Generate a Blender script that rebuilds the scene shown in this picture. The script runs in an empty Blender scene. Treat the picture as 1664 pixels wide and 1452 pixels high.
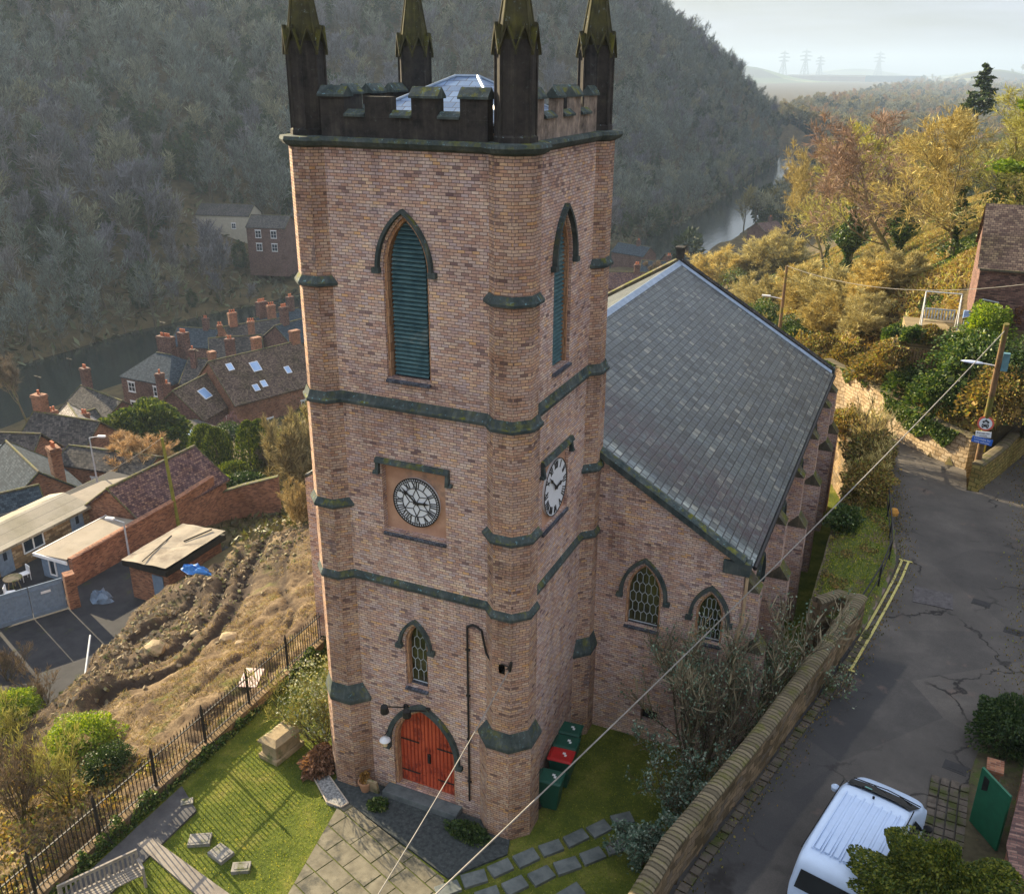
import bpy, bmesh, math, random
import numpy as np
from math import radians as R_, sin, cos, pi, sqrt
from mathutils import Vector as V, Matrix
from mathutils.geometry import tessellate_polygon

SC = bpy.context.scene
COL = SC.collection

# ---------------------------------------------------------------- camera
FPX, PITCH, YAW, ROLL = 1511.5, R_(22.13), R_(23.93), 0.0066
CAM = np.array([8.25, -19.015, 20.6])
FW = np.array([-sin(YAW)*cos(PITCH), cos(YAW)*cos(PITCH), -sin(PITCH)])
_r0 = np.array([cos(YAW), sin(YAW), 0.0]); _u0 = np.cross(_r0, FW)
RT = _r0*cos(ROLL)+_u0*sin(ROLL); UP = -_r0*sin(ROLL)+_u0*cos(ROLL)
cd = bpy.data.cameras.new("camera"); cam = bpy.data.objects.new("camera", cd); COL.objects.link(cam)
cd.sensor_width = 36.0; cd.lens = FPX/1664*36.0; cd.clip_start = 0.1; cd.clip_end = 30000
m = Matrix.Identity(4)
for i in range(3):
    m[i][0] = RT[i]; m[i][1] = UP[i]; m[i][2] = -FW[i]; m[i][3] = CAM[i]
cam.matrix_world = m
SC.camera = cam

# ---------------------------------------------------------------- world, sun, exposure
SUN_EL = R_(19.5)
SUN_DIR = V((-0.93, 0.367, 0)).normalized()*cos(SUN_EL) + V((0, 0, sin(SUN_EL)))
W = bpy.data.worlds.new("World"); SC.world = W; W.use_nodes = True
wn = W.node_tree; bg = wn.nodes["Background"]
sky = wn.nodes.new("ShaderNodeTexSky"); sky.sky_type = 'NISHITA'; sky.sun_disc = False
sky.sun_elevation = SUN_EL
# blender: rotation 0 -> sun towards +Y, positive rotates clockwise seen from above
sky.sun_rotation = math.atan2(SUN_DIR.x, SUN_DIR.y)
sky.air_density = 1.0; sky.dust_density = 2.2; sky.ozone_density = 1.3; sky.altitude = 100
# thin streaky high cloud mixed over the clear sky
tc = wn.nodes.new("ShaderNodeTexCoord"); mp = wn.nodes.new("ShaderNodeMapping")
mp.inputs['Rotation'].default_value = (0, 0, R_(-20)); mp.inputs['Scale'].default_value = (1.6, 1.6, 17.0)
nz = wn.nodes.new("ShaderNodeTexNoise"); nz.inputs['Scale'].default_value = 2.2; nz.inputs['Detail'].default_value = 7; nz.inputs['Distortion'].default_value = .35
cr = wn.nodes.new("ShaderNodeValToRGB")
cr.color_ramp.elements[0].position = .34; cr.color_ramp.elements[0].color = (.72, .72, .72, 1)
cr.color_ramp.elements[1].position = .70; cr.color_ramp.elements[1].color = (.95, .95, .95, 1)
mx = wn.nodes.new("ShaderNodeMix"); mx.data_type = 'RGBA'
mx.inputs['B'].default_value = (2.35, 2.42, 2.75, 1)
wn.links.new(tc.outputs['Generated'], mp.inputs[0]); wn.links.new(mp.outputs[0], nz.inputs['Vector'])
wn.links.new(nz.outputs['Fac'], cr.inputs[0]); wn.links.new(cr.outputs[0], mx.inputs['Factor'])
el = wn.nodes.new("ShaderNodeSeparateXYZ"); wn.links.new(tc.outputs['Generated'], el.inputs[0])
hi = wn.nodes.new("ShaderNodeMapRange"); hi.inputs['From Min'].default_value = .10; hi.inputs['From Max'].default_value = .62; hi.inputs['To Min'].default_value = 1.0; hi.inputs['To Max'].default_value = 2.6
cs = wn.nodes.new("ShaderNodeVectorMath"); cs.operation = 'SCALE'; cs.inputs[0].default_value = (1.50, 1.58, 1.78)
wn.links.new(el.outputs[2], hi.inputs[0]); st_ = wn.nodes.new("ShaderNodeMapRange"); st_.inputs['From Min'].default_value = .38; st_.inputs['From Max'].default_value = .64; st_.inputs['To Min'].default_value = .66; st_.inputs['To Max'].default_value = 1.36
mm = wn.nodes.new("ShaderNodeMath"); mm.operation = 'MULTIPLY'; wn.links.new(nz.outputs['Fac'], st_.inputs[0]); wn.links.new(hi.outputs[0], mm.inputs[0]); wn.links.new(st_.outputs[0], mm.inputs[1]); wn.links.new(mm.outputs[0], cs.inputs['Scale']); wn.links.new(cs.outputs[0], mx.inputs['B'])   # cloud brightened overhead, above the frame, to lift the ambient light
wn.links.new(sky.outputs[0], mx.inputs['A']); wn.links.new(mx.outputs['Result'], bg.inputs[0])
bg.inputs[1].default_value = 0.09
sl = bpy.data.lights.new("sun", 'SUN'); so = bpy.data.objects.new("sun", sl); COL.objects.link(so)
sl.energy = 5.0; sl.angle = R_(0.3); sl.color = (1.0, .82, .54)
so.rotation_euler = SUN_DIR.to_track_quat('Z', 'Y').to_euler(); so.location = (-60, 24, 60)
SC.view_settings.view_transform = 'Standard'; SC.view_settings.look = 'None'
SC.view_settings.gamma = 1; SC.view_settings.exposure = 1.78
SC.cycles.max_bounces = 6; SC.cycles.diffuse_bounces = 3; SC.cycles.glossy_bounces = 2
SC.cycles.transmission_bounces = 3; SC.cycles.volume_bounces = 1; SC.cycles.transparent_max_bounces = 6
SC.cycles.caustics_reflective = False; SC.cycles.caustics_refractive = False
SC.cycles.use_denoising = True

# ---------------------------------------------------------------- placing helpers (a pixel of the 1664x1452 survey photo -> a point at a known height)
def ray(px, py): return FW + RT*(px-832)/FPX - UP*(py-726)/FPX
def P(px, py, z=0.0):
    r = ray(px, py); return V(CAM + r*(z-CAM[2])/r[2])
def PD(px, py, d):
    r = ray(px, py); return V(CAM + r*d/np.linalg.norm(r))
def PY_(px, py, y): r = ray(px, py); return V(CAM + r*(y-CAM[1])/r[1])
def PX_(px, py, x): r = ray(px, py); return V(CAM + r*(x-CAM[0])/r[0])

# ---------------------------------------------------------------- noise / terrain
def _h(ix, iy, s):
    n = (ix.astype(np.int64)*374761393 + iy.astype(np.int64)*668265263 + s*1442695041) & 0xffffffff
    n = ((n ^ (n >> 13))*1274126177) & 0xffffffff
    return ((n ^ (n >> 16)) & 0xffff)/65535.0
def vnoise(x, y, s=0):
    x = np.asarray(x, float); y = np.asarray(y, float)
    ix = np.floor(x); iy = np.floor(y); fx = x-ix; fy = y-iy
    fx = fx*fx*(3-2*fx); fy = fy*fy*(3-2*fy)
    a = _h(ix, iy, s); b = _h(ix+1, iy, s); c = _h(ix, iy+1, s); d = _h(ix+1, iy+1, s)
    return (a*(1-fx)+b*fx)*(1-fy)+(c*(1-fx)+d*fx)*fy
def fbm(x, y, o=4, s=0):
    r = 0; a = 1; t = 0
    for i in range(o):
        r = r+a*vnoise(np.asarray(x)*2**i, np.asarray(y)*2**i, s+i); t += a; a *= .5
    return r/t-.5
def sst(a, b, x):
    t = np.clip((np.asarray(x, float)-a)/(b-a), 0, 1); return t*t*(3-2*t)

CT = [(-11.3,-30,-1),(-11.3,-12,-.6),(-11.3,0,-.4),(-11.3,8,-.5),(-11.3,16,-.8),(-12,30,-2),(-11,42,-3.5),
 (0,-12,.1),(0,0,.1),(0,15,.1),(0,30,.3),(0,-40,.5),(5,40,.8),(0,44,.2),(20,-40,4),
 (9,-15,3.1),(9,0,3.1),(10,12,3.1),(10,22,3.1),(8,31,3.0),(14,-10,3.4),(14,8,3.4),(16,20,3.6),(5.5,37,2.4),
 (22,-15,6),(24,5,7),(24,22,8),
 (9,34,7.7),(10.5,33,7.9),(7.8,34.5,6.9),(9,31.5,6.3),(5,41,4.9),(1,46,2.0),(11,42,8.8),(13,36,9.0),(15,46,11),(12,60,10),(8,60,7.2),(2,60,3.0),(-4,60,.5),(-12,60,-4),
 (14,90,7.5),(2,90,1.0),(-8,90,-5),(-18,100,-11),(8,125,3.0),(18,130,6),(-6,130,-5),(30,110,11),(40,60,20),(60,120,20),(40,200,4),(14,190,-3),(-8,180,-12),(-30,150,-18),
 (-40,190,-24),(-40,250,-28),(-20,260,-24),(0,280,-20),(30,300,-18),(80,300,-8),(0,420,-29),(60,450,-28),(-40,420,-30),(-45,520,-31),(0,600,-32),(120,500,-28),
 (-16,0,-1.9),(-16,8,-1.7),(-15,16,-1.2),(-20,5,-3.3),(-20,12,-3.0),(-19,22,-2.6),(-24,8,-5),(-25,14,-5),(-24,22,-4.6),(-16,-8,-2.6),(-20,-8,-4.4),(-25,-6,-6.4),(-22,-20,-6),
 (-30,5,-7.3),(-38,10,-8),(-38,22,-8.4),(-30,24,-8),(-30,36,-9.8),(-20,36,-6.4),(-22,50,-7),(-34,50,-11),(-45,34,-11.5),(-50,22,-12.5),(-42,50,-13),
 (-58,32,-15.5),(-70,42,-18.5),(-66,60,-20.5),(-55,66,-18),(-68,76,-22.5),(-84,68,-25),(-92,60,-27),(-82,92,-26.5),(-95,92,-28.5),(-60,90,-21.5),(-40,80,-15),(-60,120,-24.5),(-85,125,-29),(-45,130,-20),
 (-105,60,-30.5),(-110,90,-31),(-108,120,-31),(-100,150,-31),(-70,190,-28),
 (-150,80,-30),(-150,120,-30),(-142,160,-30),(-118,210,-30),(-90,260,-30),(-84,320,-30),(-84,400,-30),(-86,480,-30),(-86,560,-31),
 (-215,90,2),(-215,150,2),(-205,210,1),(-180,270,0),(-150,340,-5),(-130,420,-9),(-118,500,-16),(-105,600,-24),
 (-300,120,42),(-300,220,46),(-285,320,48),(-250,400,46)]
def _hill(px, py, d, dz=0):
    p = PD(px, py, d); CT.append((p.x, p.y, p.z-7+dz))
for a in [(1040,0,600),(1100,52,640),(1180,106,680),(1232,152,700),(1290,205,720),(980,-30,560),(880,-60,500),(700,-70,450)]:
    _hill(*a)
for px, py, d in [(1040,0,760),(1100,52,800),(1180,106,850),(1232,160,880)]:
    _hill(px, py+8, d, -10)
CT += [(-900,800,60),(-700,300,70),(-700,-200,60),(-150,-200,-28),(-300,-200,30),(-60,-200,-20),(-20,-100,-4),(40,-120,6),(200,-100,40),(200,200,30),(250,500,-10),(-60,900,-34),(300,900,-34),(100,1300,-34),(-500,1400,0)]
_C = np.array(CT, float); _S = 100.0
def _tps(A, B):
    d2 = ((A[:, None, :]-B[None, :, :])**2).sum(2)
    return .5*d2*np.log(d2+1e-9)
_X = _C[:, :2]/_S; _n = len(_C)
_A = np.zeros((_n+3, _n+3)); _A[:_n, :_n] = _tps(_X, _X)+np.eye(_n)*2e-4
_A[:_n, _n] = 1; _A[:_n, _n+1:] = _X; _A[_n, :_n] = 1; _A[_n+1:, :_n] = _X.T
_w = np.linalg.solve(_A, np.r_[_C[:, 2], 0, 0, 0])
RIV = np.array([(-134,-300),(-134,20),(-133,95),(-130,130),(-121,165),(-98,220),(-69,265),(-66,300),(-65,354),(-67,425),(-71,515),(-74,600),(-95,720),(-160,860)], float)
def river_dist(x, y):
    p = np.stack([x, y], -1); best = np.full(len(x), 1e9)
    for a, b in zip(RIV[:-1], RIV[1:]):
        ab = b-a; t = np.clip(((p-a)@ab)/(ab@ab), 0, 1)
        q = a+t[:, None]*ab; best = np.minimum(best, np.hypot(*(p-q).T))
    return best
def yard_edge(y): return np.interp(y, [-12, -4, 4, 8, 11, 22, 27], [-30, -26.5, -22.6, -24.6, -26.3, -26.6, -31])
def H(x, y):
    x = np.atleast_1d(np.asarray(x, float)).ravel(); y = np.atleast_1d(np.asarray(y, float)).ravel()
    out = np.empty(len(x))
    for i in range(0, len(x), 20000):
        Q = np.stack([x[i:i+20000], y[i:i+20000]], 1)/_S
        out[i:i+20000] = _tps(Q, _X)@_w[:_n]+_w[_n]+Q@_w[_n+1:]
    r = np.hypot(x+100, y-200)
    f = sst(900, 1500, r); out = out*(1-f)+(-34)*f
    far = sst(60, 300, np.hypot(x, y))
    out = out+far*fbm(x/60, y/60, 4, 5)*9*(1-sst(1000, 1600, r))
    d = river_dist(x, y); k = sst(7, 17, d+fbm(x/12, y/12, 2, 9)*5)
    out = -35.5*(1-k)+np.maximum(out, -31)*k
    tk = sst(6.6, 7.8, x)*(1-sst(13.5, 15, x))*sst(30.6, 31.8, y)*(1-sst(36, 38, y)); out = out+(np.maximum(out, 8.0)-out)*tk
    # the sunken yard
    ye = yard_edge(y)
    k = (1-sst(-.9, 0, x-ye))*sst(-44, -40, x)*sst(-6, -4, y)*(1-sst(20.8, 22.8, y)*(x > -34))*(1-sst(23, 25, y))
    out = out*(1-k)+(-7.5)*k
    return out
def Hz(x, y): return float(H([x], [y])[0])
def G(px, py, dmax=900):
    """the point where the sight line through a survey pixel meets the ground"""
    r = ray(px, py); r = r/np.linalg.norm(r)
    d = np.concatenate([np.arange(15, 150, .5), np.arange(150, dmax, 2.0)])
    q = CAM[None]+d[:, None]*r[None]; h = H(q[:, 0], q[:, 1])
    k = np.nonzero(q[:, 2] < h)[0]
    k = k[0] if len(k) else len(d)-1
    return V((q[k][0], q[k][1], h[k]))

# ---------------------------------------------------------------- objects
def tag(o, label=None, cat=None, group=None, kind=None):
    if label: o['label'] = label
    if cat: o['category'] = cat
    if group: o['group'] = group
    if kind: o['kind'] = kind
    return o
def thing(name, label, cat, loc=(0, 0, 0), rz=0.0, group=None):
    o = bpy.data.objects.new(name, None); COL.objects.link(o); o.empty_display_size = .2
    o.location = loc; o.rotation_euler = (0, 0, rz); return tag(o, label, cat, group)
def autouv(me):
    n = len(me.loops)
    if n == 0: return
    co = np.empty(len(me.vertices)*3); me.vertices.foreach_get('co', co); co = co.reshape(-1, 3)
    li = np.empty(n, np.int32); me.loops.foreach_get('vertex_index', li)
    np_ = len(me.polygons); nr = np.empty(np_*3); me.polygons.foreach_get('normal', nr); nr = nr.reshape(-1, 3)
    lt = np.empty(np_, np.int32); me.polygons.foreach_get('loop_total', lt)
    pn = np.repeat(nr, lt, axis=0)
    flat = np.abs(pn[:, 2]) > .97
    t = np.stack([-pn[:, 1], pn[:, 0], np.zeros(n)], 1); L = np.linalg.norm(t, axis=1); L[L < 1e-6] = 1; t /= L[:, None]
    b = np.cross(pn, t); p = co[li]
    u = (p*t).sum(1); v = (p*b).sum(1)
    u[flat] = p[flat, 0]; v[flat] = p[flat, 1]
    uv = me.uv_layers.new(name='UVMap'); uv.data.foreach_set('uv', np.stack([u, v], 1).ravel())
def finish(me, name, mat, parent=None, smooth=False, uv=True):
    if mat: me.materials.append(mat)
    if smooth: me.polygons.foreach_set('use_smooth', [True]*len(me.polygons))
    if uv: autouv(me)
    o = bpy.data.objects.new(name, me); COL.objects.link(o)
    if parent: o.parent = parent
    return o
def np_mesh(name, v, f, mat, parent=None, smooth=False, uv=False):
    v = np.asarray(v, np.float32); f = np.asarray(f, np.int32); k = f.shape[1]
    me = bpy.data.meshes.new(name); me.vertices.add(len(v)); me.vertices.foreach_set('co', v.ravel())
    me.loops.add(f.size); me.loops.foreach_set('vertex_index', f.ravel())
    me.polygons.add(len(f)); me.polygons.foreach_set('loop_start', np.arange(len(f), dtype=np.int32)*k)
    me.update(calc_edges=True)
    return finish(me, name, mat, parent, smooth, uv)

class MB:
    def __init__(s): s.v = []; s.f = []; s.M = Matrix.Identity(4)
    def at(s, loc=(0, 0, 0), rz=0, rx=0, ry=0):
        s.M = Matrix.Translation(loc) @ Matrix.Rotation(rz, 4, 'Z') @ Matrix.Rotation(ry, 4, 'Y') @ Matrix.Rotation(rx, 4, 'X'); return s
    def add(s, vs, fs):
        k = len(s.v); s.v += [tuple(s.M @ V(p)) for p in vs]; s.f += [tuple(i+k for i in f) for f in fs]; return s
    def box(s, a, b):
        x0, y0, z0 = a; x1, y1, z1 = b
        return s.add([(x0,y0,z0),(x1,y0,z0),(x1,y1,z0),(x0,y1,z0),(x0,y0,z1),(x1,y0,z1),(x1,y1,z1),(x0,y1,z1)],
                     [(0,3,2,1),(4,5,6,7),(0,1,5,4),(1,2,6,5),(2,3,7,6),(3,0,4,7)])
    def cbox(s, c, d): return s.box((c[0]-d[0]/2, c[1]-d[1]/2, c[2]-d[2]/2), (c[0]+d[0]/2, c[1]+d[1]/2, c[2]+d[2]/2))
    def prism(s, poly, z0, z1, top=None):
        n = len(poly); top = top or poly
        vs = [(p[0], p[1], z0) for p in poly]+[(p[0], p[1], z1) for p in top]
        fs = [tuple(range(n))[::-1], tuple(range(n, 2*n))]+[(i, (i+1) % n, n+(i+1) % n, n+i) for i in range(n)]
        return s.add(vs, fs)
    def loft(s, rings, cap=True):
        n = len(rings[0]); vs = [p for r in rings for p in r]; fs = []
        for k in range(len(rings)-1):
            for i in range(n): fs.append((k*n+i, k*n+(i+1) % n, (k+1)*n+(i+1) % n, (k+1)*n+i))
        if cap: fs += [tuple(range(n))[::-1], tuple(range((len(rings)-1)*n, len(rings)*n))]
        return s.add(vs, fs)
    def tube(s, a, b, r0, r1=None, n=8, cap=True):
        a = V(a); b = V(b); r1 = r0 if r1 is None else r1; d = (b-a)
        if d.length < 1e-6: return s
        q = d.to_track_quat('Z', 'Y'); rings = []
        for c, r in ((a, r0), (b, r1)):
            rings.append([tuple(c+q @ V((r*cos(2*pi*i/n), r*sin(2*pi*i/n), 0))) for i in range(n)])
        return s.loft(rings, cap)
    def path(s, pts, r, n=6):
        for a, b in zip(pts[:-1], pts[1:]): s.tube(a, b, r, r, n)
        return s
    def rev(s, prof, n=16, c=(0, 0, 0)):
        return s.loft([[(c[0]+r*cos(2*pi*i/n), c[1]+r*sin(2*pi*i/n), c[2]+z) for i in range(n)] for r, z in prof])
    def bar(s, a, b, w, t):
        """flat bar from a to b lying in the local xy plane"""
        a = V(a); b = V(b); d = (b-a).normalized(); nrm = V((-d.y, d.x, 0))*w/2; z = V((0, 0, t))
        q = [a-nrm, b-nrm, b+nrm, a+nrm]
        return s.add([tuple(p) for p in q]+[tuple(p+z) for p in q], [(0,3,2,1),(4,5,6,7),(0,1,5,4),(1,2,6,5),(2,3,7,6),(3,0,4,7)])
    def panel(s, outer, holes, fr, depth=0.0, reveal=True):
        """flat wall with openings; fr(u, v, w) -> xyz; reveals go inwards"""
        loops = [outer]+holes
        tri = tessellate_polygon([[V((p[0], p[1], 0)) for p in l] for l in loops])
        flat = [p for l in loops for p in l]
        s.add([fr(p[0], p[1], 0) for p in flat], [tuple(t) for t in tri])
        if reveal:
            for h in holes:
                n = len(h); s.add([fr(p[0], p[1], 0) for p in h]+[fr(p[0], p[1], -depth) for p in h], [(i, (i+1) % n, n+(i+1) % n, n+i) for i in range(n)])
        return s
    def ribbon(s, inner, outer, fr, w0, w1, closed=False):
        """moulding between two matched outlines, standing from w0 to w1"""
        n = len(inner); vs = []
        for p, q in zip(inner, outer): vs += [fr(p[0], p[1], w0), fr(p[0], p[1], w1), fr(q[0], q[1], w1), fr(q[0], q[1], w0)]
        fs = []
        for i in range(n if closed else n-1):
            a = 4*i; b = 4*((i+1) % n)
            fs += [(a+k, a+(k+1) % 4, b+(k+1) % 4, b+k) for k in range(4)]
        if not closed: fs += [(0, 1, 2, 3), (4*n-4, 4*n-3, 4*n-2, 4*n-1)]
        return s.add(vs, fs)
    def build(s, name, mat, parent=None, smooth=False, bevel=0, uv=True, fix=True):
        me = bpy.data.meshes.new(name); me.from_pydata(s.v, [], s.f); me.update()
        if fix or bevel:
            bm = bmesh.new(); bm.from_mesh(me); 
            if fix: bmesh.ops.recalc_face_normals(bm, faces=bm.faces)
            if bevel:
                bmesh.ops.bevel(bm, geom=[e for e in bm.edges if e.is_manifold and e.calc_face_angle(0) > .5], offset=bevel, segments=2, profile=.6, affect='EDGES')
            bm.to_mesh(me); bm.free()
        return finish(me, name, mat, parent, smooth, uv)
def arch(cx, hw, z0, zs, rise, n=10):
    """pointed-arch outline (u, v), from the left foot over the apex to the right foot"""
    r = (hw*hw+rise*rise)/(2*hw); pts = [(cx-hw, z0)]
    a1 = math.asin(min(1, rise/r))
    for i in range(n+1):
        a = a1*i/n; pts.append((cx-hw+r-r*cos(a), zs+r*sin(a)))
    for i in range(n-1, -1, -1):
        a = a1*i/n; pts.append((cx+hw-r+r*cos(a), zs+r*sin(a)))
    pts.append((cx+hw, z0)); return pts
def tree_copy(src, loc, rz=0, sc=1.0, label=None, group=None):
    def cp(o, parent):
        c = o.copy(); COL.objects.link(c); c.parent = parent
        for ch in o.children: cp(ch, c)
        return c
    r = cp(src, None); r.location = loc; r.rotation_euler = (0, 0, rz); r.scale = (sc, sc, sc) if not isinstance(sc, tuple) else sc
    if label: r['label'] = label
    if group: r['group'] = group
    return r

# ---------------------------------------------------------------- materials
class NT:
    def __init__(s, name):
        s.m = bpy.data.materials.new(name); s.m.use_nodes = True; s.t = s.m.node_tree
        s.b = s.t.nodes['Principled BSDF']
    def n(s, typ, **k):
        x = s.t.nodes.new(typ)
        for a, v in k.items():
            if a[0] == '_': x.inputs[a[1:].replace('_', ' ')].default_value = v
            else: setattr(x, a, v)
        return x
    def l(s, a, b): s.t.links.new(a, b)
    def math(s, op, a, b=None, c=None):
        x = s.t.nodes.new('ShaderNodeMath'); x.operation = op
        for i, q in enumerate((a, b, c)):
            if q is None: continue
            if isinstance(q, (int, float)): x.inputs[i].default_value = q
            else: s.l(q, x.inputs[i])
        return x.outputs[0]
    def mix(s, f, a, b, bt='MIX'):
        x = s.t.nodes.new('ShaderNodeMix'); x.data_type = 'RGBA'; x.blend_type = bt
        for nm, q in (('Factor', f), ('A', a), ('B', b)):
            if isinstance(q, (int, float)): x.inputs[nm].default_value = q
            elif isinstance(q, tuple): x.inputs[nm].default_value = (*q, 1)
            else: s.l(q, x.inputs[nm])
        return x.outputs['Result']
    def noise(s, scale, detail=4, vec=None, rough=.55, dist=0):
        x = s.n('ShaderNodeTexNoise'); x.inputs['Scale'].default_value = scale; x.inputs['Detail'].default_value = detail
        x.inputs['Roughness'].default_value = rough; x.inputs['Distortion'].default_value = dist
        s.l(vec if vec is not None else s.pos(), x.inputs['Vector']); return x.outputs['Fac']
    def pos(s):
        if not hasattr(s, '_p'): s._p = s.n('ShaderNodeNewGeometry')
        return s._p.outputs['Position']
    def ramp(s, f, stops, const=False):
        x = s.n('ShaderNodeValToRGB'); e = x.color_ramp.elements
        if const: x.color_ramp.interpolation = 'CONSTANT'
        while len(e) < len(stops): e.new(.5)
        for el, (p, c) in zip(e, stops): el.position = p; el.color = (*c, 1) if len(c) == 3 else c
        s.l(f, x.inputs[0]); return x.outputs['Color']
    def thr(s, f, a, b):
        x = s.n('ShaderNodeMapRange'); x.inputs['From Min'].default_value = a; x.inputs['From Max'].default_value = b
        s.l(f, x.inputs[0]); return x.outputs[0]
    def bump(s, h, strength=.5, dist=.02):
        x = s.n('ShaderNodeBump'); x.inputs['Strength'].default_value = strength; x.inputs['Distance'].default_value = dist
        s.l(h, x.inputs['Height']); s.l(x.outputs[0], s.b.inputs['Normal'])
    def out(s, col, rough=.85, spec=.3, metal=0):
        if isinstance(col, tuple): s.b.inputs['Base Color'].default_value = (*col, 1)
        else: s.l(col, s.b.inputs['Base Color'])
        s.b.inputs['Roughness'].default_value = rough; s.b.inputs['Specular IOR Level'].default_value = spec
        s.b.inputs['Metallic'].default_value = metal; return s.m
def up_mask(t):
    g = t.n('ShaderNodeNewGeometry'); x = t.n('ShaderNodeSeparateXYZ'); t.l(g.outputs['True Normal'], x.inputs[0]); return x.outputs[2]
def mat_tiles(name, w, h, stops, joint, jw, rough=.85, spec=.25, bump=.5, stain=None, stain_s=.5, soft=None, offs=.5, extra=None, wob=0.0):
    t = NT(name); uv = t.n('ShaderNodeUVMap'); uvo = uv.outputs[0]
    sx = t.n('ShaderNodeSeparateXYZ'); t.l(uvo, sx.inputs[0]); u, v = sx.outputs[0], sx.outputs[1]
    if wob:
        wn_ = t.noise(1.3, 2); v = t.math('ADD', v, t.math('MULTIPLY', t.math('SUBTRACT', wn_, .5), wob))
    vr = t.math('DIVIDE', v, h); row = t.math('FLOOR', vr)
    ur = t.math('ADD', t.math('DIVIDE', u, w), t.math('MULTIPLY', t.math('MODULO', t.math('ABSOLUTE', row), 2), offs))
    jr = t.n('ShaderNodeTexWhiteNoise', noise_dimensions='1D'); t.l(row, jr.inputs['W'])
    ur = t.math('ADD', ur, t.math('MULTIPLY', jr.outputs[0], .22)); col = t.math('FLOOR', ur)
    cb = t.n('ShaderNodeCombineXYZ'); t.l(col, cb.inputs[0]); t.l(row, cb.inputs[1])
    wno = t.n('ShaderNodeTexWhiteNoise', noise_dimensions='2D'); t.l(cb.outputs[0], wno.inputs['Vector'])
    c = t.ramp(wno.outputs['Value'], stops)
    fu = t.math('FRACT', ur); fv = t.math('FRACT', vr)
    du = t.math('MULTIPLY', t.math('MINIMUM', fu, t.math('SUBTRACT', 1, fu)), w)
    dv = t.math('MULTIPLY', t.math('MINIMUM', fv, t.math('SUBTRACT', 1, fv)), h)
    mk = t.thr(t.math('MINIMUM', du, dv), jw*.35, jw)
    fine = t.noise(30, 3); c = t.mix(.35, c, t.ramp(fine, [(.3, (.45, .45, .45)), (.7, (1.3, 1.3, 1.3))]), 'MULTIPLY')
    c = t.mix(mk, joint, c)
    if stain:
        big = t.noise(stain_s, 5, rough=.65); c = t.mix(t.thr(big, .46, .70), c, t.mix(.75, c, stain, 'MULTIPLY'))
        big2 = t.noise(stain_s*2.7, 4); c = t.mix(t.math('MULTIPLY', t.thr(big2, .35, .62), .35), c, t.mix(1, c, (1.25, 1.2, 1.15), 'MULTIPLY'))
    if extra: c = extra(t, c, u, v, wno.outputs['Value'])
    hh = t.math('ADD', t.math('MULTIPLY', mk, .7), t.math('MULTIPLY', wno.outputs['Value'], .5))
    t.bump(t.math('ADD', hh, t.math('MULTIPLY', fine, .3)), bump, .012)
    return t.out(c, rough, spec)
def mat_noise(name, c1, c2, scale=3, rough=.9, bump=.4, c3=None, s3=.4, spec=.2, dist=.02, detail=6, metal=0, m3=(.5, .62)):
    t = NT(name); f = t.noise(scale, detail, rough=.65); c = t.ramp(f, [(.3, c1), (.7, c2)])
    if c3: c = t.mix(t.thr(t.noise(s3, 5, rough=.7), *m3), c, c3)
    t.bump(f, bump, dist); return t.out(c, rough, spec, metal)
def mat_stone(name, c1, c2, moss=(.075, .085, .012), lich=(.25, .32, .34), amt=.5, joints=None):
    t = NT(name); f = t.noise(2.2, 7, rough=.7); c = t.ramp(f, [(.3, c1), (.68, c2)])
    up = up_mask(t); mf = t.noise(3.1, 6, rough=.7)
    mk = t.math('MULTIPLY', t.thr(up, .05, .6), t.thr(mf, .66-amt*.30, .74-amt*.22)); c = t.mix(mk, c, moss)
    side = t.math('MULTIPLY', t.thr(mf, .58, .70), .4*amt); c = t.mix(side, c, moss)
    lf = t.noise(9, 6, rough=.75); lk = t.math('MULTIPLY', t.thr(lf, .60, .66), t.thr(up, -.05, .5)); c = t.mix(lk, c, lich)
    # vertical weather streaks
    mp_ = t.n('ShaderNodeMapping'); mp_.inputs['Scale'].default_value = (5, 5, .35); t.l(t.pos(), mp_.inputs[0])
    st = t.noise(1.6, 3, vec=mp_.outputs[0]); c = t.mix(t.math('MULTIPLY', t.thr(st, .52, .66), .5), c, t.mix(1, c, (1.9, 1.85, 1.75), 'MULTIPLY'))
    t.bump(t.noise(14, 5), .5, .02); return t.out(c, .9, .2)
def mat_leaf(name, stops, trans=.35, rough=.6, spec=.25, big=None, tcol=(1.2, 1.15, .5)):
    t = NT(name); g = t.n('ShaderNodeNewGeometry'); c = t.ramp(g.outputs['Random Per Island'], stops)
    if big: c = t.mix(t.thr(t.noise(.12, 3), .4, .6), c, t.mix(1, c, big, 'MULTIPLY'))
    oi = t.n('ShaderNodeObjectInfo'); c = t.mix(.55, c, t.ramp(oi.outputs['Random'], [(0, (.68, .66, .70)), (.5, (1.0, 1.0, 1.0)), (1, (1.35, 1.22, .95))]), 'MULTIPLY')
    t.out(c, rough, spec)
    if trans:
        tr = t.n('ShaderNodeBsdfTranslucent'); t.l(t.mix(1, c, tcol, 'MULTIPLY'), tr.inputs[0])
        ms = t.n('ShaderNodeMixShader'); ms.inputs[0].default_value = trans
        o = t.t.nodes['Material Output']; t.l(t.b.outputs[0], ms.inputs[1]); t.l(tr.outputs[0], ms.inputs[2]); t.l(ms.outputs[0], o.inputs[0])
    return t.m
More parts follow.
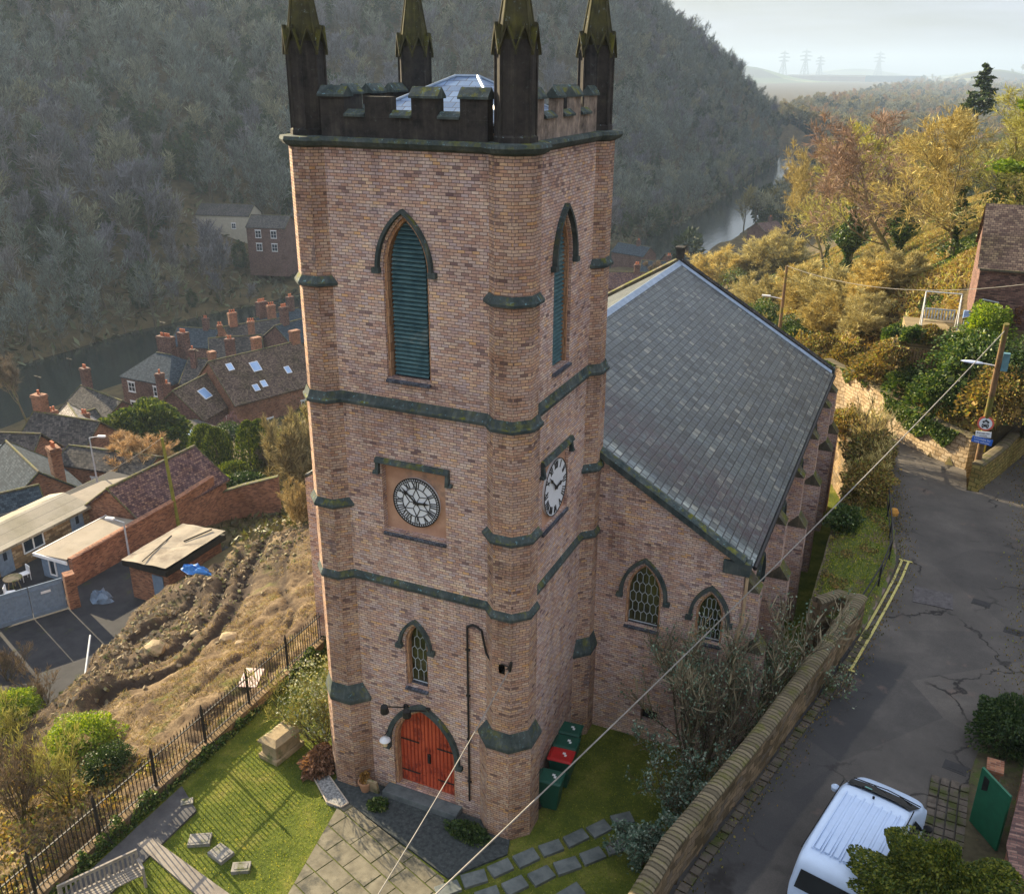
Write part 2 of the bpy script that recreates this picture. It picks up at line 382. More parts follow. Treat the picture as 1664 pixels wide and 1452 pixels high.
def mat_flat(name, c, rough=.5, spec=.4, metal=0, var=.15, bump=.1):
    t = NT(name); f = t.noise(5, 4); k = t.ramp(f, [(.3, tuple(x*(1-var) for x in c)), (.7, tuple(x*(1+var) for x in c))])
    if bump: t.bump(t.noise(40, 3), bump, .004)
    return t.out(k, rough, spec, metal)
def mat_glass(name, c=(.02, .03, .045), rough=.08):
    t = NT(name); f = t.noise(.8, 2); k = t.ramp(f, [(.3, tuple(x*.6 for x in c)), (.7, tuple(x*1.5 for x in c))]); return t.out(k, rough, .9)
# ================================================================ materials
BR_ST = [(0, (.22, .15, .15)), (.03, (.36, .25, .23)), (.10, (.60, .38, .29)), (.24, (.50, .38, .37)), (.34, (.68, .46, .33)), (.46, (.60, .47, .43)), (.56, (.72, .52, .39)), (.64, (.54, .34, .26)), (.74, (.70, .56, .48)), (.84, (.54, .43, .43)), (.93, (.76, .60, .46)), (1, (.72, .44, .22))]
def _church_wear(t, c, u, v, r):
    # scattered blue-black repair bricks in patches
    f = t.noise(.9, 4, rough=.7); k = t.math('MULTIPLY', t.thr(f, .62, .66), t.math('GREATER_THAN', r, .45))
    c = t.mix(t.math('MULTIPLY', k, .6), c, (.10, .085, .11))
    mp_ = t.n('ShaderNodeMapping'); mp_.inputs['Scale'].default_value = (1.6, 1.6, .12); t.l(t.pos(), mp_.inputs[0])
    st = t.noise(1.2, 4, vec=mp_.outputs[0]); c = t.mix(t.math('MULTIPLY', t.thr(st, .5, .7), .35), c, t.mix(1, c, (.55, .5, .5), 'MULTIPLY'))
    # soot and damp that has run down from each ledge
    mq = t.n('ShaderNodeMapping'); mq.inputs['Scale'].default_value = (4.5, 4.5, .22); t.l(t.pos(), mq.inputs[0]); s2 = t.noise(1.1, 5, vec=mq.outputs[0], rough=.7)
    xz = t.n('ShaderNodeSeparateXYZ'); t.l(t.pos(), xz.inputs[0])
    for zc, ln in ((18.88, 1.3), (12.58, 1.5), (7.4, 1.2), (13.46, .8), (9.1, .9)):
        dz_ = t.math('DIVIDE', t.math('SUBTRACT', zc, xz.outputs[2]), ln); k2 = t.math('MULTIPLY', t.math('SUBTRACT', 1, t.thr(dz_, .0, 1.0)), t.math('GREATER_THAN', dz_, 0.0)); c = t.mix(t.math('MULTIPLY', t.math('MULTIPLY', k2, t.thr(s2, .42, .62)), .62), c, t.mix(1, c, (.42, .40, .42), 'MULTIPLY'))
    lo = t.math('SUBTRACT', 1, t.thr(xz.outputs[2], .3, 2.6)); return t.mix(t.math('MULTIPLY', t.math('MULTIPLY', lo, t.thr(t.noise(1.4, 5), .35, .6)), .5), c, t.mix(1, c, (.5, .5, .42), 'MULTIPLY'))
M = {}
M['brick'] = mat_tiles('church_brick', .19, .0735, BR_ST, (.12, .09, .085), .009, .9, .2, .7, stain=(.62, .54, .52), stain_s=.35, extra=_church_wear)
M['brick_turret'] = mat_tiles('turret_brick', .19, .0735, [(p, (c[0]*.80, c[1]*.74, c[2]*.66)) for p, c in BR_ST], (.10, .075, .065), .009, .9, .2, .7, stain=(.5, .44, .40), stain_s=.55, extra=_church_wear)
M['brick_town'] = mat_tiles('town_brick', .22, .078, [(0, (.12, .05, .035)), (.4, (.30, .135, .08)), (.7, (.38, .18, .10)), (1, (.26, .14, .10))], (.22, .16, .12), .011, .9, .2, .4, stain=(.5, .42, .4), stain_s=.3)
M['brick_red'] = mat_tiles('red_brick', .22, .078, [(0, (.12, .05, .035)), (.5, (.27, .11, .06)), (1, (.38, .18, .10))], (.25, .17, .12), .012, .9, .2, .4, stain=(.5, .45, .42), stain_s=.6)
M['brick_dark'] = mat_tiles('dark_brick', .22, .078, [(0, (.07, .04, .04)), (.5, (.17, .09, .075)), (1, (.25, .15, .12))], (.08, .065, .06), .012, .9, .2, .4, stain=(.5, .45, .42), stain_s=.5)
def _nave_wear(t, c, u, v, r):
    xz = t.n('ShaderNodeSeparateXYZ'); t.l(t.pos(), xz.inputs[0]); u = xz.outputs[1]
    n = t.noise(.8, 5, rough=.7); uu = t.math('ADD', u, t.math('MULTIPLY', t.math('SUBTRACT', n, .5), 1.2))
    pale = t.math('SUBTRACT', 1, t.thr(u, 6.35, 6.5)); c = t.mix(t.math('MULTIPLY', pale, .75), c, t.mix(1, c, (2.6, 2.6, 2.6), 'MULTIPLY'))
    b = t.math('MULTIPLY', t.thr(uu, 6.5, 7.1), t.math('SUBTRACT', 1, t.thr(uu, 8.4, 10.5)))
    b = t.math('MULTIPLY', b, t.thr(t.noise(2.6, 6, rough=.75), .38, .56)); c = t.mix(t.math('MULTIPLY', b, .85), c, (.045, .026, .030))
    mp_ = t.n('ShaderNodeMapping'); mp_.inputs['Scale'].default_value = (.5, 3.2, .5); t.l(t.pos(), mp_.inputs[0])
    sv = t.noise(1.4, 6, vec=mp_.outputs[0], rough=.7)
    c = t.mix(t.math('MULTIPLY', t.thr(sv, .48, .60), .6), c, t.mix(1, c, (.40, .42, .45), 'MULTIPLY'))
    return t.mix(t.math('MULTIPLY', t.math('SUBTRACT', 1, t.thr(sv, .36, .44)), .35), t.mix(t.math('MULTIPLY', t.thr(t.noise(1.7, 7, rough=.8), .56, .66), .55), c, (.075, .08, .045)), t.mix(1, c, (1.8, 1.85, 1.85), 'MULTIPLY'))
SL_ST = [(0, (.045, .05, .048)), (.25, (.075, .088, .086)), (.5, (.10, .118, .112)), (.7, (.075, .092, .10)), (.90, (.13, .148, .138)), (1, (.21, .21, .175))]
M['slate'] = mat_tiles('nave_slate', .30, .255, SL_ST, (.012, .013, .014), .026, .42, .5, 1.0, stain=(.5, .5, .52), stain_s=.5, extra=_nave_wear)
TS = [(0, (.035, .035, .038)), (.5, (.075, .07, .068)), (1, (.13, .12, .11))]
M['roof_grey'] = mat_tiles('grey_roof_tile', .27, .2, TS, (.03, .03, .03), .02, .95, .08, .7, stain=(.5, .5, .48), stain_s=.35)
M['roof_brown'] = mat_tiles('brown_roof_tile', .22, .16, [(0, (.075, .05, .045)), (.5, (.14, .10, .08)), (1, (.22, .165, .12))], (.04, .03, .03), .02, .95, .08, .7, stain=(.45, .5, .35), stain_s=.5)
M['roof_purple'] = mat_tiles('plum_roof_tile', .2, .15, [(0, (.06, .035, .04)), (.5, (.13, .075, .075)), (1, (.24, .15, .11))], (.04, .025, .03), .02, .85, .2, .8, stain=(.7, .55, .4), stain_s=.8)
M['roof_blue'] = mat_tiles('blue_slate_tile', .27, .2, [(0, (.025, .035, .048)), (.5, (.042, .06, .078)), (1, (.07, .09, .11))], (.02, .03, .04), .02, .92, .1, .6)
M['soot'] = mat_stone('sooty_sandstone', (.012, .012, .013), (.055, .048, .042), moss=(.06, .068, .008), amt=.35)
M['spire'] = mat_stone('mossy_spire_stone', (.022, .022, .016), (.075, .068, .03), moss=(.11, .105, .012), amt=.9)
M['string'] = mat_stone('mossy_string_course', (.022, .036, .038), (.085, .10, .095), moss=(.12, .125, .02), lich=(.16, .32, .36), amt=.5)
M['cope'] = mat_stone('lichen_coping', (.04, .038, .03), (.13, .11, .075), moss=(.10, .105, .015), amt=.7)
M['ash'] = mat_noise('clock_render', (.42, .235, .155), (.55, .34, .23), 2.5, .9, .2, (.2, .15, .13), .9, m3=(.60, .75))
M['arch_brick'] = mat_tiles('arch_brick', .075, .22, [(0, (.34, .17, .09)), (.5, (.5, .28, .15)), (1, (.56, .33, .2))], (.2, .14, .1), .01, .9, .2, .4)
M['sill'] = mat_tiles('blue_brick_sill', .11, .3, [(0, (.04, .045, .06)), (1, (.12, .13, .16))], (.02, .02, .025), .012, .7, .3, .5)
M['louvre'] = mat_noise('weathered_louvre', (.035, .085, .10), (.10, .19, .20), 4, .7, .3, (.22, .25, .22), 1.2, m3=(.58, .72))
M['dark'] = mat_noise('dark_void', (.004, .004, .005), (.01, .01, .011), 2, .95, 0)
M['door'] = mat_noise('red_door_paint', (.42, .07, .03), (.60, .12, .05), 1.2, .55, .15, (.2, .03, .02), 2.2, spec=.35)
M['iron'] = mat_noise('black_iron', (.008, .008, .009), (.022, .02, .02), 8, .6, .2, spec=.4)
M['white'] = mat_flat('white_paint', (.74, .75, .76), .5, .4, var=.06)
M['dial'] = mat_flat('clock_dial_white', (.72, .76, .80), .4, .4, var=.04, bump=0)
M['gold'] = mat_flat('gilt_paint', (.55, .36, .09), .35, .6, .3)
M['lead'] = mat_noise('lead_flashing', (.18, .24, .32), (.32, .40, .50), 3, .45, .1, spec=.5)
M['leadroof'] = mat_tiles('lantern_slate', .34, .26, [(0, (.07, .13, .24)), (1, (.14, .23, .38))], (.03, .05, .09), .02, .4, .5, .5)
M['glass'] = mat_glass('dark_glass')
M['church_glass'] = mat_noise('old_church_glass', (.01, .012, .01), (.06, .065, .02), 3, .15, 0, spec=.8)
M['came'] = mat_flat('pale_glazing_bar', (.42, .47, .50), .5, .4)
M['sign_green'] = mat_flat('wheelie_green', (.008, .075, .05), .45, .4)
M['sign_red'] = mat_flat('wheelie_red', (.42, .012, .012), .45, .4)
M['wood'] = mat_noise('weathered_timber', (.10, .06, .035), (.24, .15, .08), 5, .85, .4, (.14, .14, .03), .8, m3=(.5, .6))

# ================================================================ church
church = thing('church', 'tall brick church tower with black pinnacles, white clock faces and a slate roofed nave behind', 'church')
WX, WY = 5.85, 5.60
fW = lambda u, v, w: (u, -w, v)          # west front, u = x
fS = lambda u, v, w: (w, u, v)           # clock side facing the road, u = y
fL = lambda u, v, w: (-WX-w, u, v)       # hillside face
ZC = 18.92
CX = -2.96
NC = 2.65
def octa(cx, cy, R, z):
    k = R*math.tan(pi/8); return [(cx+sx, cy+sy, z) for sx, sy in ((R, -k), (R, k), (k, R), (-k, R), (-R, k), (-R, -k), (-k, -R), (k, -R))]
# --- tower body
mb = MB()
doorO = arch(CX, 1.02, .45, 2.02, 1.45)
winO = arch(-3.08, .36, 4.25, 5.62, .70)
clkO = [(-3.92, 9.12), (-3.92, 11.02), (-2.04, 11.02), (-2.04, 9.12)]
louO = arch(-2.98, .62, 13.45, 16.15, 1.25)
mb.panel([(-WX+.2, -.6), (-WX+.2, ZC), (-.2, ZC), (-.2, -.6)], [doorO, winO, clkO, louO], fW, .34)
clk2 = [(1.56, 9.12), (1.56, 11.02), (3.44, 11.02), (3.44, 9.12)]
lou2 = arch(NC, .60, 13.45, 16.15, 1.25)
mb.panel([(.2, -.6), (.2, ZC), (WY-.1, ZC), (WY-.1, -.6)], [clk2, lou2], fS, .34)
mb.panel([(.2, -.6), (.2, ZC), (WY-.1, ZC), (WY-.1, -.6)], [], fL)
mb.add([(-WX+.2, WY, 6), (-.2, WY, 6), (-.2, WY, ZC), (-WX+.2, WY, ZC)], [(0, 1, 2, 3)])
tower = mb.build('tower_wall', M['brick'], church, fix=False)
# --- corner turrets: octagonal clasping buttresses that step in with height
corners = [(-1, 1, 0, 0), (1, 1, -WX, 0), (-1, -1, 0, WY), (1, -1, -WX, WY)]
st = [(-.6, 3.35, .80, .38), (3.84, 7.45, .64, .32), (7.62, 12.62, .61, .30), (12.85, ZC, .56, .30)]
for sx, sy, x0, y0 in corners:
    mb = MB()
    for z0, z1, Rr, c in st:
        cx, cy = x0+sx*c, y0+sy*c
        mb.loft([octa(cx, cy, Rr, z0), octa(cx, cy, Rr, z1)])
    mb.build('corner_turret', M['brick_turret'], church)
    mb = MB()
    c = .38; cx, cy = x0+sx*c, y0+sy*c
    mb.loft([octa(cx, cy, .82, 3.28), octa(cx, cy, .84, 3.36), octa(cx, cy, .84, 3.42), octa(x0+sx*.32, y0+sy*.32, .643, 3.86)])
    mb.build('weathering', M['string'], church)
    for z, Rr in ((9.62, .61), (15.62, .56)):
        mb = MB(); c2 = .30; qx, qy = x0+sx*c2, y0+sy*c2
        mb.loft([octa(qx, qy, Rr-.02, z-.03), octa(qx, qy, Rr+.10, z), octa(qx, qy, Rr+.11, z+.07), octa(qx, qy, Rr+.002, z+.24)])
        mb.build('weathering', M['string'], church)
# --- string courses (run round walls and turrets)
def ring_pts(off, c, Rr):
    """outline of the tower with its turrets, offset outwards"""
    k = math.tan(pi/8)*(Rr+off); R = Rr+off; pts = []
    A, B = WX, WY
    # corner order: near(0,0), right-back(0,WY), left-back, left-front
    def tur(cx, cy, a0):
        o = []
        for i in range(5):
            o.append(a0+i*45)
        return [(cx+R/cos(pi/8)*cos(R_(a)), cy+R/cos(pi/8)*sin(R_(a))) for a in o]
    s = off
    e = .43+.249+(Rr-.43)+off*.42
    e = c + (R-(s)) + k - (R-0)*0 - (Rr-c)*0
    def junc(): return c+k+(R-c-s)   # where the canted facet meets the wall line
    j = junc()
    pts += [(-j, -s)]+[(x, y) for x, y in tur(-c, c, -112.5)][0:4]+[(s, j)]
    pts += [(s, B-j)]+tur(-c, B-c, -22.5)[0:4]+[(-j, B+s)]
    pts += [(-A+j, B+s)]+tur(-A+c, B-c, 67.5)[0:4]+[(-A-s, B-j)]
    pts += [(-A-s, j)]+tur(-A+c, c, 157.5)[0:4]+[(-A+j, -s)]
    return pts
def string(zs, offs, c, Rr, name, mat):
    mb = MB(); rings = [[(x, y, z) for x, y in ring_pts(o, c, Rr)] for z, o in zip(zs, offs)]
    mb.loft(rings, cap=False)
    return mb.build(name, mat, church)
string([7.38, 7.42, 7.50, 7.66], [-.01, .07, .08, .0], .31, .62, 'string_course', M['string'])
string([12.56, 12.60, 12.68, 12.72, 12.90], [-.01, .10, .11, .06, .0], .30, .59, 'string_course', M['string'])
mb = MB()
rings = [[(x, y, z) for x, y in ring_pts(o, .30, .56)] for z, o in zip([18.86, 18.93, 19.03, 19.11, 19.13], [-.02, .13, .20, .17, -.12])]
mb.loft(rings, cap=False); mb.build('cornice', M['string'], church)
# --- parapet, merlons
M['palestone'] = mat_stone('streaked_pale_parapet', (.05, .042, .038), (.34, .27, .22), moss=(.12, .12, .02), amt=.4)
def parapet(p0, p1, out, nm, bald=()):
    pm = M['palestone'] if nm == 's' else M['soot']
    p0 = V((*p0, 0)); p1 = V((*p1, 0)); d = (p1-p0); L = d.length; d.normalize(); o = V((*out, 0))
    tk_ = .09 if nm == 's' else .14
    def bx(mb, a, b, z0, z1, w0=-.14, w1=.14): 
        w0, w1 = -tk_, tk_
        q = [p0+d*a+o*w0, p0+d*b+o*w0, p0+d*b+o*w1, p0+d*a+o*w1]; mb.prism([(v.x, v.y) for v in q], z0, z1)
    def cop(mb, a, b, z, rise):
        q = []
        for s_ in (a-.035, b+.035):
            for w, dz in ((-.2, 0), (.2, 0), (.2, .05), (0, rise), (-.2, .05)):
                w = w*(tk_+.06)/.2
                v = p0+d*s_+o*w; q.append((v.x, v.y, z+dz))
        mb.add(q, [(0, 1, 2, 3, 4), (9, 8, 7, 6, 5)]+[(i, (i+1) % 5, 5+(i+1) % 5, 5+i) for i in range(5)])
    mb = MB(); bx(mb, 0, L, 19.08, 19.56); mw = .66 if nm != 's' else .48; g = (L-4*mw)/3
    wall = mb.build('parapet_wall', pm, church)
    for i in range(4):
        a = i*(mw+g); mb = MB(); bx(mb, a, a+mw, 19.562, 19.98 if i not in bald else 20.0); mr = mb.build('merlon', pm, church)
        if i not in bald:
            mb = MB(); cop(mb, a, a+mw, 19.982, .24); mb.build('coping', M['string'], mr)
        if i < 3:
            mb = MB(); cop(mb, a+mw+.04, a+mw+g-.04, 19.565, .16); mb.build('sill_coping', M['string'], church)
parapet((-WX+.78, .12), (-.80, .12), (0, -1), 'w', bald=(1,))
parapet((-.12, .80), (-.12, WY-.78), (1, 0), 's')
parapet((-WX+.78, WY-.12), (-.80, WY-.12), (0, 1), 'e')
parapet((-WX+.12, .80), (-WX+.12, WY-.78), (-1, 0), 'l')
# --- pinnacles
for sx, sy, x0, y0 in corners:
    cx, cy = x0+sx*.27, y0+sy*.27; R0 = .40
    mb = MB(); mb.loft([octa(cx, cy, R0+.05, 19.12), octa(cx, cy, R0+.05, 19.24), octa(cx, cy, R0, 19.28), octa(cx, cy, R0, 21.15)])
    k = R0*math.tan(pi/8)
    for a in range(8):   # slender shafts on the angles
        an = R_(22.5+45*a); r = R0/cos(pi/8); mb.tube((cx+r*cos(an), cy+r*sin(an), 19.2), (cx+r*cos(an), cy+r*sin(an), 20.98), .038, n=6)
    pin = mb.build('pinnacle', M['soot'], church)
    mb = MB(); mb.loft([octa(cx, cy, R0-.03, 21.1), octa(cx, cy, R0-.05, 21.3), octa(cx, cy, .035, 23.35)])
    for a in range(8):
        an = R_(22.5+45*a); r0 = (R0-.05)/cos(pi/8); mb.tube((cx+r0*cos(an), cy+r0*sin(an), 21.3), (cx+.04*cos(an), cy+.04*sin(an), 23.35), .028, .012, 5)
    mb.build('spire', M['spire'], pin)
    mb = MB()
    for a in range(8):
        an = R_(45*a); n_ = V((cos(an), sin(an), 0)); t_ = V((-sin(an), cos(an), 0)); o = V((cx, cy, 0))
        hw = R0*math.tan(pi/8)+.035
        for s_ in (-1, 1):
            a0 = o+n_*(R0+.02)+t_*s_*hw+V((0, 0, 20.86)); a1 = o+n_*(R0+.02)+V((0, 0, 21.38))
            b0 = a0+n_*.07; b1 = a1+n_*.07; th = V((0, 0, .085))
            mb.add([tuple(q) for q in (a0, a1, b1, b0, a0+th, a1+th, b1+th, b0+th)], [(0,3,2,1),(4,5,6,7),(0,1,5,4),(1,2,6,5),(2,3,7,6),(3,0,4,7)])
        top = [o+n_*(R0+.05)+V((0, 0, 21.44)), o+n_*(R0-.02)+t_*hw+V((0, 0, 20.92)), o+n_*(R0-.02)-t_*hw+V((0, 0, 20.92)), o+n_*(.12)+V((0, 0, 21.44))]
        mb.add([tuple(q) for q in top], [(0, 1, 3), (0, 3, 2)])
        mb.cbox(tuple(o+n_*(R0+.04)+V((0, 0, 21.44))), (.06, .06, .09))
    mb.build('gablets', M['spire'], pin)['kind'] = 'stuff'
# --- tower roof, lead and slate pyramid
mb = MB(); z0, z1 = 19.45, 20.42
b = [(-WX+1.0, .8, z0), (-.8, .8, z0), (-.8, WY-.7, z0), (-WX+1.0, WY-.7, z0), (-3.0, WY/2, z1), (-2.4, WY/2, z1)]
mb.add(b, [(0, 1, 5, 4), (1, 2, 5), (2, 3, 4, 5), (3, 0, 4)])
tr = mb.build('tower_roof', M['leadroof'], church)
mb = MB()
for a, c in ((0, 4), (1, 5), (2, 5), (3, 4), (4, 5)): mb.tube(b[a], b[c], .045, n=6)
mb.path([b[0], b[1], b[2], b[3], b[0]], .05); mb.build('hip_flashing', M['lead'], tr)
# --- openings
def off_arch(cx, hw, z0, zs, rise, d): return arch(cx, hw+d, z0, zs, rise+d*1.25)
def hood(cx, hw, zs, rise, fr, name='hood_mould', drop=.12, th=.08, gap=.14):
    i = off_arch(cx, hw, zs-drop, zs, rise, gap); o = off_arch(cx, hw, zs-drop, zs, rise, gap+th)
    mb = MB(); mb.ribbon(i, o, fr, 0, .13)
    for s_ in (-1, 1):
        u = cx+s_*(hw+gap+th*.9); z = zs-drop
        q = [fr(u-.1, z-.1, 0), fr(u+.1, z-.1, 0), fr(u+.1, z+.03, 0), fr(u-.1, z+.03, 0), fr(u-.1, z-.1, .14), fr(u+.1, z-.1, .14), fr(u+.1, z+.03, .14), fr(u-.1, z+.03, .14)]
        mb.add(q, [(0,3,2,1),(4,5,6,7),(0,1,5,4),(1,2,6,5),(2,3,7,6),(3,0,4,7)])
    return mb.build(name, M['string'], church)
def soffit(cx, hw, z0, zs, rise, fr, depth):
    """lighter rubbed-brick arch ring just inside the opening"""
    o = arch(cx, hw, z0, zs, rise); i = arch(cx, hw-.07, z0, zs, rise-.09)
    mb = MB(); mb.ribbon(i, o, fr, -depth, -.08); return mb.build('arch_ring', M['arch_brick'], church)
def sillb(u0, u1, z, fr, d=.10, h=.12):
    mb = MB(); q = [fr(u0, z-h, -.28), fr(u1, z-h, -.28), fr(u1, z, -.28), fr(u0, z, -.28), fr(u0, z-h, d), fr(u1, z-h, d), fr(u1, z-.06, d), fr(u0, z-.06, d)]
    mb.add(q, [(0,3,2,1),(4,5,6,7),(0,1,5,4),(1,2,6,5),(2,3,7,6),(3,0,4,7)]); return mb.build('sill', M['sill'], church)
def fill(outline, fr, w, name, mat, parent=None):
    mb = MB(); n = len(outline); mb.add([fr(u, v, w) for u, v in outline], [tuple(range(n))]); return mb.build(name, mat, parent or church, fix=False)
def louvres(cx, hw, fr):
    z0, zs, rise = 13.45, 16.15, 1.25
    fill(arch(cx, hw-.02, z0, zs, rise), fr, -.33, 'louvre_backing', M['dark'])
    mb = MB(); z = z0+.06; r = (hw*hw+rise*rise)/(2*hw)
    while z < zs+rise-.12:
        w = hw-.08 if z < zs else max(.03, sqrt(max(0, r*r-(z-zs)**2))-(r-hw)-.09)
        q = [fr(cx-w, z, -.14), fr(cx+w, z, -.14), fr(cx+w, z+.10, -.30), fr(cx-w, z+.10, -.30)]
        q2 = [fr(cx-w, z+.022, -.14), fr(cx+w, z+.022, -.14), fr(cx+w, z+.122, -.30), fr(cx-w, z+.122, -.30)]
        mb.add(q+q2, [(0,3,2,1),(4,5,6,7),(0,1,5,4),(1,2,6,5),(2,3,7,6),(3,0,4,7)]); z += .105
    return mb.build('louvre', M['louvre'], church)
for cx, hw, fr in ((-2.98, .62, fW), (NC, .60, fS)):
    soffit(cx, hw, 13.45, 16.15, 1.25, fr, .34); louvres(cx, hw-.07, fr); hood(cx, hw, 16.15, 1.25, fr, drop=-.0, gap=.07); sillb(cx-hw, cx+hw, 13.46, fr)
def lattice(cx, hw, z0, zs, rise, fr, w, nc, hh, parent):
    """leaded lights as tall hexagons"""
    mb = MB(); cw = 2*hw/nc; r = (hw*hw+rise*rise)/(2*hw)
    def inside(u, v):
        if v < z0: return False
        if v <= zs: return abs(u-cx) <= hw+.01
        return abs(u-cx) <= sqrt(max(0, r*r-(v-zs)**2))-(r-hw)+.01
    def seg(a, b):
        if inside(*a) and inside(*b): mb.tube(fr(a[0], a[1], w), fr(b[0], b[1], w), .0115, n=4, cap=False)
    rows = int((zs+rise-z0)/hh)+1; t = cw*.5
    for j in range(rows):
        for i in range(nc+1):
            sh = (j % 2)*.5; u = cx-hw+(i+sh)*cw; v = z0+j*hh
            seg((u, v+t), (u, v+hh)); seg((u, v+hh), (u+cw/2, v+hh+t)); seg((u, v+hh), (u-cw/2, v+hh+t))
    mb.tube(fr(cx-hw, z0+.02, w), fr(cx+hw, z0+.02, w), .02, n=4)
    return mb.build('glazing_bars', M['came'], parent)
def lead_window(cx, hw, z0, zs, rise, fr, nc=4, hh=.33, d=.22):
    g = fill(arch(cx, hw, z0, zs, rise), fr, -d, 'leaded_window', M['church_glass'])
    lattice(cx, hw-.02, z0+.02, zs, rise-.02, fr, -d+.02, nc, hh, g); return g
soffit(-3.08, .36, 4.25, 5.62, .70, fW, .34); lead_window(-3.08, .29, 4.27, 5.62, .62, fW, 3, .36, .25); hood(-3.08, .36, 5.62, .70, fW, gap=.08, th=.08, drop=.0); sillb(-3.44, -2.72, 4.27, fW)
# door
soffit(CX, 1.02, .45, 2.02, 1.45, fW, .34)
fill(arch(CX, .95, .45, 2.02, 1.36), fW, -.30, 'door', M['door'])
mb = MB(); r = (.93**2+1.34**2)/(2*.93)
for i in range(15):
    u = CX-.86+i*.123; x = abs(u-CX); top = 2.02+sqrt(max(0, r*r-(x+(r-.93))**2))-.02
    w = .022 if i != 7 else .05; mb.box((u-w/2, .272, .5), (u+w/2, .302, top))
dr = mb.build('door_battens', mat_noise('red_batten_paint', (.30, .04, .018), (.44, .075, .035), 2, .6, .1), church)
mb = MB(); mb.tube((CX+.04, .25, 1.42), (CX+.04, .25, 1.66), .03, n=8); mb.cbox((CX+.02, .27, 1.55), (.10, .03, .34)); mb.build('door_handle', M['iron'], church)
for z in (.85, 2.0):
    for s_ in (-1, 1): mb = MB(); mb.box((CX+s_*.92-(.0 if s_ < 0 else .62), .262, z), (CX+s_*.92+(.62 if s_ < 0 else .0), .271, z+.05)); mb.build('strap_hinge', M['iron'], church)
hood(CX, 1.02, 2.02, 1.45, fW, gap=.06, th=.13, drop=.1)
mb = MB(); mb.box((CX-1.25, -.42, .1), (CX+1.25, .30, .44)); mb.build('door_step', mat_noise('worn_step_stone', (.07, .085, .09), (.16, .18, .18), 3, .8, .3), church, bevel=.02)
# --- clocks
def clock(cu, cz, rad, fr, star, parent):
    def F(u, v, w): return fr(cu+u, cz+v, w)
    n = 56; ci = lambda r: [(r*cos(2*pi*i/n), r*sin(2*pi*i/n)) for i in range(n)]
    mb = MB(); mb.add([F(u, v, -.135) for u, v in ci(rad*.985)]+[F(u, v, -.20) for u, v in ci(rad*.985)], [tuple(range(n)), tuple(range(n, 2*n))[::-1]]+[(i, (i+1) % n, n+(i+1) % n, n+i) for i in range(n)])
    dial = mb.build('clock_dial', M['dial'], parent)
    mb = MB()
    def ring(r0, r1): mb.ribbon(ci(rad*r0), ci(rad*r1), F, -.134, -.116, closed=True)
    def line(r0, a0, r1, a1, w, t=-.119):
        p = V((rad*r0*sin(a0), rad*r0*cos(a0))); q = V((rad*r1*sin(a1), rad*r1*cos(a1))); d = (q-p).normalized(); nn = V((-d.y, d.x))*w*rad/2
        c = [p-nn, q-nn, q+nn, p+nn]
        mb.add([F(x.x, x.y, -.134) for x in c]+[F(x.x, x.y, t) for x in c], [(0,3,2,1),(4,5,6,7),(0,1,5,4),(1,2,6,5),(2,3,7,6),(3,0,4,7)])
    if star:
        ring(.955, 1.0); ring(.865, .885); ring(.57, .595)
        for i in range(60): line(.87, 2*pi*i/60, .97, 2*pi*i/60, .034)
        for i in range(6):
            a = pi/3*i; line(.57, a, .29, a+pi/6, .026); line(.29, a+pi/6, .57, a+pi/3, .026); line(.03, a+pi/6, .29, a+pi/6, .022)
        for i in range(12): line(.585, 2*pi*i/12, .87, 2*pi*i/12, .0001)
    else: ring(.975, 1.0)
    N = {1: 'I', 2: 'II', 3: 'III', 4: 'IIII', 5: 'V', 6: 'VI', 7: 'VII', 8: 'VIII', 9: 'IX', 10: 'X', 11: 'XI', 12: 'XII'}
    r0, r1 = (.61, .85) if star else (.68, .93); wd = {'I': .085, 'V': .15, 'X': .15}; rm = (r0+r1)/2
    for k, s_ in N.items():
        tot = sum(wd[c] for c in s_); x = -tot/2; th = 2*pi*k/12
        for c in s_:
            xc = x+wd[c]/2; x += wd[c]
            A = lambda dx: th+(xc+dx)/rm
            if c == 'I': line(r0, A(0), r1, A(0), .034)
            elif c == 'V': line(r1, A(-.055), r0, A(0), .04); line(r1, A(.055), r0, A(0), .02)
            else: line(r1, A(-.055), r0, A(.055), .04); line(r1, A(.055), r0, A(-.055), .02)
    mb.build('numerals', M['iron'], dial)
    mb = MB(); n0 = len(mb.v)
    def hand(a, L, w):
        p = V((sin(a), cos(a))); q = V((cos(a), -sin(a)))
        c = [-p*.12-q*w, p*L*.55-q*w*.8, p*L*.62-q*w*1.9, p*L*.72-q*w*.8, p*L, p*L*.72+q*w*.8, p*L*.62+q*w*1.9, p*L*.55+q*w*.8, -p*.12+q*w]
        m_ = len(c); mb.add([F(x.x*rad, x.y*rad, -.105) for x in c]+[F(x.x*rad, x.y*rad, -.09) for x in c], [tuple(range(m_))[::-1], tuple(range(m_, 2*m_))]+[(i, (i+1) % m_, m_+(i+1) % m_, m_+i) for i in range(m_)])
    hand(R_(312), .86, .032); hand(R_(86), .58, .045)
    c_ = [F(.07*rad*cos(i*pi/4), .07*rad*sin(i*pi/4), -.085) for i in range(8)]; mb.add(c_, [tuple(range(8))])
    mb.build('clock_hands', M['iron'], dial)
fS2 = lambda u, v, w: fS(u, v, w+.10 if w < -.01 else w)
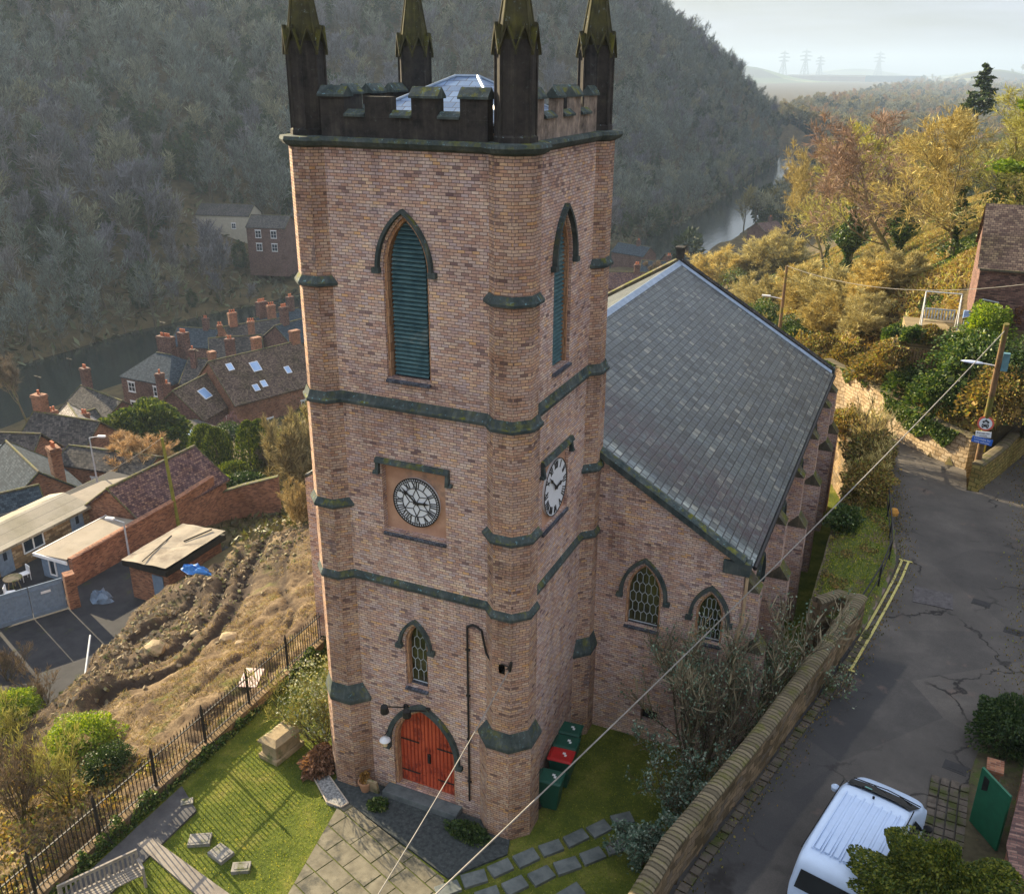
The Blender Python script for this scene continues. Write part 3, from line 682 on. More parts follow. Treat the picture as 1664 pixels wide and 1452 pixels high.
for cu, hw, fr, rad, star, cd_ in ((-2.98, .94, fW, .70, True, -2.98), (2.5, .94, fS2, .82, False, 2.60)):
    pn = fill([(cu-hw, 9.12), (cu+hw, 9.12), (cu+hw, 11.02), (cu-hw, 11.02)], fr, -.20, 'clock_panel', M['ash'])
    clock(cd_, 10.03, rad, fr, star, pn)
    sillb(cu-hw, cu+hw, 9.13, fr, .06, .14)
    mb = MB(); z = 11.10
    def slab(u0, u1, v0, v1, w):
        q = [fr(u0, v0, 0), fr(u1, v0, 0), fr(u1, v1, 0), fr(u0, v1, 0), fr(u0, v0, w), fr(u1, v0, w), fr(u1, v1, w*.6), fr(u0, v1, w*.6)]
        mb.add(q, [(0,3,2,1),(4,5,6,7),(0,1,5,4),(1,2,6,5),(2,3,7,6),(3,0,4,7)])
    slab(cu-hw-.14, cu+hw+.14, z, z+.12, .14)
    slab(cu-hw-.14, cu-hw-.04, z-.34, z-.002, .13); slab(cu+hw+.04, cu+hw+.14, z-.34, z-.002, .13)
    slab(cu-hw-.22, cu-hw-.142, z-.34, z-.26, .13); slab(cu+hw+.142, cu+hw+.22, z-.34, z-.26, .13)
    mb.build('label_mould', M['string'], church)
# --- floodlights over the door, wall lantern, downpipe, cable bracket
for u, z in ((-3.75, 4.0), (-3.02, 4.1)):
    fl = MB(); base = (u+.28, -.02, z-.55); tip = (u, -.75, z-.1)
    fl.tube(base, tip, .02, n=6); fl.cbox((u+.28, -.04, z-.55), (.12, .1, .22)); fl.tube(tip, (tip[0]-.02, tip[1]+.04, tip[2]-.22), .10, .13, 10)
    tag(fl.build('floodlight', M['iron']), 'black floodlight on an arm above the red door, '+('left' if u < -3.5 else 'right')+' one', 'floodlight', 'floodlights over the church door')
ln = thing('wall_lantern', 'white round lantern on the brick beside the red church door', 'lantern', (-4.08, -.02, 2.15))
mb = MB(); mb.cbox((0, -.02, .25), (.06, .05, .3)); mb.tube((0, -.03, .35), (0, -.28, .30), .015, n=6); mb.build('bracket', M['iron'], ln)
mb = MB(); mb.rev([(.01, .12), (.15, .04), (.17, .0), (.15, -.01)], 14, (0, -.28, .12)); mb.build('shade', M['white'], ln)
mb = MB(); mb.rev([(.06, .0), (.075, -.08), (.06, -.2), (.02, -.22)], 12, (0, -.28, .12)); mb.build('globe', mat_flat('cream_glass', (.8, .66, .38), .2, .6), ln)
mb = MB(); mb.path([(-1.45, -.045, .8), (-1.45, -.045, 6.75), (-1.28, -.045, 6.85), (-1.02, -.05, 6.75), (-.86, -.10, 6.1), (-.62, -.22, 5.95)], .032, 6)
for z in (1.5, 3, 4.5, 6): mb.cbox((-1.45, -.03, z), (.12, .05, .05))
mb.build('downpipe', M['iron'], church)
mb = MB(); mb.tube((-.62, -.2, 6.0), (-.05, -.42, 6.12), .018, n=5); mb.tube((-.3, -.2, 5.75), (-.05, -.42, 6.1), .015, n=5); mb.cbox((-.3, -.27, 5.9), (.18, .1, .28)); mb.tube((-.03, -.42, 5.98), (.02, -.43, 6.28), .045, n=6)
mb.build('cable_bracket', M['iron'], church)

# ================================================================ nave
nv = church
NX0, NX1, NY0, NY1, ZE, ZR = -10.6, 4.84, 5.44, 26.3, 7.28, 11.85
RX = (NX0+NX1)/2
fN = lambda u, v, w: (u, NY0-w, v)
w1 = arch(1.88, .56, 4.40, 5.55, 1.05); w2 = arch(3.95, .42, 4.4, 5.3, .85)
vt = [(2.05, .85), (2.05, 1.35), (2.6, 1.35), (2.6, .85)]
mb = MB(); slope = (ZR-ZE)/(NX1-RX)
mb.panel([(-.3, -.6), (-.3, ZE+(NX1+.3)*slope-.12), (NX1, ZE-.12), (NX1, -.6)], [w1, w2, vt], fN, .3)
mb.add([(NX0, NY0, -4), (-WX+.2, NY0, -4), (-WX+.2, NY0, ZR-1.7), (NX0, NY0, ZE-.12)], [(0, 1, 2, 3)])
mb.add([(NX0, NY1, -4), (NX1, NY1, -4), (NX1, NY1, ZE-.1), (RX, NY1, ZR-.1), (NX0, NY1, ZE-.1)], [(0, 1, 2, 3, 4)])
fE = lambda u, v, w: (NX1+w, u, v)
sw = [arch(y, .52, 2.4, 5.0, 1.0) for y in (8.6, 12.9, 17.2, 21.5, 25.0)][:4]
mb.panel([(NY0, -.6), (NY0, ZE-.14), (NY1, ZE-.14), (NY1, -.6)], sw, fE, .3)
mb.add([(NX0, NY0, -4), (NX0, NY1, -4), (NX0, NY1, ZE-.14), (NX0, NY0, ZE-.14)], [(0, 1, 2, 3)])
mb.build('nave_wall', M['brick'], nv, fix=False)
fill(vt, fN, -.25, 'vent_grille', M['dark'])
for cx, hw, z0, zs, ri in ((1.88, .56, 4.40, 5.55, 1.05), (3.95, .42, 4.4, 5.3, .85)):
    soffit(cx, hw, z0, zs, ri, fN, .3); lead_window(cx, hw-.07, z0+.02, zs, ri-.09, fN, 5, .34, .2); hood(cx, hw, zs, ri, fN, gap=.10, th=.10, drop=.08); sillb(cx-hw, cx+hw, z0+.02, fN)
for y in (8.6, 12.9, 17.2, 21.5):
    lead_window(y, .50, 2.42, 5.0, .97, fE, 4, .4, .2); hood(y, .52, 5.0, 1.0, fE, gap=.08)
# roof slopes with thickness
mb = MB(); ov = .16; y0, y1 = NY0+.26, NY1-.18
for s_, xe in ((1, NX1+.18), (-1, NX0-.18)):
    ze = ZR-abs(xe-RX)*slope
    q = [(RX, y0, ZR), (xe, y0, ze), (xe, y1, ze), (RX, y1, ZR)]
    mb.add(q+[(x, y, z-.09) for x, y, z in q], [(0,3,2,1),(4,5,6,7),(0,1,5,4),(1,2,6,5),(2,3,7,6)])
rf = mb.build('nave_roof', M['slate'], nv)
mb = MB(); mb.add([(RX-.22, y0, ZR-.10), (RX, y0, ZR+.06), (RX+.22, y0, ZR-.10), (RX-.22, y1, ZR-.10), (RX, y1, ZR+.06), (RX+.22, y1, ZR-.10)], [(0,1,4,3),(1,2,5,4),(0,2,1),(3,4,5)])
mb.build('ridge', M['lead'], rf)
# copings on both gables
def gcope(yc, hw_, xa, xb, up):
    mb = MB()
    za = ZR-abs(xa-RX)*slope+up; zb = ZR-abs(xb-RX)*slope+up
    prof = [(-hw_, -.20), (-hw_, .02), (0, .10), (hw_, .02), (hw_, -.20)]
    mb.add([(xa, yc+p, za+q) for p, q in prof]+[(xb, yc+p, zb+q) for p, q in prof], [(0,1,2,3,4),(9,8,7,6,5)]+[(i, (i+1) % 5, 5+(i+1) % 5, 5+i) for i in range(5)])
    return mb
gcope(NY0+.06, .20, -.38, NX1+.0, .14).build('gable_coping', M['string'], nv)
m_ = gcope(NY1+.02, .2, RX, NX1+.12, .16); m_.build('gable_coping', M['soot'], nv)
gcope(NY1+.02, .2, RX, NX0-.12, .16).build('gable_coping', M['cope'], nv)
mb = MB(); mb.box((RX-.16, NY1-.2, ZR+.15), (RX+.16, NY1+.24, ZR+.62)); mb.prism([(RX-.22, NY1-.26), (RX+.22, NY1-.26), (RX+.22, NY1+.3), (RX-.22, NY1+.3)], ZR+.622, ZR+.72); mb.build('apex_stone', M['soot'], nv)
mb = MB(); mb.box((NX1-.62, NY0-.12, ZE-.30), (NX1+.16, NY0+.24, ZE+.1)); mb.box((NX1-.5, NY1-.1, ZE-.4), (NX1+.2, NY1+.24, ZE+.12)); mb.build('kneeler', M['string'], nv)
# lead strip inside the far coping and against the tower
mb = MB()
xe = NX1+.1; mb.add([(RX, y1-.18, ZR+.012), (xe, y1-.18, ZR-(xe-RX)*slope+.012), (xe, y1, ZR-(xe-RX)*slope+.10), (RX, y1, ZR+.10)], [(0, 1, 2, 3)])
mb.build('verge_flashing', M['lead'], rf)
mb = MB(); mb.tube((NX1+.24, NY0+.3, ZE-.20), (NX1+.24, NY1-.2, ZE-.20), .065, n=8); mb.build('gutter', M['iron'], nv)
for y in (NY0+.45, 10.75, 15.05, 19.35, 23.6, NY1-.3):
    mb = MB(); mb.box((NX1, y-.32, -.6), (NX1+.78, y+.32, 4.3)); mb.prism([(NX1, y-.32), (NX1+.78, y-.32), (NX1+.78, y+.32), (NX1, y+.32)], 4.3, 4.302)
    mb.box((NX1, y-.30, 4.3), (NX1+.46, y+.30, 6.35))
    bt = mb.build('nave_buttress', M['brick'], nv)
    for z, a, b_, hw_ in ((4.31, .80, .45, .33), (6.36, .48, -.02, .31)):
        mb = MB(); mb.add([(NX1, y-hw_, z), (NX1+a, y-hw_, z), (NX1+a, y+hw_, z), (NX1, y+hw_, z), (NX1+b_ if b_ > 0 else NX1, y-hw_, z+.5), (NX1+b_ if b_ > 0 else NX1, y+hw_, z+.5)] , [(0,3,2,1),(0,1,4),(1,2,5,4),(2,3,5),(0,4,5,3)])
        mb.build('buttress_weathering', M['cope'], bt)
# west front angle buttress of the nave and its pipe
mb = MB(); mb.box((3.6, NY0-.5, -.6), (4.1, NY0-.002, 3.2)); mb.build('nave_buttress', M['brick'], nv)
mb = MB(); mb.path([(NX1+.10, NY0-.08, ZE-.35), (NX1+.10, NY0-.08, 5.4), (NX1+.02, NY0-.1, 5.2), (NX1+.02, NY0-.1, 0.2)], .05, 6); mb.build('downpipe', mat_flat('cream_pipe', (.42, .30, .18), .6), nv)
# ================================================================ ground sheets
def sheet(name, xs, ys, mat, hf, keep=None, smooth=True):
    X, Y = np.meshgrid(xs, ys); x = X.ravel(); y = Y.ravel(); z = hf(x, y); nx, ny = len(xs), len(ys)
    i = np.arange(nx*ny).reshape(ny, nx); f = np.stack([i[:-1, :-1], i[:-1, 1:], i[1:, 1:], i[1:, :-1]], -1).reshape(-1, 4)
    if keep is not None:
        k = keep(x, y); f = f[k[f].all(1)]
        u, inv = np.unique(f, return_inverse=True); f = inv.reshape(-1, 4); x, y, z = x[u], y[u], z[u]
    return np_mesh(name, np.stack([x, y, z], 1), f, mat, smooth=smooth, uv=False)
def seg_(*a):
    o = []
    for s, e, st_ in a: o += list(np.arange(s, e, st_))
    return np.array(o)
# terrain
def zroad(x, y): return 3.2+.06*np.maximum(0, x-13.5)-.055*np.maximum(0, y-26)+.004*np.maximum(0, -y)*0+.03*fbm(x/3, y/3, 2, 31)
kerb = [(-16, 3.3), (-6.8, 4.75), (-2.7, 5.35), (2.4, 6.6), (6.2, 7.5), (10.1, 8.28), (13.0, 8.75), (15.3, 9.0), (17.2, 8.85), (19.5, 8.62), (24.1, 8.2), (27.5, 7.6), (29.5, 6.2), (31.5, 3.0), (34, -2)]
def kerbx(y): return np.interp(y, [k[0] for k in kerb], [k[1] for k in kerb])
LANE = [(3.9, 35.6), (5.4, 34.0), (7.35, 31.35), (9.0, 29.25), (10.2, 27.9), (11.6, 26.75)]
def in_road(x, y):
    far_ = np.interp(y, [-16, -2, 3, 8, 12, 16, 20], [11.0, 11.3, 12.1, 13.8, 16.5, 21, 30])
    ly = np.interp(x, [p[0] for p in LANE], [p[1] for p in LANE])
    up = np.where(x < 11.7, y < ly+.1, (y < 24.2) | (x > 11.8+(y-24.1)*.346))
    return (x > kerbx(y)-.35) & (x < far_+.25) & up & (y < 36)
def mat_ground():
    t = NT('valley_ground'); f = t.noise(.35, 8, rough=.7); c = t.ramp(f, [(.25, (.035, .032, .018)), (.45, (.075, .058, .03)), (.6, (.11, .088, .045)), (.75, (.06, .075, .022))])
    c2 = t.noise(4, 6, rough=.7); c = t.mix(.5, c, t.ramp(c2, [(.3, (.5, .5, .5)), (.7, (1.5, 1.4, 1.3))]), 'MULTIPLY')
    t.bump(c2, .6, .08); return t.out(c, .95, .1)
xs = seg_((-1500, -500, 40), (-500, -200, 8), (-200, -60, 3), (-60, 30, .8), (30, 120, 5), (120, 600, 25), (600, 3600, 120))
ys = seg_((-300, -30, 20), (-30, 50, .8), (50, 160, 3), (160, 700, 8), (700, 1600, 30), (1600, 9000, 200))
def Hg(x, y):
    z = H(x, y)
    # the churchyard terrace, the road and the lane are carried by their own sheets: keep the ground just under them
    wl = np.interp(y, [-30, -8, 10.4, 30], [3.6, 4.6, 8.3, 8.0])
    k = sst(-10.9, -10.2, x)*(1-sst(30, 34, y))*(1-sst(0, .6, x-6.9+sst(5, 9, y)*0+np.minimum(0, wl-6.9)*(y < 10)))*sst(-40, -36, y)
    z = z*(1-k)+(-1.2)*k
    z = np.where(in_road(x, y) | in_road(x+.5, y) | in_road(x-.5, y), np.minimum(z, zroad(x, y)-.45), z)
    k3 = sst(0, 1.5, x-yard_edge(y)-.3+8*(y < -5))*(1-sst(-12.2, -11.2, x))*sst(-23, -21, y)*(1-sst(27, 29, y)); z = z-k3*1.0
    return z
M['ground'] = mat_ground()
tag(sheet('terrain', xs, ys, M['ground'], Hg), kind='structure')
# river
def mat_water():
    t = NT('river_water'); mp_ = t.n('ShaderNodeMapping'); mp_.inputs['Scale'].default_value = (1, .35, 1); t.l(t.pos(), mp_.inputs[0])
    t.bump(t.noise(.5, 6, vec=mp_.outputs[0], rough=.65), .14, .2); t.out((.02, .025, .022), .08, 1.0); return t.m
mb = MB(); rr = []
for i, (a, b) in enumerate(RIV):
    d = V(RIV[min(i+1, len(RIV)-1)]-RIV[max(i-1, 0)]).normalized(); n_ = V((-d.y, d.x))*30
    rr.append(((a+n_.x, b+n_.y, -32), (a-n_.x, b-n_.y, -32)))
mb.v = [p for r in rr for p in r]; mb.f = [(2*i, 2*i+1, 2*i+3, 2*i+2) for i in range(len(rr)-1)]
tag(mb.build('river_water', mat_water(), smooth=True, uv=False), kind='structure')

# the dug slope below the railings: wheel ruts, heaps and straw
_tr = []
for line, wd, dp in (([(452, 818), (425, 850), (398, 895), (372, 950), (335, 1015), (280, 1065), (215, 1098), (150, 1128)], .34, .42), ([(462, 832), (440, 868), (415, 910), (392, 965), (352, 1030), (300, 1078), (235, 1112), (175, 1140)], .36, .46),
   ([(430, 822), (405, 845), (380, 885), (350, 925), (315, 985), (270, 1030), (215, 1062)], .30, .36), ([(470, 862), (455, 900), (452, 945), (468, 985), (452, 1030), (415, 1062), (360, 1100), (300, 1150)], .20, .22),
   ([(478, 875), (466, 915), (464, 955), (480, 992), (466, 1040), (432, 1075)], .18, .18), ([(500, 1010), (455, 1075), (400, 1120), (330, 1180)], .24, .12)):
    _tr.append((np.array([G(*p).xy for p in line]), wd, dp))
def ruts(x, y):
    x = np.asarray(x, float); y = np.asarray(y, float); w = np.zeros(x.shape); xx = x+.5*fbm(x/1.7, y/1.7, 3, 3); yy = y+.5*fbm(x/1.7+9, y/1.7, 3, 4)
    for pl_, wd, dp in _tr:
        best = np.full(x.shape, 1e9)
        for a, b in zip(pl_[:-1], pl_[1:]):
            ab = b-a; t = np.clip(((xx-a[0])*ab[0]+(yy-a[1])*ab[1])/(ab@ab), 0, 1); best = np.minimum(best, np.hypot(xx-a[0]-t*ab[0], yy-a[1]-t*ab[1]))
        w = np.minimum(w, -dp*np.exp(-(best/wd)**2))+dp*.55*np.exp(-((best-2.1*wd)/(wd*.8))**2)
    return w
def Hdug(x, y):
    z = H(x, y)+.05
    heap = (.9*np.exp(-(((x+23.5)/2.2)**2+((y-8)/5)**2)) + .6*np.exp(-(((x+20.5)/1.8)**2+((y-3)/3)**2)))*(.5+1.2*vnoise(x/1.1, y/1.1, 33))
    m_ = sst(-15, -11, y)*(1-sst(24, 28, y))
    return z+m_*(ruts(x, y)+heap+.75*fbm(x/1.9, y/1.9, 4, 11)+.34*fbm(x/.45, y/.45, 3, 12))
def mat_dug():
    t = NT('dug_soil'); f = t.noise(.9, 9, rough=.75); c = t.ramp(f, [(.25, (.045, .033, .026)), (.42, (.105, .075, .05)), (.55, (.20, .15, .095)), (.72, (.36, .28, .18))])
    g = t.noise(.55, 5, rough=.7); c = t.mix(t.math('MULTIPLY', t.thr(g, .56, .66), .65), c, (.10, .13, .022))
    f2 = t.noise(9, 6, rough=.8); c = t.mix(.7, c, t.ramp(f2, [(.32, (.4, .38, .36)), (.66, (1.55, 1.5, 1.4))]), 'MULTIPLY')
    # bare dark earth in the track bottoms (a vertex mask of where wheels went)
    at = t.n('ShaderNodeAttribute', attribute_name='bare'); c = t.mix(at.outputs['Fac'], c, (.050, .038, .032))
    t.bump(t.math('ADD', f2, f), .9, .10); return t.out(c, .97, .1)
dxs = np.arange(-31, -10.85, .16); dys = np.arange(-24, 30, .16)
dug = sheet('dug_slope', dxs, dys, mat_dug(), Hdug, keep=lambda x, y: (x > yard_edge(y)+.1-4.0*(y > 23)*0-8*(y < -5)) & ~((y > 13.2) & (y < 20.8) & (x < -25.3)))
co = np.empty(len(dug.data.vertices)*3, np.float32); dug.data.vertices.foreach_get('co', co); co = co.reshape(-1, 3)
at = dug.data.attributes.new('bare', 'FLOAT', 'POINT'); at.data.foreach_set('value', np.clip(-ruts(co[:, 0], co[:, 1])*4.5+.02+.55*(1-sst(-20, -16.5, co[:, 0]))*(co[:, 1] < 16), 0, .92).astype(np.float32))
tag(dug, kind='structure')
# churchyard lawn, gravel court, flagged path
def mat_lawn(): 
    t = NT('lawn_turf'); f = t.noise(1.1, 6, rough=.7); c = t.ramp(f, [(.3, (.045, .070, .012)), (.52, (.10, .125, .02)), (.66, (.17, .17, .04)), (.78, (.15, .115, .05))])
    f2 = t.noise(12, 6, rough=.75); c = t.mix(.6, c, t.ramp(f2, [(.3, (.45, .5, .4)), (.68, (1.5, 1.4, 1.3))]), 'MULTIPLY')
    t.bump(f2, .7, .05); return t.out(c, .95, .1)
M['lawn'] = mat_lawn()
def Hl(x, y): return .18+.05*fbm(x/1.5, y/1.5, 3, 21)-.012*np.minimum(0, y+2)*0
road_wall = [(3.55, -14.0), (4.45, -6.8), (5.05, -2.7), (6.3, 2.4), (7.2, 6.2), (8.02, 10.1)]
def wallx(y): return np.interp(y, [p[1] for p in road_wall], [p[0] for p in road_wall])
lawn = sheet('lawn', np.arange(-10.6, 8.2, .2), np.arange(-16, 30.2, .2), M['lawn'], Hl, keep=lambda x, y: x < np.where(y < 10, wallx(y)-.05, 6.75))
tag(lawn, kind='structure')
mb = MB(); gp = [P(*p, .25) for p in ((545, 1268), (600, 1265), (820, 1345), (830, 1395), (745, 1430), (545, 1290))]
gp = [(-5.9, -.05), (-.1, -.05), (.15, -.9), (P(728, 1425, .25).x, P(728, 1425, .25).y), (P(557, 1296, .25).x+.02, P(557, 1296, .25).y), (-5.9, -.9)]
mb.prism(gp, .0, .245); tag(mb.build('gravel', mat_noise('shadow_gravel', (.025, .032, .034), (.075, .085, .085), 9, .95, .8, (.2, .2, .18), 18, m3=(.66, .7))), kind='structure')  # gravel edged along the tower's cast shadow, the shade built into its dark colour
flag = mat_noise('flagstone', (.10, .09, .065), (.22, .20, .145), 2.5, .85, .5, (.06, .06, .05), 1.2)
pp_ = [P(*p, .25).xy for p in ((557, 1296), (440, 1500), (705, 1500), (722, 1428))]
mb = MB(); mb.prism([tuple(p) for p in pp_], .0, .235)
tag(mb.build('path', mat_noise('mossy_joint', (.05, .055, .015), (.10, .12, .02), 6, .95, .5)), kind='structure')
def clip(q, poly):
    c_ = sum((V(p) for p in poly), V((0, 0)))/len(poly)
    for a, b in zip(poly, poly[1:]+poly[:1]):
        a, b = V(a), V(b); n_ = V((-(b-a).y, (b-a).x)); n_ = n_ if (c_-a).dot(n_) > 0 else -n_; o = []
        for i in range(len(q)):
            p, r = q[i], q[(i+1) % len(q)]; dp, dr_ = (p-a).dot(n_), (r-a).dot(n_)
            if dp >= 0: o.append(p)
            if dp*dr_ < 0: o.append(p+(r-p)*(dp/(dp-dr_)))
        q = o
        if len(q) < 3: return []
    return q
random.seed(4); d0 = V((4.15, -1.55)).normalized(); d1 = V((-d0.y, d0.x)); mb = MB(); w_ = .62
org = pp_[0]
for row in range(16):
    u = -4+random.random()*.6
    while u < 6:
        L = random.choice((.62, .8, .95, 1.15)); q = [org+d0*(u+e)-d1*(row*w_-.3+g) for e, g in ((.018, .018), (L-.018, .018), (L-.018, w_-.018), (.018, w_-.018))]
        q = clip(q, pp_)
        if len(q) > 2 and (max(p.x for p in q)-min(p.x for p in q)) > .15: mb.prism([(p.x, p.y) for p in q], .1, .245+random.random()*.014)
        u += L
st_p = mb.build('flagstones', flag); tag(st_p, kind='structure')
# stepping flags that lead round to the side
mb = MB(); random.seed(9)
for (xa, ya), (xb, yb), nn_ in (((705, 1452), (1030, 1322), 8), ((770, 1462), (1060, 1352), 7), ((850, 1490), (950, 1440), 2)):
    A, B = P(xa, ya, .25), P(xb, yb, .25); dd = (B-A).normalized(); rz_ = math.atan2(dd.y, dd.x); L0 = (B-A).length/nn_
    for i in range(nn_):
        c = A+dd*L0*(i+.5); a = rz_+R_(random.uniform(-7, 7)); L, Wd = L0*random.uniform(.82, .93), random.uniform(.40, .48)
        if c.x > wallx(c.y)-.5: continue
        mb.prism([(c.x+cos(a)*u-sin(a)*v, c.y+sin(a)*u+cos(a)*v) for u, v in ((-L/2, -Wd/2), (L/2*random.uniform(.88, 1), -Wd/2), (L/2, Wd/2*random.uniform(.85, 1)), (-L/2*random.uniform(.85, 1), Wd/2))], .05, .262+random.random()*.01)
tag(mb.build('stepping_flags', mat_noise('grey_flag', (.07, .085, .085), (.17, .19, .185), 3, .8, .4), bevel=.015), kind='structure')
# long concrete path and side path on the lawn near the railings
pth = mat_noise('concrete_path', (.16, .14, .12), (.30, .27, .23), 2, .9, .3)
mb = MB(); a, b, c, d = [P(*p, .25) for p in ((222, 1370), (246, 1360), (385, 1460), (330, 1462))]; 
mb.prism([(p.x, p.y) for p in (a, b, c, d)], .0, .252)
tag(mb.build('path', pth), kind='structure')
mb = MB(); mb.prism([(-10.0, -9), (-8.9, -9), (-8.9, -3.2), (-10.0, -2.6)], .0, .248); tag(mb.build('path', mat_noise('dark_tarmac_path', (.05, .05, .055), (.10, .10, .10), 3, .9, .3)), kind='structure')

# road: one sheet, tarmac with patches, cracks, moss at the edge
def mat_road():
    t = NT('road_tarmac'); f = t.noise(.35, 7, rough=.65); c = t.ramp(f, [(.3, (.046, .043, .040)), (.55, (.080, .074, .067)), (.72, (.125, .113, .100))])
    vo = t.n('ShaderNodeTexVoronoi', feature='DISTANCE_TO_EDGE'); vo.inputs['Scale'].default_value = .33; vo.inputs['Randomness'].default_value = 1
    dn = t.n('ShaderNodeTexNoise'); dn.inputs['Scale'].default_value = 1.8; dn.inputs['Detail'].default_value = 5; t.l(t.pos(), dn.inputs['Vector'])
    va = t.n('ShaderNodeVectorMath', operation='MULTIPLY_ADD'); va.inputs[1].default_value = (1.1, 1.1, .0); t.l(dn.outputs['Color'], va.inputs[0]); t.l(t.pos(), va.inputs[2]); t.l(va.outputs[0], vo.inputs['Vector'])
    ck = t.math('SUBTRACT', 1, t.thr(vo.outputs['Distance'], .004, .020)); ck = t.math('MULTIPLY', ck, t.thr(t.noise(.3, 3), .46, .58))
    vp = t.n('ShaderNodeTexVoronoi', feature='F1'); vp.inputs['Scale'].default_value = .22; t.l(t.pos(), vp.inputs['Vector'])
    c = t.mix(.5, c, t.ramp(vp.outputs['Color'], [(.2, (.62, .62, .64)), (.8, (1.35, 1.28, 1.2))]), 'MULTIPLY')
    # a long dark strip beside the wall
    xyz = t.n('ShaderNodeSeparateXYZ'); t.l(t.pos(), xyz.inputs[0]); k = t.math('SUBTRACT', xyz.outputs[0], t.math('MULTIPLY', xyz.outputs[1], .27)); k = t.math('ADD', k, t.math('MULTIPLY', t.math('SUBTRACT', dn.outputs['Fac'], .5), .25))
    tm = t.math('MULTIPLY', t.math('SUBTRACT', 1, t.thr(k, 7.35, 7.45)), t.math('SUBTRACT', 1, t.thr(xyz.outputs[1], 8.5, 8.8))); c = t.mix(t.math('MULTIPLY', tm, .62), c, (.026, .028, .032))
    sp = t.noise(38, 3, rough=.8); c = t.mix(.5, c, t.ramp(sp, [(.35, (.7, .7, .7)), (.7, (1.45, 1.42, 1.4))]), 'MULTIPLY')
    rd = t.noise(.8, 6, rough=.7); c = t.mix(t.math('MULTIPLY', t.thr(rd, .60, .70), .5), c, (.16, .11, .085))
    c = t.mix(ck, c, (.018, .016, .015)); t.bump(t.math('ADD', sp, t.math('MULTIPLY', ck, -2)), .5, .012); return t.out(c, .82, .3)
M['road'] = mat_road()
road = sheet('road', np.arange(-2, 30, .25), np.arange(-16, 36.5, .25), M['road'], zroad, keep=in_road); tag(road, kind='structure')
# double yellow lines with end caps
yl = mat_noise('worn_yellow_paint', (.42, .36, .10), (.58, .52, .20), 7, .7, .1, (.14, .13, .09), 3.0, m3=(.58, .64))
mb = MB(); lp = [(7.86, 7.6), (8.3, 10.0), (8.66, 12.1), (9.0, 14.2), (9.2, 15.85)]
for off in (0, .23):
    q = [V((x+off, y-off*.2)) for x, y in lp]
    for a, b in zip(q[:-1], q[1:]):
        d = (b-a).normalized(); n_ = V((-d.y, d.x))*.042; z = 3.238
        mb.add([(a.x-n_.x, a.y-n_.y, z), (b.x-n_.x, b.y-n_.y, z), (b.x+n_.x, b.y+n_.y, z), (a.x+n_.x, a.y+n_.y, z)], [(0, 1, 2, 3)])
for x, y in (lp[0], lp[-1]):
    mb.add([(x-.12, y-.05, 3.2385), (x+.36, y-.1, 3.2385), (x+.36, y-.0, 3.2385), (x-.12, y+.05, 3.2385)], [(0, 1, 2, 3)])
tag(mb.build('yellow_lines', yl, fix=False), kind='structure')
# iron covers and channel in the road
mb = MB()
for i in range(9): a = i*.14; mb.box((9.75+a*.9, 12.9-i*.02, 3.15), (9.80+a*.9, 13.9-i*.02, 3.228))
mb.box((9.7, 12.8, 3.1), (11.0, 13.95, 3.217))
tag(mb.build('ribbed_patch', mat_noise('rusty_patch', (.06, .055, .055), (.13, .12, .12), 5, .9, .3)), kind='structure')
for px, py, lab in ((1595, 978, 'rectangular iron access cover set in the cracked tarmac'), (1648, 1024, 'dark iron cover at the corner of the dark road patch'), (1553, 1245, 'small iron cover in the road verge by the dark shrub')):
    c = P(px, py, 3.24); t_ = MB().at((c.x, c.y, float(zroad(np.array([c.x]), np.array([c.y]))[0])-.05), R_(-12)); t_.box((-.3, -.2, 0), (.3, .2, .058)); t_.box((-.22, -.12, .058), (.22, .12, .064))
    tag(t_.build('manhole_cover', M['iron']), lab, 'manhole cover', 'covers in the road')
# cobbled gutter along the road wall, cobbled verge bottom right
def cobbles(pts, n, w, seed, name, z, mat):
    random.seed(seed); mb = MB(); a, b = V(pts[0]), V(pts[1]); L = (b-a).length; d = (b-a).normalized(); n_ = V((-d.y, d.x)); u = 0
    while u < L:
        l = random.uniform(.18, .34)
        for k in range(n):
            c = a+d*(u+l/2)+n_*((k+.5)*w); h = z+random.uniform(.0, .03)
            q = [(c.x+d.x*e+n_.x*g, c.y+d.y*e+n_.y*g) for e, g in ((-l/2+.015, -w/2+.015), (l/2-.015, -w/2+.015), (l/2-.015, w/2-.015), (-l/2+.015, w/2-.015))]
            cc = V((sum(p[0] for p in q)/4, sum(p[1] for p in q)/4)); tq = [(cc.x+(p[0]-cc.x)*.93, cc.y+(p[1]-cc.y)*.93) for p in q]
            mb.prism(q, z-.12, h, tq)
        u += l
    return tag(mb.build(name, mat), kind='structure')
cob = mat_noise('cobble_stone', (.06, .05, .04), (.15, .125, .10), 6, .9, .5, (.05, .06, .015), 1.5)
for a, b in zip(road_wall[:-1], road_wall[1:]): cobbles([(b[0]+.26, b[1]), (a[0]+.26, a[1])], 1, .28, 3, 'gutter_setts', 3.235, cob)
mb = MB(); mb.prism([(11.0, -6), (12.1, -6), (12.1, 0), (12.8, 4.8), (13.2, 8), (12.3, 8), (11.5, 4.2), (11.1, .6)], 3.0, 3.252); tag(mb.build('verge', mat_noise('earth_verge', (.04, .035, .02), (.10, .085, .05), 4, .95, .6, (.06, .08, .02), 1.6)), kind='structure')
cobbles([(11.2, -.6), (11.45, 3.2)], 4, .24, 8, 'cobbled_verge', 3.27, cob)
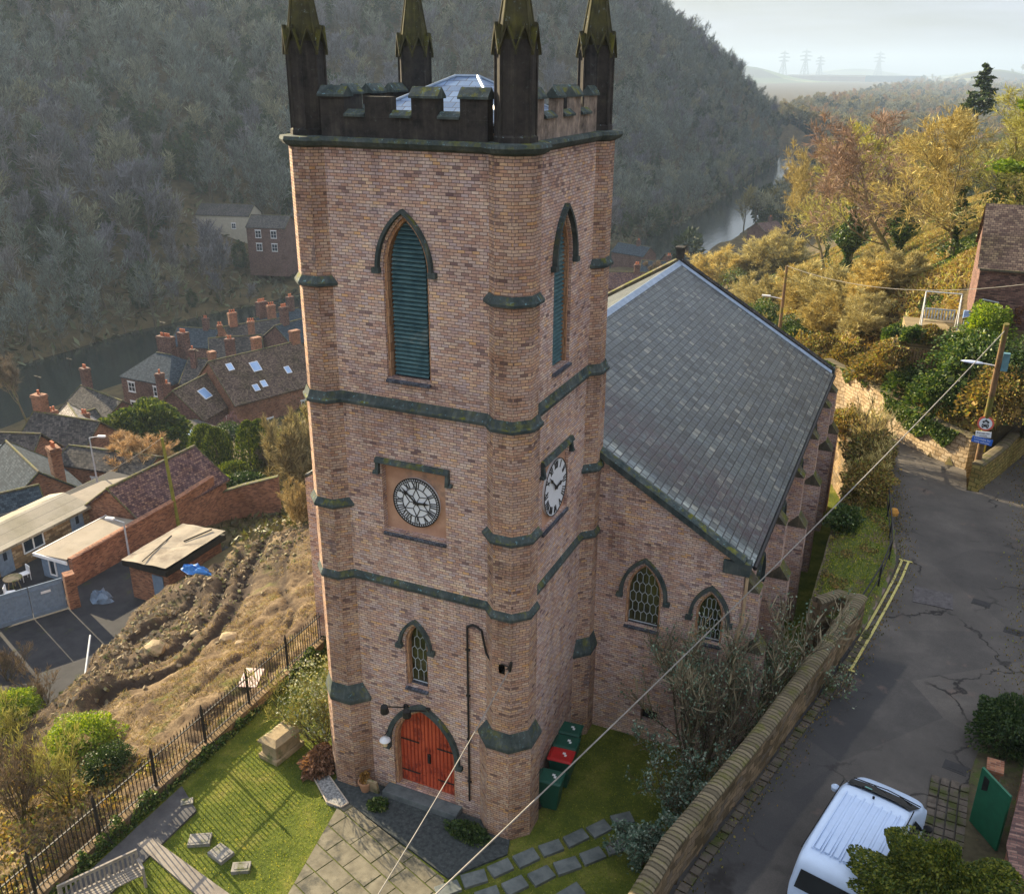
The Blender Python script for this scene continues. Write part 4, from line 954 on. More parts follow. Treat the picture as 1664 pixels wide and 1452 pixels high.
# grass bank, its kerb strip and the sunken side of the nave
M['bank'] = mat_noise('bank_turf', (.06, .085, .018), (.13, .15, .035), 2.5, .95, .7, (.12, .09, .05), 1.0, m3=(.5, .6), dist=.05)
bank = sheet('grass_bank', np.arange(6.4, 9.2, .15), np.arange(9.7, 33, .2), M['bank'], lambda x, y: 3.34+.35*np.sin(np.clip((kerbx(y)-x)/2.2, 0, 1)*2.6)+.10*fbm(x/.6, y/.6, 3, 41), keep=lambda x, y: (x > 6.62-.25*(y > 26)*(y-26)) & (x < kerbx(y)+.05)); tag(bank, kind='structure')
mb = MB(); rk = [k for k in kerb if 10 <= k[0] <= 28]
for a, b in zip(rk[:-1], rk[1:]):
    mb.add([(a[1]-.16, a[0], 2.8), (a[1]+.0, a[0], 2.8), (a[1]+.0, a[0], 3.34), (a[1]-.16, a[0], 3.36), (b[1]-.16, b[0], 2.8), (b[1], b[0], 2.8), (b[1], b[0], 3.34), (b[1]-.16, b[0], 3.36)], [(0,1,2,3),(7,6,5,4),(1,5,6,2),(2,6,7,3),(3,7,4,0)])
tag(mb.build('kerb', mat_noise('pinkish_kerb', (.13, .10, .085), (.25, .19, .16), 4, .9, .4, (.06, .08, .02), 1.4)), kind='structure')
# yard below
mb = MB(); mb.prism([(-45, -7), (-21.6, -7), (-21.9, 4), (-24, 8), (-25.4, 13), (-25.4, 21), (-34.4, 21.5), (-34.6, 27), (-45, 27)], -8.2, -7.44)
tag(mb.build('yard', mat_noise('yard_tarmac', (.022, .023, .028), (.045, .045, .048), 1.2, .9, .3, (.05, .06, .02), .7, m3=(.6, .7))), kind='structure')

# ================================================================ walls
rub = mat_tiles('rubble_stone', .34, .16, [(0, (.10, .075, .045)), (.4, (.21, .15, .085)), (.7, (.30, .215, .13)), (1, (.16, .13, .10))], (.10, .075, .045), .014, .95, .15, 1.0, stain=(.5, .5, .35), stain_s=.9, wob=.5)
M['rubble'] = rub
def mat_edge():
    t = NT('coping_on_edge'); xz = t.n('ShaderNodeSeparateXYZ'); t.l(t.pos(), xz.inputs[0]); q = t.math('ADD', t.math('DIVIDE', t.math('ADD', xz.outputs[1], t.math('MULTIPLY', xz.outputs[0], .25)), .14), t.math('MULTIPLY', t.noise(1.5, 2), .8))
    fl_ = t.math('FLOOR', q); wn2 = t.n('ShaderNodeTexWhiteNoise', noise_dimensions='1D'); t.l(fl_, wn2.inputs['W']); c = t.ramp(wn2.outputs[0], [(0, (.12, .10, .065)), (.5, (.17, .14, .09)), (1, (.22, .18, .115))])
    fr = t.math('FRACT', q); e = t.thr(t.math('MINIMUM', fr, t.math('SUBTRACT', 1, fr)), .04, .2); c = t.mix(e, (.075, .062, .04), c); c = t.mix(t.math('MULTIPLY', t.thr(t.noise(2.2, 6, rough=.7), .5, .62), .6), c, (.11, .115, .02))
    t.bump(t.math('ADD', e, t.math('MULTIPLY', wn2.outputs[0], .6)), .9, .03); return t.out(c, .95, .15)
M['wallcope'] = mat_edge()
M['wallcope_old'] = mat_tiles('coping_stone', .30, 5.0, [(0, (.10, .085, .055)), (.5, (.20, .17, .11)), (1, (.15, .15, .06))], (.05, .045, .03), .014, .95, .15, .9, stain=(.5, .6, .25), stain_s=1.2)
def wall_line(name, pts, z0f, z1f, th, mat, label, cope=None, cope_h=.16, bulge=True, cat='wall', group=None, cmat=None):
    root = thing(name, label, cat, (pts[0][0], pts[0][1], z0f(*pts[0])), group=group); o = V(root.location)
    mb = MB(); mc = MB(); n = len(pts); nn = []
    for i in range(n):
        a = V(pts[max(0, i-1)]); b = V(pts[min(n-1, i+1)]); d = (b-a).normalized(); nn.append(V((-d.y, d.x)))
    R = []; C_ = []
    for p, k in zip(pts, nn):
        z0, z1 = z0f(*p), z1f(*p)
        R.append([(p[0]+k.x*s*th/2-o.x, p[1]+k.y*s*th/2-o.y, z-o.z) for s, z in ((1, z0), (-1, z0), (-1, z1), (1, z1))])
        w = th/2+.05; prof = [(w, 0), (w, .06), (w*.6, cope_h*.9), (0, cope_h), (-w*.6, cope_h*.9), (-w, .06), (-w, 0)]
        C_.append([(p[0]+k.x*s-o.x, p[1]+k.y*s-o.y, z1+.003+q-o.z) for s, q in prof])
    mb.loft(R); wl = mb.build('wall_body', mat, root)
    mc.loft(C_); mc.build('coping', cmat or cope or M['wallcope'], root)
    return root
def dense(pts, st_=1.0, wig=.03):
    o = []
    for a, b in zip(pts[:-1], pts[1:]):
        n = max(1, int(math.dist(a, b)/st_))
        for i in range(n): o.append((a[0]+(b[0]-a[0])*i/n+random.uniform(-wig, wig), a[1]+(b[1]-a[1])*i/n))
    return o+[pts[-1]]
random.seed(2)
wall_line('stone_wall', dense(road_wall), lambda x, y: -.2, lambda x, y: 4.30+random.uniform(-.02, .02)+.012*max(0, y), .34, rub, 'mossy rubble stone wall with rounded coping between the road and the churchyard', cope_h=.13)
wall_line('stone_wall', dense([(8.0, 10.25), (7.3, 10.4), (6.7, 9.6)], .7), lambda x, y: 0, lambda x, y: 4.2, .36, rub, 'short return of the road wall around a square well at the end of the railing', cope_h=.16)
wall_line('retaining_wall', dense([(6.62, 9.4), (6.62, 18), (6.62, 26.5), (5.2, 30.5)], 1.2), lambda x, y: -.2, lambda x, y: 3.42, .3, rub, 'dark retaining wall below the mossy bank facing the nave buttresses', cope_h=.06)
lane = LANE
wall_line('stone_wall', dense(lane, .8, .05), lambda x, y: 2.3, lambda x, y: 4.75+.35*max(0, (11.6-x)/7), .5, mat_tiles('pale_rubble', .36, .2, [(0, (.30, .22, .13)), (.5, (.46, .36, .24)), (1, (.38, .31, .22))], (.20, .15, .09), .03, .95, .15, 1, stain=(.45, .4, .3), stain_s=1.0, wob=.4), 'pale sunlit rubble wall holding up the ivy garden beside the lane', cope_h=.1)  # paler stone than the other rubble walls
wall_line('stone_wall', dense([(11.75, 24.1), (12.9, 27.2), (14.0, 30.6), (15.5, 35)], .9), lambda x, y: 2.8, lambda x, y: 4.4+.02*(y-24), .42, mat_tiles('mossy_rubble', .36, .2, [(0, (.22, .16, .06)), (.5, (.34, .26, .09)), (1, (.25, .22, .08))], (.10, .09, .03), .03, .95, .15, 1, stain=(.5, .55, .2), stain_s=.8, wob=.4), 'yellow mossed wall end jutting out at the road junction by the sign pole', cope_h=.14)
wall_line('brick_wall', dense([(12.25, -4.5), (12.15, .0), (12.9, 4.6)], 1), lambda x, y: 3.0, lambda x, y: 4.6, .3, M['brick_red'], 'red brick garden wall in the bottom right corner beside the green gate', cope_h=.08, cmat=M['brick_dark'])
mb = MB().at((11.75, 2.5, 3.2), R_(86)); mb.box((-.2, -.14, 0), (.2, .14, 1.55)); mb.box((-.25, -.19, 1.552), (.25, .19, 1.64))
tag(mb.build('brick_pier', M['brick_red']), 'short ribbed red brick pier left of the green garden gate', 'gate pier')
g_ = thing('garden_gate', 'solid dark green garden gate panel beside the brick wall', 'gate', (11.45, 2.15, 3.2), R_(-55))
mb = MB(); mb.box((0, -.03, .08), (1.0, .03, 1.75)); mb.build('gate_panel', mat_flat('gate_green_paint', (.008, .10, .05), .5, .4), g_)
mb = MB()
for z in (.25, 1.0, 1.6): mb.box((.02, .031, z), (.98, .06, z+.1))
for i in range(6): mb.box((.15+i*.03, -.05, 1.2+i*.02), (.165+i*.03, -.031, 1.62))
mb.build('gate_rails', M['iron'], g_)
# ================================================================ churchyard railing on its low ivy-grown wall
rl = thing('railing', 'long black iron railing with spear tops on a low wall along the churchyard edge', 'railing', (-10.42, -14, .55))
mb = MB(); mb.box((-.16, 0, -1.6), (.16, 30, .0)); mb.build('plinth', M['rubble'], rl)
mb = MB(); n = int(30/.135)
for i in range(n):
    y = i*.135+.04; 
    if i % 16 == 0: continue
    mb.tube((0, y, 0), (0, y, 1.12), .017, n=4, cap=False); mb.tube((0, y, 1.12), (0, y, 1.22), .028, .001, 4, cap=False)
b_ = mb.build('bars', M['iron'], rl, uv=False); b_['kind'] = 'stuff'
mb = MB(); mb.box((-.022, 0, .10), (.022, 30, .128)); mb.box((-.022, 0, 1.0), (.022, 30, 1.03)); mb.build('rails', M['iron'], rl, uv=False)
for i in range(0, n, 16):
    y = i*.135+.04; mb = MB(); mb.box((-.035, y-.035, 0), (.035, y+.035, 1.28)); mb.tube((0, y, 1.28), (0, y, 1.46), .05, .005, 6); mb.tube((.02, y, .7), (.45, y, -.1), .014, n=4); mb.build('railing_post', M['iron'], rl, uv=False)
# chest tomb
p = P(455, 1222, .2); tb = thing('chest_tomb', 'small sandstone chest tomb with a hipped lid on the lawn', 'tomb', (p.x, p.y+.1, .18), R_(-8))
M['sand'] = mat_noise('pale_sandstone', (.22, .17, .10), (.40, .31, .19), 4, .9, .5, (.12, .13, .05), 1.6)
mb = MB(); mb.box((-.40, -.62, 0), (.40, .62, .16)); mb.box((-.32, -.52, .162), (.32, .52, .56)); mb.build('chest', M['sand'], tb, bevel=.012)
mb = MB(); mb.loft([[(x*.36, y*.56, .562) for x, y in ((-1,-1),(1,-1),(1,1),(-1,1))], [(x*.40, y*.60, .62) for x, y in ((-1,-1),(1,-1),(1,1),(-1,1))], [(x*.40, y*.60, .68) for x, y in ((-1,-1),(1,-1),(1,1),(-1,1))], [(x*.22, y*.40, .80) for x, y in ((-1,-1),(1,-1),(1,1),(-1,1))]]); mb.build('lid', M['sand'], tb)
# flat grave slabs
gs = mat_noise('grave_slab', (.13, .13, .12), (.30, .28, .25), 4, .85, .4, (.10, .11, .05), 2.2)
for px, py, L, Wd, a, lab in ((325, 1364, .62, .42, 30, 'flat grave slab on the lawn nearest the path end, leftmost of three'), (359, 1386, .60, .46, -12, 'flat grave slab with a carved frame, middle of the three on the lawn'), (392, 1409, .50, .34, 30, 'narrow flat grave slab on the lawn, rightmost of three'), (304, 1303, .35, .26, 40, 'small broken pale stone lying alone in the shaded lawn')):
    c = P(px, py, .24); mb = MB().at((c.x, c.y, .1), R_(a)); mb.box((-L/2, -Wd/2, 0), (L/2, Wd/2, .19)); mb.box((-L/2+.07, -Wd/2+.07, .19), (L/2-.07, Wd/2-.07, .197))
    tag(mb.build('grave_slab', gs, bevel=.01), lab, 'grave slab', 'grave slabs on the lawn')
# bench at the bottom left, seen from behind
bc = thing('bench', 'grey slatted wooden garden bench seen from behind at the bottom left', 'bench', tuple(P(168, 1452, .25)), R_(62))
gw = mat_noise('silvered_oak', (.16, .14, .12), (.33, .30, .26), 6, .85, .4)
mb = MB()
for i in range(17): mb.box((-.95+i*.118, -.02, .45), (-.90+i*.118, .01, .86))
mb.box((-1, -.03, .86), (1, .03, .95)); mb.box((-1, -.03, .42), (1, .03, .47)); mb.build('backrest', gw, bc)
mb = MB()
for i in range(5): mb.box((-.97, -.08-i*.09, .42), (.97, -.01-i*.09, .445))
mb.build('seat', gw, bc)
for x in (-.97, .97):
    mb = MB(); mb.cbox((x, 0, .45), (.07, .07, .9)); mb.build('leg', gw, bc)
    mb = MB(); mb.cbox((x, -.45, .32), (.07, .07, .64)); mb.build('leg', gw, bc)
    mb = MB(); mb.cbox((x, -.22, .66), (.08, .55, .04)); mb.build('armrest', gw, bc)
# planting by the door
def pot(px, py, lab, col):
    c = P(px, py, .26); t = thing('plant_pot', lab, 'plant pot', (c.x, c.y, .245))
    mb = MB(); mb.rev([(.13, 0), (.20, .30), (.22, .30), (.22, .36), (.18, .36), (.17, .28)], 16); mb.build('pot', col, t); return t
M['terra'] = mat_noise('terracotta', (.30, .15, .08), (.45, .26, .15), 5, .85, .2)
pot1 = pot(594, 1282, 'terracotta pot with a rusty little conifer left of the church door', M['terra'])
# plaque stones at the buttress foot
mb = MB(); mb.at((-4.45, -.35, .24), 0, R_(12)); mb.box((-.42, -.06, 0), (.1, .03, .5)); tag(mb.build('stone_plaque', M['sand']), 'small pale inscribed stone leaning by the church door', 'plaque')
# white edging tray of slates on the lawn corner
tr_ = thing('slate_bed', 'triangular bed of grey slate chips with a pale timber edge at the tower foot', 'slate bed', (-5.9, -.75, .2))
mb = MB(); q = [(-.75, .18), (-.35, .42), (.95, -.38), (.85, -.62), (.35, -.62)]; mb.prism(q, -.1, .075); mb.build('slate_chips', mat_noise('slate_chips', (.03, .035, .045), (.45, .45, .43), 14, .8, 1.0, detail=8), tr_)
mb = MB(); 
for a, b in zip(q, q[1:]+q[:1]): mb.tube((*a, .09), (*b, .09), .022, n=5)
mb.build('edging', mat_noise('pale_timber', (.3, .25, .2), (.5, .43, .35), 5, .8, .2), tr_)

# wheelie bins against the shaded tower side
def bin_(c, rz, lidm, lab):
    t = thing('wheelie_bin', lab, 'wheelie bin', c, rz, 'wheelie bins behind the tower')
    s4 = ((-1,-1),(1,-1),(1,1),(-1,1))
    mb = MB(); mb.loft([[(x*.22, y*.24, .05) for x, y in s4], [(x*.285, y*.33, .98) for x, y in s4], [(x*.30, y*.35, .98) for x, y in s4], [(x*.30, y*.35, 1.02) for x, y in s4]]); mb.build('body', M['sign_green'], t)
    mb = MB(); mb.loft([[(x*.30, y*.36, 1.022) for x, y in s4], [(x*.31, y*.37, 1.05) for x, y in s4], [(x*.25, y*.31, 1.10) for x, y in s4]])
    mb.tube((-.26, .39, 1.03), (.26, .39, 1.03), .02, n=6); mb.build('lid', lidm, t, bevel=.008)
    mb = MB(); mb.cbox((-.03, -.12, 1.103), (.09, .07, .006)); mb.cbox((.05, -.06, 1.103), (.08, .09, .006)); mb.build('sticker', M['white'], t)
    for s in (-1, 1):
        mb = MB(); mb.tube((s*.25, .30, .1), (s*.30, .30, .1), .1, n=12); mb.build('wheel', M['iron'], t)
for px, py, lm, lab in ((897, 1268, M['sign_green'], 'green wheelie bin nearest the camera, lowest of the row by the tower'), (914, 1233, M['sign_red'], 'green wheelie bin with a bright red lid by the tower'), (922, 1212, M['sign_green'], 'green lidded wheelie bin just behind the red lidded one'), (928, 1190, M['sign_green'], 'green wheelie bin at the far end, nearest the nave wall')):
    c = P(px, py-6, 1.25); bin_((c.x-.02, c.y, .2), R_(95), lm, lab)

# ================================================================ wires, poles, signs
def wire(a, b, sag, r, name, label, mat, group='overhead wires'):
    a, b = V(a), V(b); n = 24; pts = []
    for i in range(n+1):
        t = i/n; p = a.lerp(b, t); p.z -= sag*4*t*(1-t); pts.append(p)
    mb = MB(); mb.path(pts, r, 5); return tag(mb.build(name, mat, uv=False), label, 'cable', group)
cab = mat_noise('grey_cable', (.16, .15, .13), (.30, .28, .25), 3, .6, .1)
pb = V((10.9, 22.3, 4.0)); d37 = 40
pb = P(1589, 748, 4.3); ptop = None
for k in np.arange(30, 50, .2):
    q = PD(1636, 526, k)
    if ptop is None or abs((q-pb).length-7.4) < abs((ptop-pb).length-7.4): ptop = q
pl = thing('utility_pole', 'leaning wooden pole at the road junction carrying a street lamp and signs', 'utility pole', tuple(pb))
T_ = ptop-pb; ax = T_.normalized()
mb = MB(); mb.tube((0, 0, -1), tuple(T_), .15, .105, 14); mb.build('pole', M['wood'], pl)
def onp(h): return ax*h
mb = MB(); b0 = onp(5.3); e = V((-1.15, -.1, .12)); mb.tube(tuple(b0), tuple(b0+e*.5), .03, n=6); mb.build('lamp_arm', M['white'], pl)
mb = MB(); c = b0+e*.5; rr = []
for s_, w, h in ((0, .05, .04), (.15, .10, .06), (.5, .15, .07), (.85, .09, .045), (1.0, .02, .02)):
    q = c+V((-1, -.1, .04))*s_*.85; rr.append([(q.x, q.y+w*cos(a), q.z+h*sin(a)) for a in np.linspace(0, 2*pi, 9)[:-1]])
mb.loft(rr); mb.build('lamp_head', mat_flat('pale_lamp_housing', (.62, .68, .80), .4, .4, var=.05), pl)
mb = MB(); q = onp(5.55); mb.cbox((q.x+.24, q.y, q.z), (.26, .22, .75)); mb.build('transformer_box', mat_flat('teal_box', (.10, .22, .26), .5, .4), pl)
mb = MB(); q = onp(.9); mb.cbox((q.x+.16, q.y-.10, q.z), (.08, .03, .5)); mb.build('marker_plate', mat_flat('yellow_plate', (.65, .42, .03), .5), pl)
# road signs face down the road towards the camera
cd_ = V(CAM)-pb; fz = math.atan2(cd_.y, cd_.x)+pi/2
def sign_frame(h):
    q = pb+onp(h)+V((cd_.x, cd_.y, 0)).normalized()*.40; return (q.x, q.y, q.z)
M['sign_red2'] = mat_flat('sign_red_ring', (.62, .12, .08), .4, .5, var=.08, bump=0)
M['sign_face'] = mat_flat('sign_white_face', (.72, .76, .80), .4, .5, var=.04, bump=0)
M['sign_blue'] = mat_flat('sign_blue_face', (.02, .12, .52), .4, .5, var=.05, bump=0)
M['black'] = mat_flat('sign_black', (.012, .012, .015), .5, .4, bump=0)
sg = thing('road_sign', 'round red ringed sign above a white plate and a blue plate', 'road sign', sign_frame(2.35), fz)
# local x right, -y towards the viewer
def disc(mb, r, y0, y1, cx=0, cz=0, n=40):
    mb.add([(cx+r*cos(2*pi*i/n), y0, cz+r*sin(2*pi*i/n)) for i in range(n)]+[(cx+r*cos(2*pi*i/n), y1, cz+r*sin(2*pi*i/n)) for i in range(n)], [tuple(range(n)), tuple(range(n, 2*n))[::-1]]+[(i, (i+1) % n, n+(i+1) % n, n+i) for i in range(n)])
mb = MB(); disc(mb, .33, -.03, -.01); mb.build('red_ring', M['sign_red2'], sg)
mb = MB(); disc(mb, .255, -.036, -.031); mb.build('white_disc', M['sign_face'], sg)
mb = MB()
mb.box((-.14, -.042, -.15), (.14, -.037, -.05)); mb.prism([(0, 0)]*3, 0, 0) if False else None
mb.add([(-.14, -.042, -.05), (.14, -.042, -.05), (.09, -.042, .02), (-.09, -.042, .02)], [(0, 1, 2, 3)])
disc(mb, .04, -.045, -.038, -.09, -.16, 14); disc(mb, .04, -.045, -.038, .09, -.16, 14)
disc(mb, .045, -.045, -.038, -.09, .075, 14); disc(mb, .045, -.045, -.038, .09, .075, 14)
mb.add([(-.10, -.043, .09), (.02, -.043, .08), (.11, -.043, .11), (.04, -.043, .16), (-.01, -.043, .20), (-.05, -.043, .14)], [(0, 1, 2, 3, 4, 5)])
mb.build('symbol', M['black'], sg)
mb = MB(); mb.box((-.09, -.046, -.035), (.09, -.0435, .0)); mb.box((-.11, -.046, -.12), (-.07, -.0435, -.09)); mb.box((.07, -.046, -.12), (.11, -.0435, -.09)); mb.build('symbol_glass', M['sign_face'], sg)
def plate(z, w, h, mat, tilt, lines, tm):
    mb = MB().at((0, 0, z), 0, 0, R_(tilt)); mb.box((-w/2, -.035, -h/2), (w/2, -.012, h/2)); pt = mb.build('sign_plate', mat, sg)
    for txt, dz, sz in lines:
        cu = bpy.data.curves.new('lettering', 'FONT'); cu.body = txt; cu.size = sz; cu.align_x = 'CENTER'; cu.align_y = 'CENTER'; cu.extrude = .001
        tmp = bpy.data.objects.new('tmp', cu); COL.objects.link(tmp)
        bpy.context.view_layer.update(); me = bpy.data.meshes.new_from_object(tmp.evaluated_get(bpy.context.evaluated_depsgraph_get()))
        COL.objects.unlink(tmp); bpy.data.objects.remove(tmp)
        Mx = Matrix.Translation((0, 0, z)) @ Matrix.Rotation(R_(tilt), 4, 'Y') @ Matrix.Translation((0, -.0375, dz)) @ Matrix.Rotation(pi/2, 4, 'X'); me.transform(Mx)
        finish(me, 'lettering', tm, sg, uv=False)
plate(-.50, .62, .26, M['sign_face'], -4, (('Except for', .055, .12), ('access', -.06, .12)), M['black'])
plate(-.80, .82, .28, M['sign_blue'], 5, (('Unsuitable for', .06, .115), ('wide vehicles', -.06, .115)), M['sign_face'])
# overhead wires
wire(tuple(pb+onp(7.1)), tuple(PD(610, 1545, 21.5)), .35, .020, 'overhead_cable', 'thick pale overhead cable crossing from the sign pole down past the tower', cab)
wire((-.05, -.44, 6.0), tuple(PD(585, 1500, 20.5)), .12, .013, 'overhead_cable', 'thin cable running from the tower bracket down over the flagged path', cab)
# second pole behind the nave and its lamp
def pole2(px, py, z, h, label, arm=True, mat=None, r=.12, lean=(0, 0)):
    c = P(px, py, z); t = thing('utility_pole', label, 'utility pole', tuple(c)); mb = MB(); mb.tube((0, 0, -1), (lean[0], lean[1], h), r, r*.7, 10); mb.build('pole', mat or M['wood'], t)
    if arm:
        mb = MB(); mb.tube((0, 0, h*.55), (-.9, .1, h*.55+.08), .025, n=6); mb.cbox((-1.1, .1, h*.55+.1), (.55, .16, .09)); mb.build('lamp_arm', M['white'], t)
    return t, V(c)+V((lean[0], lean[1], h))
_, q2 = pole2(1265, 550, 4.2, 4.8, 'dark pole with a small street lamp behind the far gable of the nave')
wire(q2, tuple(PD(1664, 462, 50)), .8, .016, 'overhead_cable', 'thin wire sagging across the orange scrub from the pole behind the nave', cab)
_, q3 = pole2(288, 838, -6.5, 5.4, 'mossy green stained pole standing behind the tarred shed roof', False, mat_noise('mossy_pole', (.14, .15, .03), (.26, .26, .05), 5, .9, .3), .13, (-.35, 0))
wire(q3, tuple(PD(-60, 850, 60)), .8, .012, 'overhead_cable', 'thin wire running left from the mossy pole over the yard', cab)
# railing posts on the bank beside the road
br = thing('railing', 'black tubular handrail curving along the top of the mossy bank by the road', 'railing', (8.0, 10.4, 3.3))
hp = [(8.05, 10.5), (8.5, 13.0), (8.72, 15.2), (8.62, 16.9), (8.42, 18.9), (8.25, 20.6)]; o = V(br.location)
for h, r in ((1.0, .03), (.5, .022)):
    mb = MB(); mb.path([V((x, y, 3.3+h))-o for x, y in hp], r, 6); mb.build('handrail', M['iron'], br)
for x, y in hp: mb = MB(); mb.tube(V((x, y, 3.1))-o, V((x, y, 4.32))-o, .035, n=6); mb.build('railing_post', M['iron'], br)
br2 = thing('railing', 'short black handrail by the lane mouth beside the bare shrub', 'railing', (7.6, 25.5, 3.2)); o = V(br2.location)
hp = [(7.9, 24.3), (7.75, 26.2), (7.5, 27.8)]
mb = MB(); mb.path([V((x, y, 4.3))-o for x, y in hp], .035, 6); mb.build('handrail', M['iron'], br2)
for x, y in hp: mb = MB(); mb.tube(V((x, y, 3.1))-o, V((x, y, 4.3))-o, .035, n=6); mb.build('railing_post', M['iron'], br2)
c = P(1452, 838, 3.5); mb = MB(); mb.rev([(.05, 0), (.16, .05), (.19, .18), (.12, .32), (.02, .36)], 10, tuple(c)); tag(mb.build('grit_sack', mat_noise('orange_sack', (.45, .20, .04), (.6, .35, .08), 5, .8, .5)), 'small crumpled orange bag by the bank handrail', 'bag')

# ================================================================ van parked in the road
vn = thing('parked_van', 'pale blue white van with ribbed roof parked at the bottom of the road', 'van', (9.02, -.80, 3.21), R_(-14))
paint = mat_flat('van_paint', (.50, .62, .80), .28, .6, var=.04, bump=0)
M['vglass'] = mat_glass('van_glass', (.012, .016, .018), .06); M['tyre'] = mat_flat('tyre_rubber', (.015, .015, .016), .9, .2)
# profile along local +y (front), half widths per station, body as a loft of rounded sections
def sec(y, w, zb, zs, zr, wr):
    """half section: sill, waist, roof"""
    pts = []
    prof = [(w*.93, zb), (w, zb+.12), (w, zs), (w*.99, zs+.02)]
    prof += [(wr+.06, zr-.16), (wr+.01, zr-.06), (wr-.08, zr-.015), (wr*.5, zr+.012)]
    return [(x, y, z) for x, z in prof]+[(-x, y, z) for x, z in prof[::-1]]
S = [(-2.20, .80, .42, .95, 1.30, .62), (-2.16, .88, .28, 1.00, 1.72, .72), (-2.05, .91, .25, 1.02, 1.90, .76), (-1.6, .93, .24, 1.02, 1.96, .79), (-.4, .94, .24, 1.02, 1.98, .80), (.42, .94, .24, 1.02, 1.97, .79), (.62, .94, .24, 1.03, 1.92, .78), (1.44, .93, .24, 1.08, 1.44, .83), (1.54, .92, .24, 1.06, 1.37, .82), (1.95, .89, .24, 1.0, 1.24, .76), (2.22, .82, .28, .85, 1.02, .64), (2.32, .70, .36, .64, .76, .52)]
mb = MB(); mb.loft([sec(*s) for s in S]); bd = mb.build('body', paint, vn, smooth=False)
for p_ in bd.data.polygons: p_.use_smooth = True
mdf = bd.modifiers.new('sub', 'SUBSURF'); mdf.levels = 2; mdf.render_levels = 2
mb = MB(); mb.add([(-.72, .66, 1.90), (.72, .66, 1.90), (.80, 1.40, 1.47), (-.80, 1.40, 1.47), (-.35, .69, 1.945), (.35, .69, 1.945), (.4, 1.46, 1.48), (-.4, 1.46, 1.48)], [(0, 4, 7, 3), (4, 5, 6, 7), (5, 1, 2, 6)])
ws = mb.build('windscreen', M['vglass'], vn, fix=False)
mb = MB(); mb.add([(-.36, .80, 1.888), (-.20, .80, 1.888), (-.20, .92, 1.816), (-.36, .92, 1.816)], [(0, 1, 2, 3)]); mb.build('tax_disc', mat_flat('green_sticker', (.2, .5, .45), .4), ws)
mb = MB(); mb.add([(-.66, -2.185, 1.62), (.66, -2.185, 1.62), (.74, -2.24, 1.12), (-.74, -2.24, 1.12)], [(0, 1, 2, 3)]); mb.build('rear_window', M['vglass'], vn, fix=False)
for s in (-1, 1):
    mb = MB(); mb.add([(s*.945, .0, 1.12), (s*.955, 1.15, 1.16), (s*.87, .66, 1.70), (s*.86, .0, 1.78)], [(0, 1, 2, 3)]); mb.build('side_window', M['vglass'], vn, fix=False)
    mb = MB(); mb.rev([(.02, -.08), (.09, -.05), (.10, .04), (.03, .1)], 10, (s*1.08, 1.12, 1.22)); mb.tube((s*.92, 1.1, 1.12), (s*1.05, 1.12, 1.18), .025, n=6); mb.build('wing_mirror', M['tyre'] if s > 0 else paint, vn)
    for y in (-1.45, 1.45):
        mb = MB(); mb.tube((s*.72, y, .32), (s*.93, y, .32), .32, n=24); wh = mb.build('wheel', M['tyre'], vn)
        mb = MB(); mb.tube((s*.93, y, .32), (s*.945, y, .32), .2, n=16); mb.build('rim', mat_flat('grey_rim', (.4, .4, .42), .35, .5, .6), wh)
    mb = MB(); mb.cbox((s*.62, 2.17, .80), (.26, .14, .14)); mb.build('headlight', mat_flat('headlight_lens', (.6, .62, .66), .15, .8), vn, bevel=.03)
    mb = MB(); mb.tube((s*.80, -1.9, 1.925), (s*.80, .65, 1.945), .014, n=5); mb.build('roof_rail', M['tyre'], vn)
mb = MB()
for i in range(7):
    x = -.60+i*.20; mb.box((x-.012, -1.85, 1.955), (x+.012, .30-.0*abs(i-3), 1.992+.012-abs(x)*.02))
    mb.box((x+.05, -1.8, 1.95), (x+.15, .2, 1.990+.012-abs(x)*.02))
mb.build('roof_ribs', mat_flat('van_rib_paint', (.42, .54, .74), .3, .5, var=.04, bump=0), vn)
mb = MB(); mb.box((-.82, 2.16, .40), (.82, 2.37, .50)); mb.build('bumper', M['tyre'], vn)
for s in (-1, 1): mb = MB(); mb.tube((s*.30, 1.52, 1.44), (s*.30+.34, 1.22, 1.62), .012, n=4); mb.build('wiper', M['tyre'], vn)
mb = MB(); mb.path([(-.79, 1.52, 1.415), (0, 1.60, 1.42), (.79, 1.52, 1.415)], .014, 5); mb.build('bonnet_seam', M['tyre'], vn)
for x, y in ((-.35, .62), (-.05, .45)): mb = MB(); mb.tube((x, y, 1.97), (x, y, 2.02), .028, n=8); mb.build('roof_plug', M['tyre'], vn)
# ================================================================ houses and yard buildings
M['stonewall'] = mat_tiles('honey_stone', .42, .2, [(0, (.12, .08, .045)), (.5, (.30, .20, .11)), (1, (.40, .30, .18))], (.16, .12, .08), .025, .95, .15, .8, stain=(.5, .45, .4), stain_s=.6, wob=.3)
M['felt'] = mat_noise('pale_felt_roof', (.20, .175, .14), (.30, .26, .21), 1.0, .9, .25, (.20, .17, .13), .5, m3=(.5, .7))
M['felt2'] = mat_noise('sagging_felt', (.20, .17, .13), (.31, .27, .21), .8, .85, .8, (.16, .13, .10), .7, m3=(.5, .65), dist=.06)
M['sheet'] = mat_tiles('corrugated_sheet', .9, 30, [(0, (.20, .18, .14)), (1, (.33, .30, .24))], (.12, .11, .09), .03, .85, .25, .4, stain=(.6, .6, .5), stain_s=.5)
M['pot'] = mat_flat('red_chimney_pot', (.42, .13, .06), .8, .2)
M['skyl'] = mat_noise('skylight_glass', (.16, .30, .55), (.34, .50, .75), .6, .12, 0, spec=.9)
M['bluegrey'] = mat_flat('blue_grey_render', (.16, .22, .30), .8, .2)
